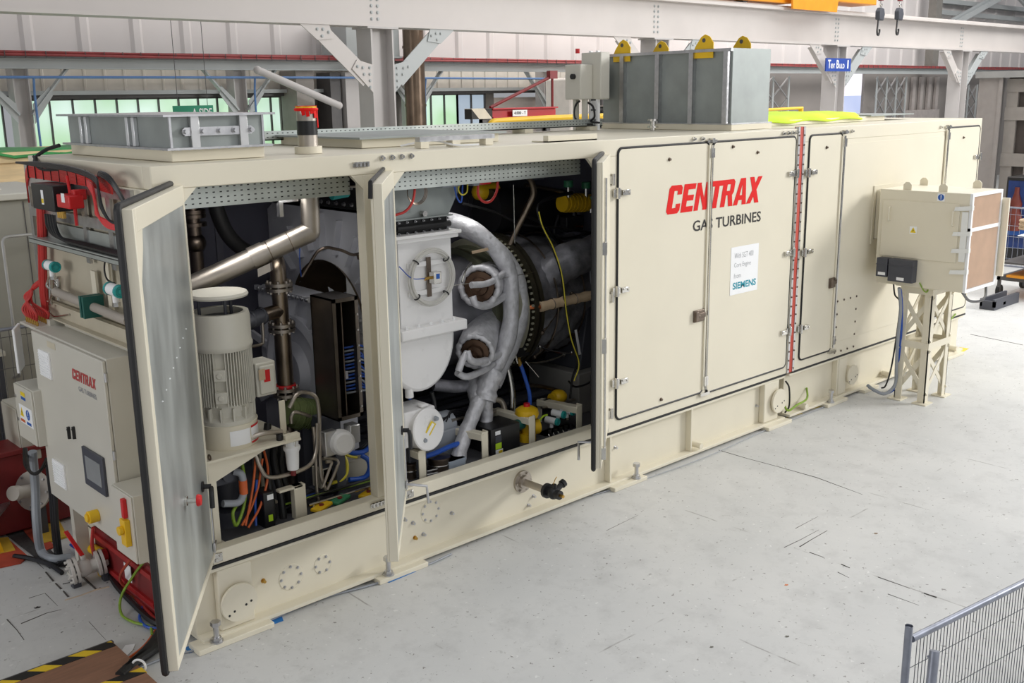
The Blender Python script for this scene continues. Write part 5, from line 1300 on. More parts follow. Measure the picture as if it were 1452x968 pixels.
label('maker_plate', PAPER, ri, (-.2008, b3.y + .13, b3.z + .04), (0, -1, 0), (0, 0, 1), .06, .06)
MB().tube([(-.13, b3.y + .1, b3.z), (-.13, b3.y + .1, b3.z - .12)], .012, 6).tube([(-.13, b3.y + .16, a.z), (-.13, b3.y + .18, a.z + .12)], .01, 6).build('red_cable', RED, ri)
# transmitters, pipe, ledge
def transmitter(p, lab, s=1., ax=(0, -1, 0), two=True, up=True):
    """sensor head: white body along ax with teal end covers, standing on a stem"""
    p = V(p); ax = V(ax).normalized()
    t = thing('transmitter', lab, 'transmitter', p - V((0, 0, .12 * s)))
    m = MB(); m.cyl(p - ax * .08 * s, p + ax * .08 * s, .045 * s, n=18); m.cyl(p, p - V((0, 0, .11 * s)), .024 * s, n=12)
    m.build('body', PAPER, t)
    for q in ((-1, 1) if two else (1,)):
        MB().lathe(p + ax * q * .08 * s, ax * q, [(.049 * s, -.008 * s), (.049 * s, .022 * s), (.04 * s, .028 * s), (.036 * s, .018 * s), (.018 * s, .018 * s), (.018 * s, .026 * s), (0, .026 * s)], 18).build('end_cover', TEAL, t)
    MB().cyl(p - V((0, 0, .12 * s)), p - V((0, 0, .09 * s)), .03 * s, n=6).build('nut', CHROME, t)
    return t
transmitter(X(73, 377, -.12), 'white transmitter with teal covers above the red cable fan', .82)
transmitter(X(163, 411, -.12), 'white transmitter with teal cover half hidden by the open door', .9)
m = MB()
for k in range(3): m.torus(X(80, 398 + 4 * k, -.08), (1, 0, .3), .03, .006, 12, 5)
m.cyl(X(72, 395, -.08), X(72, 432, -.08), .014, n=8).cyl(X(84, 392, -.08), X(84, 425, -.08), .014, n=8)
m.tube(spline([X(70, 392, -.1), X(66, 405, -.12), X(74, 414, -.12), X(69, 432, -.1), X(76, 448, -.08), X(98, 446, -.06)]), .007, 6)
tag(m.build('impulse_pipework', CHROME), 'small bright impulse pipework under the left transmitter', 'pipework')
m = MB(); a, b2 = X(80, 414, -.1), X(182, 455, -.1)
m.cyl(a, b2, .032, n=16); m.sphere(a, .036)
tag(m.build('wall_pipe', mat('pipe_grey', (168, 160, 150), .5)), 'grey horizontal pipe across the end wall above the cabinet', 'pipe')
p = X(131, 434, -.1)
tag(MB().box(p.x - .07, p.x + .07, p.y - .03, p.y - .0, p.z - .075, p.z + .075).box(p.x - .07, p.x + .07, p.y + .02, p.y + .05, p.z - .075, p.z + .075).build('pipe_clamp', DTEAL), 'dark teal square clamp around the grey wall pipe', 'clamp')
m = MB(); m.box(-.1, -.03, .1, 2.1, cz1 + .04, cz1 + .05); m.box(-.05, -.03, .1, 2.1, cz1 + .05, cz1 + .15); m.box(-.07, -.03, .1, 2.1, cz1 + .15, cz1 + .155)
tag(m.build('wall_ledge', mat('ledge_paint', (196, 188, 168), .45), smooth=0), 'cream channel ledge above the control cabinet', 'ledge')
tag(MB().box(-.045, -.03, .95, 1.03, 2.3, 2.5).box(-.045, -.03, .7, .76, 2.25, 2.6).build('wall_strip', CREAM2), 'cream strips fixed on the end wall above the pipe clamp', 'strip')
px = [(165, 357), (152, 362), (148, 380), (152, 396), (163, 402)]
xtube('black_lead', BLACK, 'thin black lead curving to the right transmitter', 'cable', px, .006, -.08)
# floor clutter under the cabinet
tag(MB().tube(spline([X(46, 640, -.2), X(50, 690, -.2), X(52, 740, -.25), at(58, 780, z=.05), at(75, 792, z=.05), at(100, 790, z=.04)]), .035, 10).build('conduit', GREYP), 'thick grey conduit dropping from the warning-sticker box', 'conduit')
m = MB()
for k in range(3): m.tube(spline([X(66 + 3 * k, 650, -.15), X(72 + 3 * k, 700, -.15), X(75 + 3 * k, 745, -.15), at(80 + 3 * k, 785, z=.04), at(84 + 4 * k, 800, z=.03)]), .018, 8)
m.tube(spline([X(34, 636, -.2), X(36, 660, -.3), X(50, 672, -.3), X(64, 660, -.2)]), .012, 6); m.tube(spline([X(37, 636, -.2), X(42, 668, -.33), X(56, 668, -.3), X(66, 650, -.2)]), .012, 6)
tag(m.build('black_conduit', BLACK), 'black conduits hanging below the left end of the cabinet', 'conduit')
pp = thing('pump_skid', 'dark red pump base under the control cabinet', 'pump base', (.1, 1.8, 0))
MB().box(.02, .2, .6, 1.75, .02, .36).box(.0, .3, .6, 1.8, .0, .06).build('base_box', REDD, pp, bevel=.01)
MB().box(-.0, .02, .65, 1.7, .06, .1).box(-.0, .02, .65, 1.7, .28, .32).cyl((.01, 1.5, .2), (-.04, 1.5, .2), .05, n=14).build('pump_rail', mat('pump_red', (164, 34, 36), .45, var=.12), pp)
MB().box(-.004, .0, 1.0, 1.12, .14, .27).build('rating_plate', PAPER, pp)
MB().cyl((.0, 1.5, .2), (-.02, 1.74, .19), .04, n=14).cyl((-.02, 1.74, .19), (-.03, 1.84, .185), .028, n=12).box(-.03, .03, 1.56, 1.62, 0, .17).build('yellow_coupling', YELL, pp)
v = thing('flanged_valve', 'white flanged ball valve with red lever on the floor under the cabinet', 'valve', (-.1, 1.73, 0))
a, b2 = at(100, 811, z=.13), at(152, 793, z=.16)
dv = (b2 - a).normalized()
m = MB()
for f in (0, .12, .7, .82): m.cyl(a + (b2 - a) * f, a + (b2 - a) * f + dv * .022, .1, n=22)
m.cyl(a, b2, .045, n=16); m.sphere(a + (b2 - a) * .36, .07); m.cyl(a + (b2 - a) * .36, a + (b2 - a) * .36 + V((0, 0, .1)), .02, n=10)
for k in range(6):
    t = k * PI / 3; x, y, _ = ortho(dv); q = a + x * .065 * math.cos(t) + y * .065 * math.sin(t); q += x * .015 * math.cos(t) + y * .015 * math.sin(t); m.cyl(q - dv * .025, q + dv * .065, .011, n=6)
m.build('valve_body', mat('valve_white', (206, 202, 196), .5, var=.06), v)
q = a + (b2 - a) * .36 + V((0, 0, .1))
MB().bar(q, q + V((-.03, .22, .14)), .03, .012).build('red_lever', RED, v)
MB().box(a.x - .0, a.x + .06, a.y - .03, a.y + .03, 0, .05).build('support_block', DGREY, v); MB().box(b2.x - .05, b2.x + .03, b2.y - .03, b2.y + .03, 0, .08).build('support_block', DGREY, v)
def floor_cable(name, m, lab, pts, r, n=6): return tag(MB().tube(spline([at(px, py, z=zz) for px, py, zz in pts]), r, n).build(name, m), lab, 'cable')
floor_cable('red_hose', REDC, 'red hose running from under the cabinet along the floor', [(132, 748, .5), (131, 775, .3), (140, 800, .06), (165, 826, .02), (190, 846, .02), (222, 880, .02), (245, 900, .02)], .014)
floor_cable('red_hose', MATRED, 'dull red cable looping down beside the switch box', [(185, 793, .4), (172, 812, .25), (172, 826, .1), (190, 840, .02), (225, 858, .02)], .011)
floor_cable('green_yellow_cable', GREENY, 'green yellow cable looping onto the floor below the switch box', [(205, 795, .42), (190, 815, .25), (172, 845, .1), (172, 870, .02), (190, 882, .02), (212, 888, .02), (216, 900, .02)], .01)
floor_cable('brown_cable', COPPER, 'brown copper-coloured cable curling near the open door foot', [(218, 814, .3), (195, 820, .15), (186, 835, .05), (193, 850, .02), (220, 862, .02)], .009)
floor_cable('blue_cable', BLUE, 'blue cable curling on the floor behind the open door', [(203, 858, .02), (198, 876, .02), (208, 888, .02), (226, 890, .02), (240, 880, .02)], .011)
floor_cable('blue_cable', BLUE, 'blue hose lying on the floor beside the white valve', [(100, 772, .03), (125, 790, .03), (150, 812, .03), (175, 830, .03)], .012)
for i, (w, lab) in enumerate(((0, 'thick black floor cable nearest the taped board'), (9, 'thick black floor cable second from the taped board'), (18, 'thick black floor cable farthest from the taped board'))):
    floor_cable('black_floor_cable', RUBBER, lab, [(170 + w, 958 - w, .045), (200 + w * .8, 930 - w * .4, .045), (222 + w * .6, 905, .045), (238 + w * .6, 875, .045), (250 + w * .4, 850, .05)], .036, 10)
tag(MB().torus(at(197, 944, z=.05), (1, .9, 0), .045, .008, 18, 6).build('cable_tie', PAPER), 'white tie ring around the thick black floor cables', 'tie')
floor_cable('orange_cable', ORANGE, 'orange cable lying between the board and the open door', [(180, 935, .012), (205, 915, .012), (222, 890, .012), (235, 860, .012)], .01)
floor_cable('orange_cable', ORANGE, 'orange cable emerging under the open door edge', [(212, 925, .012), (226, 912, .012), (240, 890, .012)], .01)
floor_cable('black_thin_cable', BLACK, 'thin black cable bundle trailing from the trench grating', [(20, 788, .02), (45, 792, .03), (70, 800, .03), (88, 812, .02)], .02)
floor_cable('black_thin_cable', BLACK, 'black cables under the switch box running to the door', [(150, 800, .05), (165, 830, .03), (195, 862, .03), (216, 880, .03), (238, 888, .03)], .022)
floor_cable('grey_floor_cable', GREYP, 'grey cable along the floor in front of the base rail', [(190, 950, .012), (240, 930, .012), (300, 915, .012), (370, 885, .012), (450, 850, .012), (530, 828, .012), (600, 803, .012), (640, 785, .012)], .008)
floor_cable('grey_floor_cable', GREYP, 'white cable on the floor under the far joint of the base rail', [(840, 702, .01), (905, 682, .01), (1000, 648, .01), (1080, 612, .01), (1130, 592, .01), (1180, 572, .01)], .0045)
tag(MB().box(-.2, .1, -.33, -.31, .0, .004).build('paper_scrap', PAPER) if False else MB().prism([at(px, py, z=.003) for px, py in ((170, 926), (178, 915), (192, 913), (188, 922), (180, 930))], (0, 0, .004)).build('paper_scrap', PAPER), 'torn white paper scrap on the floor above the taped board', 'paper')
# tape marks on the floor
for pts, m, lab in ((((262, 918), (290, 908), (400, 874), (402, 880), (300, 915), (268, 926)), BTAPE, 'blue tape mark under the near corner foot plate'),
                    (((540, 823), (578, 807), (590, 810), (552, 826)), BTAPE, 'blue tape mark under the middle foot plate'),
                    (((866, 695), (905, 683), (897, 679), (870, 688)), BTAPE, 'blue tape mark under the third foot plate'),
                    (((1085, 606), (1118, 596), (1114, 592), (1088, 601)), BTAPE, 'blue tape mark under the joint foot plate'),
                    (((1115, 592), (1138, 586), (1135, 582), (1118, 587)), YTAPE, 'yellow tape mark beside the enclosure joint'),
                    (((1150, 580), (1170, 575), (1168, 571), (1150, 576)), YTAPE, 'yellow tape mark under the generator foot plate'),
                    (((1360, 492), (1374, 494), (1364, 500), (1358, 499), (1366, 495)), YTAPE, 'yellow tape corner mark at the far end of the generator base')):
    tag(MB().prism([at(px, py, z=.001) for px, py in pts], (0, 0, .0015)).build('tape_mark', m, smooth=0), lab, 'tape')

# ================================================================== INSIDE THE ENCLOSURE
def ytube(name, m, lab, cat, pts, r, y=None, n=10, sp=True, par=None, fr=None, rf=None):
    P = [at(q[0], q[1], y=(q[2] if len(q) > 2 else y)) for q in pts]
    P = spline(P) if sp else (fillet(P, fr) if fr else P)
    o = MB().tube(P, r, n, rf).build(name, m, par)
    return o if par is not None else tag(o, lab, cat)
FZ = .6
# lube oil pump motor
MX, MY = .58, .42
def mz(py): return at(312, py, y=MY).z
mo = thing('pump_motor', 'tall finned cream electric motor standing on a frame in the near bay', 'motor', (MX, MY, 1.3))
z_cap, z_cow1, z_cow0, z_fin0, z_bell, z_base = 2.335, 2.205, 1.965, 1.56, 1.42, 1.245
MB().lathe((MX, MY, z_cap), (0, 0, 1), [(0, -.02), (.205, -.025), (.21, -.012), (.2, .005), (0, .03)], 36).build('rain_cap', MOTORG, mo)
for dx, dy in ((0, -.1), (-.12, .05), (.12, .05)): MB().cyl((MX + dx, MY + dy, z_cow1 - .052), (MX + dx, MY + dy, z_cap - .02), .012, n=8).build('cap_stem', DGREY, mo)
MB().lathe((MX, MY, z_cow0), (0, 0, 1), [(.205, -.02), (.215, 0), (.215, .02), (.208, .03), (.208, z_cow1 - z_cow0 - .03), (.2, z_cow1 - z_cow0), (.165, z_cow1 - z_cow0), (.165, z_cow1 - z_cow0 - .05), (0, z_cow1 - z_cow0 - .05)], 40).build('fan_cowl', MOTORG, mo)
MB().cyl((MX, MY, z_cow1 - .052), (MX, MY, z_cow1 - .045), .16, n=24).build('fan_grille', DGREY, mo)
m = MB(); m.cyl((MX, MY, z_fin0 - .05), (MX, MY, z_cow0), .17, n=40)
for k in range(64):
    a = 2 * PI * k / 64
    c, s = math.cos(a), math.sin(a)
    if -2.35 < (a if a < PI else a - 2 * PI) < -2.0: continue
    m.obox((MX + .185 * c, MY + .185 * s, (z_fin0 + z_cow0) / 2), (.02 * c, .02 * s, 0), (-.003 * s, .003 * c, 0), (0, 0, (z_cow0 - z_fin0) / 2))
m.build('finned_body', MOTORG, mo, smooth=30)
a = -2.18; c, s = math.cos(a), math.sin(a)
for z in (1.79, 1.63):
    MB().obox((MX + .19 * c, MY + .19 * s, z), (.025 * c, .025 * s, 0), (-.04 * s, .04 * c, 0), (0, 0, .04)).cyl((MX + .21 * c, MY + .21 * s, z), (MX + .225 * c, MY + .225 * s, z), .02, n=14).build('lifting_pad', MOTORG, mo, bevel=.004)
MB().lathe((MX, MY, z_bell), (0, 0, 1), [(.2, 0), (.2, .03), (.16, .05), (.165, .15), (.19, .17), (0, .17)], 36).build('end_bell', MOTORG, mo)
m = MB()
for k in range(14):
    a = 2 * PI * k / 14; c, s = math.cos(a), math.sin(a)
    m.obox((MX + .18 * c, MY + .18 * s, z_bell + .075), (.02 * c, .02 * s, 0), (-.006 * s, .006 * c, 0), (0, 0, .05))
m.build('bell_web', MOTORG, mo)
ad = MB().lathe((MX, MY, z_base), (0, 0, 1), [(.2, 0), (.205, .02), (.205, z_bell - z_base - .02), (.21, z_bell - z_base), (0, z_bell - z_base)], 40).build('adapter_ring', CREAM2, mo)
def on_ring(a0, a1, z0, z1, r, name, m_, par, n=10):
    mb = MB(); vs = []
    for i in range(n + 1):
        a = a0 + (a1 - a0) * i / n
        vs += [(MX + r * math.cos(a), MY + r * math.sin(a), z0), (MX + r * math.cos(a), MY + r * math.sin(a), z1)]
    mb.add(vs, [(2 * i, 2 * i + 2, 2 * i + 3, 2 * i + 1) for i in range(n)])
    return mb.build(name, m_, par)
on_ring(-2.0, -1.25, z_base + .03, z_base + .14, .2075, 'white_plate', PAPER, ad)
on_ring(-1.2, -.4, z_base + .02, z_base + .15, .2068, 'notice_band', PAPER, ad)
on_ring(-1.2, -.4, z_base + .135, z_base + .15, .208, 'red_band', RED, ad); on_ring(-1.2, -.4, z_base + .02, z_base + .035, .208, 'red_band', RED, ad)
tb = MB(); tb.box(MX + .2, MX + .36, MY - .09, MY + .09, 1.55, 1.8); tb.box(MX + .15, MX + .2, MY - .05, MY + .05, 1.6, 1.75); tb.box(MX + .22, MX + .34, MY - .11, MY - .09, 1.57, 1.78)
tbo = tb.build('terminal_box', MOTORG, mo, bevel=.01)
MB().box(MX + .25, MX + .3, MY - .1115, MY - .11, 1.66, 1.75).build('red_sticker', RED, tbo); MB().box(MX + .21, MX + .26, MY - .114, MY - .1115, 1.68, 1.76).build('paper_tag', TAN, tbo)
# frame carrying the motor
fr = thing('motor_frame', 'cream steel frame carrying the finned motor', 'frame', (MX, .4, FZ))
MB().box(.2, 1.0, .14, .75, 1.225, 1.245).build('top_plate', CREAM2, fr, bevel=.004)
for x, y in ((.24, .16), (.9, .62), (.24, .7)): MB().box(x, x + .09, y, y + .012, FZ, 1.225).box(x, x + .012, y, y + .09, FZ, 1.225).box(x - .02, x + .13, y - .03, y + .12, FZ, FZ + .015).build('leg', CREAM2, fr, smooth=0)
MB().prism([(.33, .165, 1.225), (.75, .165, 1.225), (.33, .165, 1.08)], (0, .012, 0)).build('gusset', CREAM2, fr)
MB().cyl((.86, .2, 1.245), (.86, .2, 1.29), .025, n=14).build('rubber_stop', BLACK, fr)
MB().box(.88, 1.0, .15, .2, 1.22, 1.28).box(.93, .98, .3, .31, 1.23, 1.5).build('angle_bracket', CREAM2, fr, bevel=.004)
MB().torus((.30, .17, 1.262), (1, 0, 0), .018, .006, 14, 6).build('eye_bolt', DSTEEL, fr)
m = MB(); m.cyl((MX, MY + .12, .75), (MX, MY + .12, 1.225), .09, n=20); m.cyl((MX, MY + .12, 1.0), (MX, MY + .12, 1.06), .15, n=20); m.cyl((MX, MY + .12, FZ), (MX, MY + .12, .72), .15, n=20); m.box(MX - .22, MX - .02, MY - .1, MY + .08, .98, 1.2); m.cyl((MX - .1, MY - .16, 1.06), (MX - .1, MY - .08, 1.06), .05, n=14)
tag(m.build('pump_casing', DGREY), 'grey pump casing under the motor frame', 'pump')

# diagonal exhaust pipe
p = thing('vent_pipe', 'wide brushed steel pipe slanting down behind the finned motor', 'pipe', (1.3, .55, 2.4))
e0, e1, e2 = V((1.415, .48, H - .05)), at(441, 328, y=.5), at(255, 413, y=.85)
e0 = V((e1.x, .48, H - .06))
m = MB(); m.cyl(e0, e1, .069, n=28, cap=False); m.sphere(e1, .069, 20, 12); m.build('drop_pipe', STEEL, p)
dd = (e2 - e1)
MB().cyl(e1, e2, .077, n=28).build('slanted_pipe', STEEL, p)
for f, w in ((.36, .11), ): MB().cyl(e1 + dd * f, e1 + dd * f + dd.normalized() * w, .085, n=28).obox(e1 + dd * (f + .05) + V((.02, -.05, -.1)), dd.normalized() * .05, V((0, 0, .03)), V((.02, .02, 0))).build('pipe_clamp', STEEL, p)
for f in (.17, .33): MB().torus(e1 + dd * f, dd, .078, .004, 28, 6).build('weld_seam', HOTSTEEL, p)
MB().torus(e0 + (e1 - e0) * .35, (0, 0, 1), .07, .008, 28, 6).build('clamp_band', CHROME, p)
MB().box(e0.x - .25, e0.x - .22, .5, .54, 2.8, 3.05).box(e0.x - .25, e0.x - .08, .52, .54, 2.9, 2.94).build('pipe_hanger', ZINC, p)
# tee pipe behind motor
t = thing('tee_pipe', 'heat-stained steel tee pipe with bolted flanges right of the motor', 'pipe', (1.3, .85, 1.3))
def P(px, py, y=.85): return at(px, py, y=y)
zt = lambda py: at(398, py, y=.85).z
tx = at(398, 440, y=.85).x
m = MB()
m.tube(fillet([at(378, 352, y=1.3), at(389, 362, y=1.0), V((tx - .0, .85, zt(375))), V((tx, .85, zt(405)))], .15), .062, 18)
m.cyl((tx, .85, zt(405)), (tx, .85, zt(470)), .06, n=20); m.cyl((tx, .85, zt(470)), (tx, .85, zt(556)), .065, n=20)
m.build('riser', HOTSTEEL, t)
MB().cyl((tx, .85, zt(440)), (tx - .2, .8, zt(441)), .055, n=20).build('branch', HOTSTEEL, t)
MB().cyl((tx - .18, .8, zt(441)), (tx - .42, .75, zt(446)), .062, n=20).torus((tx - .2, .8, zt(441)), (1, .2, 0), .062, .01, 20, 6).torus((tx - .3, .78, zt(443)), (1, .2, 0), .062, .01, 20, 6).build('rubber_sleeve', DGREY, t)
for py in (402, 409, 460, 467, 552, 560):
    z = zt(py); m = MB(); m.cyl((tx, .85, z - .012), (tx, .85, z + .012), .105, n=26)
    for k in range(8): m.cyl((tx + .085 * math.cos(k * PI / 4 + .2), .85 + .085 * math.sin(k * PI / 4 + .2), z - .03), (tx + .085 * math.cos(k * PI / 4 + .2), .85 + .085 * math.sin(k * PI / 4 + .2), z + .03), .012, n=6)
    m.build('pipe_flange', STEEL, t)
MB().torus((tx, .85, zt(548)), (0, 0, 1), .072, .014, 18, 6).build('red_collar', RED, t)
MB().cyl((tx, .85, FZ), (tx, .85, zt(560)), .05, n=16).build('lower_riser', DSTEEL, t)
ytube('bent_tube', STEEL, 'thin steel tube bending beside the sleeve of the tee pipe', 'pipe', [(371, 445, .75), (373, 480, .75), (370, 488, .75), (352, 492, .72)], .012)
ytube('dark_hose', RUBBER, 'wide black hose curving down from the near bay ceiling', 'hose', [(303, 275, 1.35), (310, 305, 1.35), (325, 335, 1.35), (350, 356, 1.35), (385, 364, 1.35)], .06, n=16)
d = thing('dark_pipe', 'dark flanged pipe hanging at the left of the near bay', 'pipe', (.6, 1.5, 2.3))
px0 = at(273, 300, y=1.5); z = lambda py: at(273, py, y=1.5).z
m = MB(); m.cyl((px0.x, 1.5, z(405)), (px0.x, 1.5, z(268)), .055, n=16); m.sphere((px0.x, 1.5, z(345)), .085); m.build('pipe_body', DSTEEL, d)
m = MB()
for py in (300, 306, 318): m.cyl((px0.x, 1.5, z(py) - .014), (px0.x, 1.5, z(py) + .014), .1, n=20)
m.build('pipe_flange', DSTEEL, d)
# white gear casing and intake
gc = thing('gear_casing', 'big white ribbed gear casing behind the tee pipe', 'gear casing', (1.75, 1.0, FZ))
gx = 1.62
m = MB(); m.prism([(gx, .72, .75), (gx, .72, 2.0), (gx, .82, 2.08), (gx, 1.7, 2.1), (gx, 1.78, 2.02), (gx, 1.78, .75)], (.22, 0, 0)); m.build('casing_body', CASTW, gc, bevel=.02)
m = MB(); m.box(gx - .02, gx + .24, .69, .74, .75, 2.02); m.box(gx - .03, gx + .0, .72, 1.76, 2.05, 2.09); m.lathe((gx, 1.15, 1.45), (-1, 0, 0), [(.46, 0), (.46, .05), (.4, .07), (.38, .03), (.25, .05), (.2, .12), (0, .12)], 36)
for a in (0.3, 1.2, 2.1, 3.0, 3.9, 4.8, 5.7): m.bar((gx - .03, 1.15 + .46 * math.cos(a), 1.45 + .46 * math.sin(a)), (gx - .03, 1.15 + .75 * math.cos(a), 1.45 + .68 * math.sin(a)), .06, .03, (1, 0, 0))
m.build('bearing_housing', CASTW, gc)
for k in range(14): MB().bolt((gx - .03, .78 + k * .07, 2.07), (-1, 0, 0), .014, .02).build('casing_bolt', ZINC, gc)
for k in range(10): MB().bolt((gx - .02, .715, .85 + k * .12), (-1, 0, 0), .012, .02).build('casing_bolt', ZINC, gc)
mbx = MB(); mbx.box(gx - .06, gx + .1, .66, .86, 2.06, 2.11); mbx.build('cover_plate', WHITEP, gc, bevel=.004)
ic = thing('air_intake', 'white radial-ribbed air intake casing with dark arched mouth', 'intake', (2.0, 1.1, FZ))
ix, iy, iz, ir = 1.93, 1.14, 1.78, .54
pts = []
for k in range(25):
    a = PI * k / 24; pts.append((ix, iy - ir * math.cos(a), iz + ir * math.sin(a)))
poly = pts + [(ix, iy + ir, 1.3), (ix, 2.05, 1.3), (ix, 2.05, 2.78), (ix, .35, 2.78), (ix, .35, 1.3), (ix, iy - ir, 1.3)]
m = MB()
for k in range(24):
    a, b2 = V(pts[k]), V(pts[k + 1])
    def outp(p):
        dy, dz = p.y - iy, p.z - iz
        t = min([q for q in ((1.0 / dz) if dz > 1e-4 else 99, (.91 / dy) if dy > 1e-4 else 99, (-.79 / dy) if dy < -1e-4 else 99)])
        return V((ix, iy + dy * t, iz + dz * t))
    m.prism([a, b2, outp(b2), outp(a)], (.03, 0, 0))
m.box(ix, ix + .03, iy + ir, 2.05, 1.2, iz); m.box(ix, ix + .03, .35, iy - ir, 1.2, iz)
m.box(ix, ix + .3, .35, 2.05, 2.75, 2.78)
m.build('casing_sheet', CASTW, ic, smooth=0)
m = MB()
for k in range(11):
    a = PI * (k + .5) / 11; u = V((0, -math.cos(a), math.sin(a))); c0 = V((ix, iy, iz))
    L = .3 if abs(math.cos(a)) > .75 else .4
    MB().bar(c0 + u * (ir + .1) - V((.03, 0, 0)), c0 + u * (ir + L) - V((.03, 0, 0)), .02, .06, (1, 0, 0)).build('radial_rib', CASTW, ic)
MB().lathe((ix, iy, iz), (1, 0, 0), [(ir + .015, -.03), (ir, 0), (ir - .02, .12), (ir - .09, .3), (ir - .2, .5), (.1, .6)], 40).build('bell_mouth', mat('bell_bronze', (120, 104, 84), .4, .6, var=.2), ic)
MB().lathe((ix, iy, iz), (-1, 0, 0), [(.26, -.35), (.24, -.05), (.16, .04), (0, .08)], 28).build('nose_cone', CASTW, ic)
MB().prism([(ix - .05, iy - .2, iz + .1), (ix - .05, iy - .1, iz + .34), (ix + .25, iy - .12, iz + .1)], (0, .02, 0)).build('strut_web', CASTW, ic)
m = MB(); m.box(ix - .05, ix + .15, .42, 2.05, 2.78, 3.0); m.build('black_bellows', RUBBER, ic)
for k in range(14):
    for z in (2.82, 2.95): MB().bolt((ix - .05, .42 + k * .11, z), (-1, 0, 0), .012, .02).build('bellows_bolt', ZINC, ic)
tube = [at(428, 392, y=.8), at(450, 356, y=.7), at(462, 350, y=.65), at(486, 355, y=.6), at(500, 362, y=.55), at(512, 359, y=.5)]
tag(MB().tube(fillet(tube, .06), .012, 8).cyl(at(510, 359, y=.5), at(512, 366, y=.5), .03, n=10).build('thin_pipe', DSTEEL), 'thin dark pipe crossing in front of the ribbed intake', 'pipe')
ytube('blue_wire', BLUE, 'thin blue wire hanging in front of the ribbed intake', 'cable', [(425, 345, .7), (425, 370, .72), (427, 392, .75)], .004)

# dark stainless cable box
cbx = thing('cable_box', 'tall dark stainless cable box standing open before the gear casing', 'cable box', (1.5, .4, 1.1))
a, b2 = at(470, 425, y=.34), at(502, 592, y=.34)
bx0, bx1, bz1, bz0 = a.x, b2.x, a.z, b2.z
bx1 = bx0 + .23
m = MB(); m.box(bx0, bx0 + .012, .34, .64, bz0, bz1); m.box(bx1 - .012, bx1, .34, .64, bz0, bz1); m.box(bx0, bx1, .628, .64, bz0, bz1); m.box(bx0, bx1, .34, .64, bz1 - .012, bz1 + .0); m.box(bx0, bx1, .34, .64, bz0, bz0 + .012)
m.box(bx0 - .0, bx0 + .03, .335, .345, bz0, bz1); m.box(bx1 - .03, bx1, .335, .345, bz0, bz1); m.box(bx0, bx1, .335, .345, bz1 - .03, bz1); m.box(bx0, bx1, .335, .345, bz0, bz0 + .03)
m.build('box_shell', mat('dark_stainless', (116, 108, 100), .32, .9, var=.15), cbx, smooth=0)
MB().box(bx0 + .09, bx0 + .1, .36, .62, bz0 + .02, bz1 - .02).build('divider', DSTEEL, cbx)
m = MB()
for k in range(7): MB().bolt((bx1 - .015, .335, bz0 + .08 + k * (bz1 - bz0 - .1) / 7), (0, -1, 0), .006, .01).build('box_screw', CHROME, cbx)
for k in range(14):
    z = bz0 + .18 + k * .028
    tag(MB().tube(spline([V((bx0 + .11, .5, z - .02)), V((bx1 - .04, .42, z)), V((bx1 + .06, .42 + .01 * (k % 3), z - .005)), V((bx1 + .18, .5, z - .06 - .02 * (k % 4))), V((bx1 + .26, .66, z - .16))]), .008, 6).build('signal_cable', BLUE if k % 3 else GREYP), 'thin signal cable leaving the right side of the dark cable box', 'cable', 'signal cables beside the dark cable box')
tag(MB().box(bx0 - .06, bx0 + .12, .5, .64, FZ, bz0 - .0).box(bx0 - .1, bx0 + .2, .45, .68, FZ, FZ + .02).build('box_stand', DGREY), 'dark stand under the stainless cable box', 'stand')
# round instrument under it
ri = thing('round_instrument', 'white round-covered instrument below the dark cable box', 'instrument', (1.5, .3, 1.05))
c0 = at(487, 628, y=.28)
MB().lathe(c0, (-.25, -1, .15), [(.1, -.09), (.1, -.02), (.088, 0), (.088, .02), (.07, .035), (0, .035)], 28).build('round_cover', GREYP if False else WHITEP, ri)
MB().box(c0.x - .13, c0.x - .02, c0.y + .05, c0.y + .12, c0.z - .1, c0.z + .1).box(c0.x + .07, c0.x + .16, c0.y - .0, c0.y + .1, c0.z - .03, c0.z + .12).build('mount_block', ALU, ri, bevel=.008)
MB().box(c0.x - .04, c0.x + .04, c0.y + .05, c0.y + .12, FZ, c0.z - .08).build('foot', DGREY, ri)
# white filter
wf = thing('oil_filter', 'small white cartridge filter on steel pipework in the near bay', 'filter', (1.0, .25, 1.1))
fp = at(414, 640, y=.22); fxx = fp.x; fz = lambda py: at(414, py, y=.22).z
MB().lathe((fxx, .22, 0), (0, 0, 1), [(0, fz(666)), (.042, fz(665)), (.046, fz(655)), (.05, fz(640)), (.062, fz(636)), (.062, fz(632)), (.05, fz(630)), (.052, fz(622)), (.04, fz(618)), (0, fz(617))], 24).build('filter_bowl', PAPER, wf)
m = MB()
for k in range(4): m.cyl((fxx + .045 * math.cos(k * PI / 2), .22 + .045 * math.sin(k * PI / 2), fz(636)), (fxx + .045 * math.cos(k * PI / 2), .22 + .045 * math.sin(k * PI / 2), fz(612)), .01, n=8)
m.build('head_bolt', CHROME, wf)
MB().cyl((fxx, .22, fz(674)), (fxx, .22, fz(665)), .02, n=10).build('drain_plug', REDD, wf)
ytube('steel_pipe', STEEL, 'steel pipe bending from the motor frame to the white filter', 'pipe', [(330, 652, .35), (342, 645, .3), (348, 630, .27), (358, 620, .24), (375, 614, .22), (400, 612, .22)], .018)
ytube('steel_pipe', STEEL, 'steel pipe dipping under the white filter', 'pipe', [(350, 636, .3), (362, 645, .28), (368, 660, .26), (380, 676, .25), (410, 672, .25), (438, 660, .28), (448, 640, .35), (450, 600, .4)], .016)
ytube('steel_pipe', STEEL, 'tall steel tube arching right of the white filter', 'pipe', [(410, 578, .4), (420, 560, .4), (432, 556, .42), (447, 562, .42), (452, 580, .42), (453, 620, .4), (455, 670, .36), (462, 695, .34)], .016)
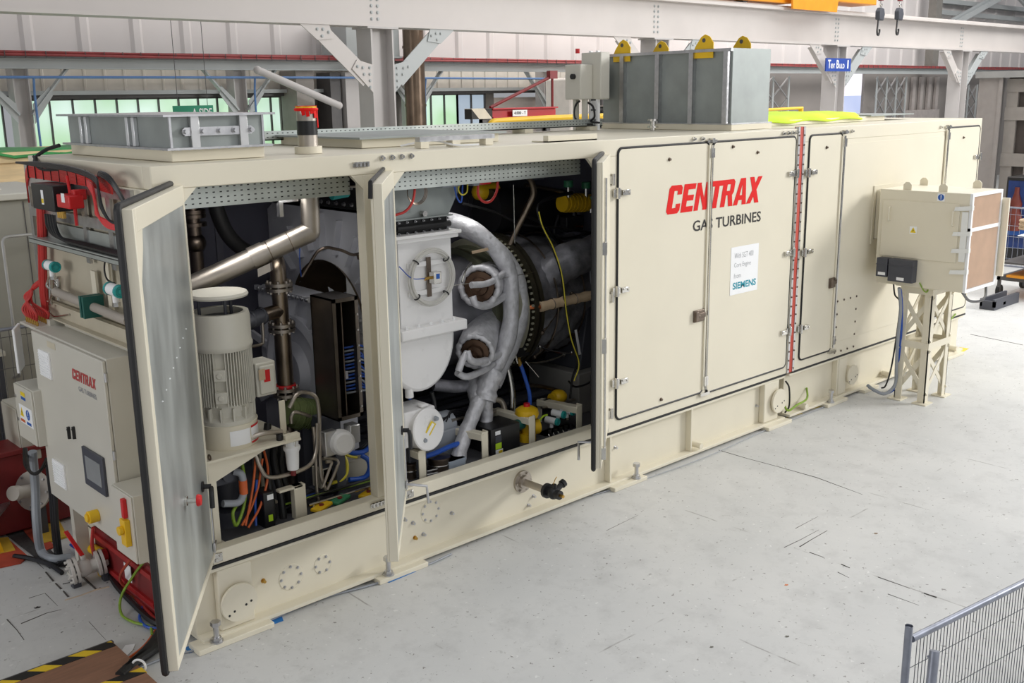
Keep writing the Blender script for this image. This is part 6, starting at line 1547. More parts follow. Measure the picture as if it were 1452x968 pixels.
ytube('steel_pipe', STEEL, 'steel tube dropping beside the tall arched tube', 'pipe', [(444, 605, .4), (447, 640, .38), (449, 690, .36), (452, 712, .34)], .014)
ytube('steel_pipe', STEEL, 'steel tube bent in a hairpin above the white trunking', 'pipe', [(458, 650, .34), (476, 650, .34), (480, 655, .34), (474, 672, .33), (464, 694, .32)], .014, fr=.04, sp=False)
ytube('steel_pipe', STEEL, 'second hairpin steel tube in front of the white trunking', 'pipe', [(462, 655, .3), (470, 655, .3), (466, 668, .3), (458, 690, .3)], .012)
ytube('grey_pipe', GREYP, 'grey painted pipe with orange collar under the motor frame', 'pipe', [(332, 668, .25), (342, 672, .22), (345, 685, .22), (345, 700, .22), (338, 712, .22), (316, 714, .22)], .026, n=12)
p = at(345, 690, y=.22)
tag(MB().cyl(p - V((0, 0, .05)), p + V((0, 0, .05)), .03, n=14).build('pipe_collar', ORANGE), 'orange collar on the grey painted pipe', 'collar')
ytube('small_pipe', STEEL, 'short thin tube hooking over the olive pump', 'pipe', [(413, 600, .5), (413, 590, .5), (420, 584, .5), (440, 590, .5)], .014)
om = thing('olive_pump', 'olive green pump motor lying behind the steel tubes', 'pump', (1.3, .8, FZ))
a, b2 = at(415, 585, y=.75), at(458, 590, y=.75)
m = MB(); m.cyl(a, b2, .12, n=22)
for k in range(9): m.cyl(a + (b2 - a) * (.15 + k * .09), a + (b2 - a) * (.17 + k * .09), .13, n=22)
m.cyl(a, a - (b2 - a).normalized() * .05, .1, n=20); m.build('motor_body', OLIVE, om)
MB().box((a.x + b2.x) / 2 - .1, (a.x + b2.x) / 2 + .1, .68, .82, FZ, a.z - .1).build('foot', DGREY, om)
# cables in bay one
for i, (pts, lab) in enumerate((([(372, 650, .3), (366, 690, .3), (356, 720, .25), (343, 745, .2)], 'orange hose nearest the motor frame leg'), ([(358, 610, .4), (362, 650, .3), (357, 700, .25), (348, 745, .2)], 'orange hose passing behind the black relay box'), ([(372, 630, .4), (380, 670, .3), (370, 715, .25), (352, 748, .2)], 'orange hose curving in front of the thick black cables'))):
    ytube('orange_hose', ORANGE, lab, 'hose', pts, .009)
for i, (pts, lab) in enumerate((([(380, 600, .5), (376, 640, .45), (382, 690, .35), (388, 735, .3)], 'thick black cable beside the black relay box'), ([(392, 610, .5), (388, 650, .45), (397, 695, .35), (402, 735, .3)], 'thick black cable second from the black relay box'), ([(402, 620, .55), (398, 660, .5), (408, 700, .4), (414, 735, .35)], 'thick black cable nearest the short cream post'), ([(347, 560, .6), (352, 590, .55), (358, 612, .5)], 'black corrugated hose under the motor terminal box'))):
    ytube('black_cable', RUBBER, lab, 'cable', pts, .028)
ytube('green_cable', GREENY, 'green yellow cable hanging behind the motor frame leg', 'cable', [(342, 650, .3), (348, 690, .28), (345, 720, .25), (335, 745, .22), (330, 728, .22), (336, 715, .25)], .012)
ytube('blue_hose', BLUE, 'blue cable rising behind the orange hoses', 'cable', [(364, 680, .3), (362, 710, .3), (363, 745, .25)], .01)
rb = thing('relay_box', 'black relay box with lime label on the near bay sill', 'relay box', (.75, .25, .7))
a, b2 = at(373, 700, y=.22), at(391, 742, y=.22)
MB().box(a.x, b2.x, .22, .36, b2.z - .03, a.z).build('box_body', BLACK, rb, bevel=.006)
label('lime_label', LBLG, rb, (a.x + .03, .2195, b2.z + .03), (1, 0, 0), (0, 0, 1), .035, .05)
label('white_label', PAPER, rb, (a.x + .03, .2195, a.z - .06), (1, 0, 0), (0, 0, 1), .05, .04)
a, b2 = at(417, 690, y=.2), at(433, 735, y=.2)
tag(MB().box(a.x, b2.x + .02, .2, .26, FZ, a.z).box(a.x - .12, b2.x, .2, .26, a.z - .02, a.z).build('support_bracket', CREAM2, bevel=.004), 'short cream post bracket at the near bay sill', 'bracket')
a, b2 = at(455, 690, y=.5), at(532, 655, y=.5)
tag(MB().box(a.x, b2.x + .1, .5, .62, a.z - .02, a.z + .13).box(a.x, b2.x + .1, .495, .625, a.z + .13, a.z + .14).box(a.x + .05, a.x + .1, .52, .6, FZ, a.z - .02).box(b2.x, b2.x + .05, .52, .6, FZ, a.z - .02).build('cable_trunking', CREAM2, bevel=.004), 'cream cable trunking behind the yellow and blue loops', 'trunking')
ytube('yellow_cable', YELC, 'yellow cable loop in front of the cream trunking', 'cable', [(478, 640, .4), (490, 650, .36), (492, 668, .34), (484, 680, .34), (465, 686, .36)], .014)
ytube('yellow_cable', YELC, 'yellow cable curving under the round instrument', 'cable', [(486, 640, .42), (494, 646, .4), (506, 648, .4)], .012)
for i, (pts, lab) in enumerate((([(488, 638, .42), (500, 642, .4), (516, 640, .4), (526, 632, .45)], 'blue cable under the white round instrument'), ([(512, 645, .4), (522, 652, .36), (524, 665, .34), (516, 677, .34), (495, 680, .35)], 'blue cable loop hanging beside the yellow loop'))):
    ytube('blue_cable', BLUE, lab, 'cable', pts, .02)
ytube('black_cable', BLACK, 'black cable bending right of the round instrument', 'cable', [(504, 640, .5), (515, 634, .48), (526, 622, .5)], .016)
m = MB()
for k in range(9): m.tube(spline([at(400 + 3 * k, 722 - k, y=.3 + .03 * k), at(440, 706 - k, y=.3 + .03 * k), at(490, 690 - k * 1.2, y=.3 + .03 * k), at(532, 676 - k * 1.2, y=.3 + .03 * k)], 5), .008, 5)
tag(m.build('cable_bundle', BLACK), 'dense black cable bundle along the near bay floor', 'cable')
for i, (m_, y) in enumerate(((GREENY, .31), (BLUE, .4))): ytube('floor_lead', m_, ('green yellow lead along the near bay cable bundle', 'blue lead along the near bay cable bundle')[i], 'cable', [(400, 716 - 3 * i, y), (450, 702 - 3 * i, y), (530, 680 - 3 * i, y)], .008)
a, b2 = at(438, 716, y=.22), at(530, 688, y=.22)
tag(MB().tube([a, b2], .01, 8).cyl(a + V((.04, 0, .0)), a + V((.04, 0, -.12)), .012, n=8).cyl(b2 + V((-.06, 0, 0)), b2 + V((-.06, 0, -.12)), .012, n=8).build('valve_rod', CHROME), 'bright rod above the near bay valve handles', 'rod')
for px, py, m_, lab in ((456, 718, YELL, 'yellow valve handle at the near bay sill by the cream post'), (482, 708, GREEN, 'green valve handle at the near bay sill'), (523, 699, YELL, 'yellow valve handle at the near bay sill beside the door post')):
    p = at(px, py, y=.19)
    t = thing('lever_valve', lab, 'valve', p - V((0, 0, .06)))
    MB().obox(p, (.07, .02, .01), (-.02, .04, 0), (0, 0, .014)).build('handle', m_, t, bevel=.008); MB().cyl(p - V((0, 0, .07)), p + V((0, 0, .02)), .02, n=10).build('stem', REDD, t)
ytube('teal_valve', TEAL, 'teal actuator high up behind the bay divider post', 'actuator', [(470, 276, .4), (492, 272, .4)], .04, sp=False)
ytube('ceiling_pipe', STEEL, 'thin steel pipe under the near bay tray', 'pipe', [(460, 265, .35), (514, 264, .3)], .01, sp=False)
# ------------------------------------------------------------ second bay
# white bleed duct
vy = .33
v = thing('exhaust_volute', 'tall white exhaust volute box with round bottom in the second bay', 'volute', (2.37, .6, 1.3))
xl, xr2 = at(566, 400, y=vy).x, at(641, 400, y=vy).x
z_ = lambda py: at(605, py, y=vy).z
MB().box(xl, xr2, vy, vy + .75, z_(462), z_(340)).build('upper_box', WHITEP, v, bevel=.006)
MB().box(xl - .04, xr2 + .04, vy - .05, vy + .8, z_(340) - .0, z_(334) + .0).box(xl - .06, xr2 + .06, vy - .07, vy + .82, z_(334), z_(329)).build('top_flange', WHITEP, v, bevel=.006)
MB().box(xl - .06, xr2 + .08, vy - .09, vy + .82, z_(474), z_(459)).build('mid_flange', WHITEP, v, bevel=.012)
m = MB()
for k in range(5): m.bolt((xl + .02 + k * (xr2 - xl) / 4.4, vy - .045, z_(459)), (0, 0, 1), .012, .02)
m.build('flange_bolt', PAPER, v)
# rounded lower scroll: half-cylinder across x
cz = z_(474); R2 = .55
prof = [(vy, cz)] 
yc = vy + .44; rad = .47
pts = [(xl + .0, yc - rad, cz)] + [(xl, yc - rad * math.cos(a), cz - .02 - rad * math.sin(a)) for a in [PI * k / 22 for k in range(23)]] + [(xl, yc + rad, cz)]
# bottom belly: round in x as the photo shows
cx = (xl + xr2) / 2 - .08; rx = (xr2 - xl) / 2 + .08
pts = [(cx - rx, vy - .02, cz)] + [(cx - rx * math.cos(a), vy - .02, cz - .04 - (z_(480) - z_(552)) * math.sin(a)) for a in [PI * k / 24 for k in range(25)]] + [(cx + rx, vy - .02, cz)]
MB().prism(pts, (0, .8, 0)).build('lower_scroll', WHITEP, v, bevel=.03)
MB().cyl((xl + .07, vy + .02, z_(558)), (xl + .07, vy + .02, z_(545)), .035, n=14).build('drain_boss', WHITEP, v)
# galvanised hood and black bellows above
g = thing('duct_hood', 'galvanised duct hood with black bellows above the white volute', 'duct', (2.37, .6, 2.6))
z1, z0 = z_(266), z_(307)
m = MB(); y0 = vy + .02
m.hexa([(xl - .0, y0, z0), (xr2, y0, z0), (xr2, y0 + .7, z0), (xl, y0 + .7, z0), (xl - .12, y0, z1), (xr2 + .14, y0, z1), (xr2 + .14, y0 + .7, z1), (xl - .12, y0 + .7, z1)])
m.box(xl - .12, xr2 + .14, y0, y0 + .7, z1, z1 + .25); m.box(xl - .02, xr2 + .02, y0 - .03, y0 + .72, z0 - .012, z0)
m.build('hood', GALVD, g, smooth=0)
MB().box(xl + .01, xr2 - .01, y0 + .01, y0 + .7, z_(330), z0 - .012).tube([(xl, y0 - .01, (z_(330) + z0) / 2 - .01), (xr2, y0 - .01, (z_(330) + z0) / 2 - .01)], .025, 10).build('bellows', RUBBER, g)
for k in range(7):
    for z in (z0 - .03, z_(328)): MB().bolt((xl + .03 + k * (xr2 - xl) / 6.6, y0 - .0, z), (0, -1, 0), .006, .02).build('bellows_bolt', ZINC, g)
p = at(603, 303, y=.3); MB().cyl(p, p + V((0, .06, 0)), .025, n=6).build('sensor_fitting', CHROME, g)
# cable coil and bracket on the volute
c = thing('cable_coil', 'coil of pale cable strapped to the white volute', 'coil', (2.36, .28, 1.9))
cc0 = at(611, 393, y=vy - .05); rxx = .205
m = MB()
for k in range(5):
    R3 = rxx + .012 * (k % 3)
    m.torus(cc0 + V((.004 * k, -.012 * (k // 3), 0)), (0, 1, .0), R3, .009, 40, 6)
m.build('coiled_cable', mat('cable_grey', (200, 198, 192), .4), c)
for s, zz in ((1, .11), (-1, -.12)):
    MB().box(cc0.x - .2, cc0.x + .2, vy - .02, vy, cc0.z + zz - .02, cc0.z + zz + .02).build('support_strip', WHITEP, c, bevel=.003)
for a in (.7, 2.4, 3.9, 5.5): MB().torus(cc0 + V((rxx * math.cos(a), -.006, rxx * math.sin(a))), (-math.sin(a), 0, math.cos(a)), .026, .006, 12, 5).build('cable_tie', BLACK, c)
sn = thing('pressure_sensor', 'small steel sensor bracket inside the pale cable coil', 'sensor', cc0 + V((0, .02, -.16)))
MB().box(cc0.x - .02, cc0.x + .02, vy - .03, vy - .02, cc0.z - .16, cc0.z + .16).build('bracket_bar', DSTEEL, sn)
MB().box(cc0.x - .01, cc0.x + .07, vy - .1, vy - .03, cc0.z - .05, cc0.z + .045).build('sensor_body', CHROME, sn, bevel=.004)
MB().box(cc0.x + .015, cc0.x + .05, vy - .1015, vy - .1, cc0.z - .01, cc0.z + .03).build('blue_label', LBLB, sn)
MB().cyl((cc0.x - .07, vy - .06, cc0.z - .005), (cc0.x - .01, vy - .06, cc0.z), .013, n=8).build('brass_fitting', BRASS, sn)
tag(MB().tube(spline([V((cc0.x - .07, vy - .06, cc0.z)), V((cc0.x - .2, vy - .06, cc0.z + .02)), at(566, 378, y=.25)]), .004, 6).build('sensor_lead', BLUE), 'thin blue lead from the coil sensor to the door post', 'cable')
# coils and red hoses under the tray
m = MB(); q = at(590, 272, y=.25)
for k in range(3): m.torus(q + V((0, -.008 * k, 0)), (0, 1, 0), .085 + .006 * k, .004, 26, 5)
tag(m.build('cable_coil', DSTEEL), 'thin dark wire coil hanging before the galvanised hood', 'coil')
ytube('red_hose', REDC, 'red hose dropping across the galvanised hood', 'hose', [(588, 252, .22), (588, 270, .2), (584, 288, .2), (574, 300, .22), (560, 305, .25)], .01)
ytube('red_hose', REDC, 'red hose hanging in a loop right of the hood', 'hose', [(705, 245, .3), (705, 268, .3), (697, 284, .3), (686, 286, .3), (678, 276, .3), (678, 262, .3)], .011)
ytube('yellow_lead', YELC, 'yellow lead looping under the perforated tray', 'cable', [(654, 250, .28), (650, 268, .28), (655, 276, .28), (662, 272, .28), (663, 258, .28)], .006)
ytube('blue_lead', BLUE, 'blue leads hanging under the perforated tray', 'cable', [(644, 262, .3), (648, 280, .3), (654, 286, .3), (656, 262, .3)], .007)
for a, b2, lab in (((627, 250), (643, 265), 'grey junction box under the tray above the hood'), ((643, 249), (652, 264), 'smaller grey junction box beside the yellow lead'), ((672, 252), (680, 263), 'grey junction box feeding the red hose loop')):
    p, q = at(*a, y=.26), at(*b2, y=.26)
    t = thing('junction_box', lab, 'junction box', ((p.x + q.x) / 2, .3, q.z))
    MB().box(p.x, q.x, .26, .36, q.z, p.z).build('box_body', GREYP, t, bevel=.006); MB().box(p.x + .01, q.x - .01, .253, .26, q.z + .01, p.z - .01).build('lid', GREYP, t)
p = at(683, 256, y=.3); tag(MB().cyl(p, p + V((.08, 0, 0)), .035, n=12).sphere(p, .036).build('red_beacon', RED), 'small red fitting beside the junction box of the red loop', 'fitting')
ytube('bent_pipe', HOTSTEEL, 'brown steel pipe crossing under the tray and bending down to the engine', 'pipe', [(672, 247, .55), (735, 246, .55), (750, 252, .58), (757, 272, .62), (748, 295, .7), (733, 325, .78), (717, 360, .85)], .028, n=12)

# gas turbine engine
EN = thing('gas_turbine', 'dark lagged gas turbine engine with ring flanges in the second bay', 'gas turbine', (3.6, 1.12, 1.2))
ey, ez = 1.12, 1.72
def ring(x, prof, name, m_, n=48, par=EN): return MB().lathe((x, ey, ez), (1, 0, 0), prof, n).build(name, m_, par)
ring(2.5, [(.2, 0), (.48, .0), (.5, .1), (.5, 1.0), (.42, 1.0)], 'hot_casing', mat('hot_casing_paint', (120, 120, 126), .4, .5, var=.2))
ring(3.3, [(.4, 0), (.56, 0), (.56, .04), (.54, .06), (.54, .16), (.57, .17), (.57, .19)], 'centre_casing', mat('olive_casing', (116, 118, 98), .45, .4, var=.15))
ring(3.49, [(.5, 0), (.62, 0), (.63, .01), (.63, .15), (.62, .16), (.5, .16)], 'centre_band', RINGM)
ring(3.68, [(.5, 0), (.66, 0), (.66, .05), (.63, .05), (.63, .08), (.66, .08), (.66, .12), (.5, .14)], 'bolted_flange', mat('dark_flange', (74, 70, 58), .4, .7, var=.2))
m = MB()
for k in range(72):
    a = 2 * PI * k / 72; m.cyl((3.66, ey + .64 * math.cos(a), ez + .64 * math.sin(a)), (3.68, ey + .64 * math.cos(a), ez + .64 * math.sin(a)), .012, n=6)
m.build('ring_bolt', RINGM, EN, smooth=0)
# lagged compressor section, wrinkled
def wrinkled(x0, x1, rf, name, m_, nx=24, na=48, amp=.02):
    mb = MB(); vs = []
    for i in range(nx + 1):
        u = i / nx
        for k in range(na):
            a = 2 * PI * k / na
            r = rf(u) + amp * math.sin(7 * a + 9 * u) * math.sin(15 * u + 3 * a) + amp * .6 * math.sin(23 * u + 11 * a)
            vs.append((x0 + (x1 - x0) * u, ey + r * math.cos(a), ez + r * math.sin(a)))
    mb.add(vs, [(i * na + k, i * na + (k + 1) % na, (i + 1) * na + (k + 1) % na, (i + 1) * na + k) for i in range(nx) for k in range(na)])
    return mb.build(name, m_, EN, smooth=60)
wrinkled(3.8, 4.85, lambda u: .62 - .1 * u, 'lagged_casing', LAG, amp=.03)
m = MB()
for k in range(2): m.torus((4.0 + k * .4, ey, ez), (1, 0, 0), .635 - .036 * k, .01, 44, 6)
m.build('lagging_band', DSTEEL, EN)
# small pipework on the lagged casing
random.seed(3)
for k in range(9):
    a = -2.8 + k * .26; r = .66
    x = 3.8 + .04 * k
    q = [V((x + t * .11, ey + (r - .02 * t) * math.cos(a - .05 * t), ez + (r - .02 * t) * math.sin(a + .12 * t * (1 if k % 2 else -1)))) for t in range(5)]
    MB().tube(spline(q, 4), .011, 6).sphere(q[0], .022, 8, 6).sphere(q[-1], .022, 8, 6).build('fuel_line', CHROME if k % 2 else DSTEEL, EN)
# combustor cans
def can(cpx, cpy, y, ax, R, L, lab):
    c0 = at(cpx, cpy, y=y); ax = V(ax).normalized()
    t = thing('combustor_can', lab, 'combustor', c0 - V((0, 0, R)))
    MB().lathe(c0, ax, [(R * .98, 0), (R * 1.08, -.03), (R * 1.12, -.08), (R * 1.08, -L * .6), (R * 1.15, -L)], 32).build('lagged_sleeve', FOIL, t)
    ox, oy, _ = ortho(ax)
    MB().tube([c0 + ox * R * .98 * math.cos(q * PI / 32) + oy * R * .98 * math.sin(q * PI / 32) for q in range(65)], R * .16, 12, lambda u: R * (.16 + .022 * math.sin(88 * u) + .012 * math.sin(151 * u))).build('lagged_rim', FOIL, t)
    MB().lathe(c0 - ax * .03, ax, [(R * .93, .01), (R * .82, .012), (R * .78, .04), (R * .5, .05), (R * .45, .08), (R * .2, .09), (R * .18, .14), (0, .14)], 28).build('burner_plate', BURN, t)
    x, y_, _ = ortho(ax); m = MB()
    for k in range(18): m.cyl(c0 + x * R * .84 * math.cos(k * PI / 9) + y_ * R * .84 * math.sin(k * PI / 9) - ax * .03, c0 + x * R * .84 * math.cos(k * PI / 9) + y_ * R * .84 * math.sin(k * PI / 9) + ax * .0, .01, n=6)
    m.build('plate_bolt', DSTEEL, t)
    return t, c0, ax
can1, c1, ax1 = can(680, 406, .5, (-.75, -.62, .1), .165, .5, 'upper combustor can with silver lagged rim')
can2, c2_, ax2 = can(674, 498, .42, (-.72, -.6, -.25), .15, .5, 'lower combustor can pointing down with brown burner plate')
# manifold around can 1 front
m = MB(); x, y_, _ = ortho(ax1)
m.tube(spline([at(668, 404, y=.38), at(690, 402, y=.38), at(706, 394, y=.42), at(715, 386, y=.5)]), .028, 12)
m.tube(spline([at(670, 420, y=.4), at(675, 431, y=.38), at(692, 433, y=.4), at(712, 422, y=.46), at(722, 412, y=.5)]), .032, 12)
tag(m.build('lagged_hose', FOIL), 'thin silver lagged hoses across the upper combustor face', 'hose')
m = MB(); m.tube(spline([at(662, 500, y=.33), at(655, 512, y=.3), at(650, 526, y=.3)]), .03, 12); m.tube(spline([at(662, 498, y=.33), at(667, 510, y=.3), at(680, 513, y=.32), at(700, 506, y=.4), at(718, 496, y=.45)]), .032, 12)
m.tube(spline([at(648, 528, y=.34), at(662, 534, y=.34), at(685, 525, y=.38), at(700, 515, y=.42)]), .03, 12)
tag(m.build('lagged_hose', FOIL), 'thin silver lagged hoses curling below the lower combustor', 'hose')
# big silver lagged pipes
def lump(r, k=26, a=.09): return lambda u: r * (1 + a * math.sin(k * u) * math.sin(k * .37 * u + 1))
ytube('lagged_pipe', FOIL, 'large silver lagged pipe arching over the combustor cans', 'pipe', [(612, 316, 1.05), (640, 314, .85), (665, 322, .7), (690, 340, .6), (710, 362, .54), (722, 388, .5), (724, 420, .46), (724, 455, .44), (718, 485, .44), (708, 508, .46), (695, 530, .48)], .078, n=16, rf=lump(.076))
ytube('lagged_pipe', FOIL, 'second silver lagged pipe beside the large arch', 'pipe', [(612, 322, 1.2), (640, 322, 1.0), (670, 332, .86), (700, 350, .7), (725, 376, .6), (738, 410, .56), (738, 450, .54), (728, 485, .52), (712, 520, .5), (700, 545, .48)], .07, n=16, rf=lump(.068, 30))
m = MB()
m.tube(spline([at(700, 525, y=.46), at(690, 548, y=.46), at(686, 568, y=.44)]), .1, 16, lump(.105, 14))
m.tube(spline([at(672, 540, y=.6), at(676, 558, y=.5), at(680, 572, y=.46)]), .08, 14)
lp = tag(m.build('lagged_manifold', FOIL), 'silver lagged pipe junction below the combustor cans', 'pipe')
ytube('lagged_pipe', FOIL, 'silver lagged leg running down left behind the cream bracket', 'pipe', [(680, 565, .45), (670, 590, .42), (660, 615, .38), (652, 640, .32), (648, 665, .26)], .066, n=16, rf=lump(.066, 24))
ytube('lagged_pipe', FOIL, 'silver lagged leg running down right behind the cream bracket', 'pipe', [(688, 565, .46), (690, 590, .46), (687, 615, .45), (684, 640, .45)], .06, n=16, rf=lump(.06, 22))
ytube('lagged_pipe', LAG, 'dark lagged horizontal pipe below the white volute', 'pipe', [(615, 545, .7), (645, 548, .62), (672, 545, .6)], .055, n=14)
p = at(682, 355, y=.55); q = at(695, 350, y=.55)
tag(MB().prism([at(669, 356, y=.55), at(692, 351, y=.55), at(693, 355, y=.55), at(670, 360, y=.55)], (0, .004, 0)).build('paper_tag', TAN, smooth=0), 'pale paper tag tied to the silver lagged pipe', 'tag')
# lagged elbow and loose dark pipework around the engine
ytube('lagged_pipe', LAG, 'bulging dark lagged elbow at the right of the engine', 'pipe', [(768, 398, .75), (792, 378, .62), (815, 366, .58), (850, 356, .6)], .17, n=22, rf=lump(.17, 21, .07))
for k, (pts, r, mm, lab) in enumerate((
    ([(655, 288, .9), (700, 300, .9), (740, 318, .85), (780, 322, .8), (842, 330, .8)], .012, BLACK, 'thin black cable crossing behind the bent brown pipe'),
    ([(728, 262, .7), (729, 300, .7), (730, 345, .7)], .005, CHROME, 'thin hanging wire between the brown pipe and the hood'),
    ([(745, 262, .9), (790, 270, .85), (806, 276, .8)], .018, DSTEEL, 'steel pipe running to the yellow ribbed actuator'),
    ([(742, 305, .95), (770, 318, .9), (800, 350, .85), (845, 352, .8)], .014, BLACK, 'black cable drooping under the yellow ribbed actuator'),
    ([(792, 305, .8), (786, 330, .8), (800, 338, .8), (838, 330, .8)], .012, BLACK, 'black cable looping round the black valve block'),
    ([(836, 370, .5), (838, 400, .48), (843, 415, .45)], .005, GREYP, 'thin pale wire hanging by the right opening edge'),
    ([(668, 372, .55), (660, 384, .5), (655, 400, .45)], .008, CHROME, 'thin bright tube left of the upper combustor'),
    ([(760, 470, .75), (790, 478, .7), (830, 470, .7)], .022, DSTEEL, 'dark steel pipe under the lagged engine casing'),
    ([(740, 545, .7), (770, 548, .65), (800, 556, .6)], .02, DSTEEL, 'dark steel pipe low behind the blue hose'),
    ([(768, 578, .5), (790, 574, .5), (815, 566, .5)], .014, STEEL, 'steel tube behind the teal transmitters'),
    ([(640, 596, .5), (680, 588, .55), (715, 580, .6)], .016, STEEL, 'steel tube low behind the silver lagged legs'),
    ([(575, 560, .6), (590, 575, .55), (596, 590, .5)], .01, BLUE, 'blue lead under the white volute'),
    ([(612, 556, .5), (616, 575, .5), (613, 595, .5)], .02, BLACK, 'black cable dropping below the white volute'))):
    ytube('engine_lead' if r < .016 else 'engine_pipe', mm, lab, 'cable' if r < .016 else 'pipe', pts, r)
# tan sleeve pipe
t = thing('sleeved_pipe', 'tan cloth sleeved pipe crossing right from the engine ring', 'pipe', at(800, 430, y=.45))
a, b2 = at(765, 435, y=.48), at(862, 413, y=.35)
dd = b2 - a
m = MB(); m.tube([a + dd * (k / 24) for k in range(25)], .05, 14, lambda u: .046 + .004 * math.sin(40 * u)); m.build('cloth_sleeve', TAN, t)
MB().tube(spline([at(744, 436, y=.55), at(756, 435, y=.5), a + dd * .02]), .026, 12).build('copper_stub', COPPER, t)
m = MB()
for f in (.18, .5, .82): m.torus(a + dd * f, dd, .052, .005, 18, 5)
m.build('wire_tie', DSTEEL, t)
tag(MB().tube([at(640, 405, y=.4), at(700, 397, y=.42), at(760, 385, y=.5)], .003, 5).build('support_wire', CHROME), 'thin wire stretched past the upper combustor', 'wire')
# black cable sweeping down on the right
m = MB()
for k in range(3): m.tube(spline([at(812, 272 + k, y=.6), at(785, 278 + k, y=.55), at(764, 290, y=.5 + .02 * k), at(765, 310, y=.48), at(780, 345, y=.45), at(795, 385, y=.42 + .02 * k), at(801, 430, y=.4), at(808, 470, y=.36), at(818, 510, y=.33), at(812, 535, y=.32), at(808, 565, y=.32)], 8), .011, 7)
tag(m.build('black_cable', BLACK), 'black cables sweeping down in front of the lagged engine', 'cable')
ytube('yellow_lead', YELC, 'yellow green lead following the sweeping black cables', 'cable', [(764, 300, .44), (770, 322, .44), (785, 352, .42), (797, 390, .39), (803, 440, .37), (810, 480, .33), (821, 515, .3), (814, 540, .29)], .006)
# yellow actuator up right
ac = thing('flow_actuator', 'yellow ribbed actuator with green capped fittings high in the second bay', 'actuator', at(815, 300, y=.85))
a, b2 = at(797, 288, y=.85), at(836, 287, y=.85)
m = MB(); m.cyl(a, b2, .085, n=22)
for k in range(6): m.cyl(a + (b2 - a) * (.1 + .13 * k), a + (b2 - a) * (.16 + .13 * k), .092, n=22)
m.build('actuator_body', YELL, ac)
for px, py in ((806, 262), (831, 264), (838, 284)):
    p = at(px, py, y=.8); m = MB().cyl(p, p - V((0, 0, .12)), .02, n=10).build('fitting_stem', CHROME, ac); MB().cyl(p - V((0, 0, .02)), p + V((0, 0, .04)), .045, n=14).build('green_cap', GREEN, ac)
p = at(806, 318, y=.85); MB().box(p.x - .02, p.x + .22, .85, .95, p.z - .08, p.z + .07).cyl(p + V((.1, .02, .07)), p + V((.1, .02, .2)), .03, n=10).build('valve_block', BLACK, ac, bevel=.01)
p = at(818, 321, y=.84); MB().cyl(p, p + V((.07, -.01, -.005)), .012, n=8).build('copper_plug', COPPER, ac)
p = at(680, 272, y=1.35)
tag(MB().cyl(p, p + V((.2, 0, 0)), .08, n=20).sphere(p, .08).cyl(p + V((.1, 0, .08)), p + V((.1, 0, .3)), .02, n=8).build('yellow_actuator', YELL), 'yellow actuator in shadow left of the bent brown pipe', 'actuator')
tag(MB().cyl(at(690, 300, y=1.3), at(770, 296, y=1.3), .22, n=26).cyl(at(765, 296, y=1.3), at(845, 290, y=1.3), .19, n=24).build('air_receiver', BLACK), 'dark cylindrical duct across the top of the second bay', 'duct')
p = at(764, 245, y=.5)
tag(MB().prism([p + V((-.07, 0, -.06)), p + V((.07, 0, -.06)), p + V((.025, 0, .06)), p + V((-.025, 0, .06))], (0, .012, 0)).build('lifting_lug', DGREY), 'dark triangular lifting lug under the tray', 'lug')
# floor equipment in bay 2
jb = thing('round_junction_box', 'large white round-lidded junction box with yellow label at the second bay sill', 'junction box', (2.2, .3, .9))
c0 = at(604, 608, y=.2)
axj = V((.12, -1, .12)).normalized()
MB().lathe(c0, axj, [(.165, -.14), (.165, -.012), (.17, 0), (.175, .01), (.175, .03), (.165, .038), (0, .042)], 40).build('round_lid', WHITEP, jb)
MB().box(c0.x - .2, c0.x + .12, .22, .5, c0.z - .13, c0.z + .17).box(c0.x - .02, c0.x + .06, .22, .3, c0.z + .17, c0.z + .2).build('box_body', WHITEP, jb, bevel=.02)
x, y_, _ = ortho(axj)
lx = V((.62, 0, .78)); cl = c0 + axj * .043
MB().obox(cl + axj * .004, lx * .065, axj * .001, lx.cross(axj).normalized() * .03).build('yellow_label', LBLY, jb, smooth=0)
MB().obox(cl + axj * .0065, lx * .055, axj * .001, lx.cross(axj).normalized() * .014).build('white_label', PAPER, jb, smooth=0)
for s in (-1, 1): MB().cyl(cl + lx * .1 * s, cl + lx * .1 * s + axj * .025, .022, .016, n=12).build('lid_lug', GREYP, jb)
MB().box(c0.x - .12, c0.x + .05, .28, .42, FZ, c0.z - .13).build('foot', DGREY, jb)
def cbrack(px_post, py_top, py_bot, px_end, py_end, y0, y1, lab, w=.075):
    a = at(px_post, py_top, y=y0)
    zt2 = a.z
    e = at(px_end, py_end, z=zt2)
    m = MB()
    m.box(a.x - w / 2, a.x + w / 2, y0, y0 + .012, FZ, zt2); m.box(a.x + w / 2 - .012, a.x + w / 2, y0, y0 + .07, FZ, zt2)
    m.bar((a.x, y0 + .0, zt2 - .02), (e.x, e.y, zt2 - .02), w, .012); m.bar((a.x - w / 2, y0, zt2 - .045), (e.x - w / 2, e.y, zt2 - .045), .012, .06)
    m.bar((e.x, e.y, zt2 - .02), (e.x, e.y, FZ), .06, .012)
    tag(m.build('cream_bracket', CREAM2, bevel=.004), lab, 'bracket')
cbrack(599, 638, 665, 573, 628, .17, .4, 'cream angle bracket next to the open middle door')
cbrack(688, 612, 655, 634, 600, .17, .5, 'cream angle bracket before the silver lagged legs')
cbrack(755, 590, 640, 702, 576, .17, .5, 'cream angle bracket left of the teal transmitters')
cbrack(822, 574, 615, 765, 563, .17, .5, 'cream angle bracket right of the teal transmitters')
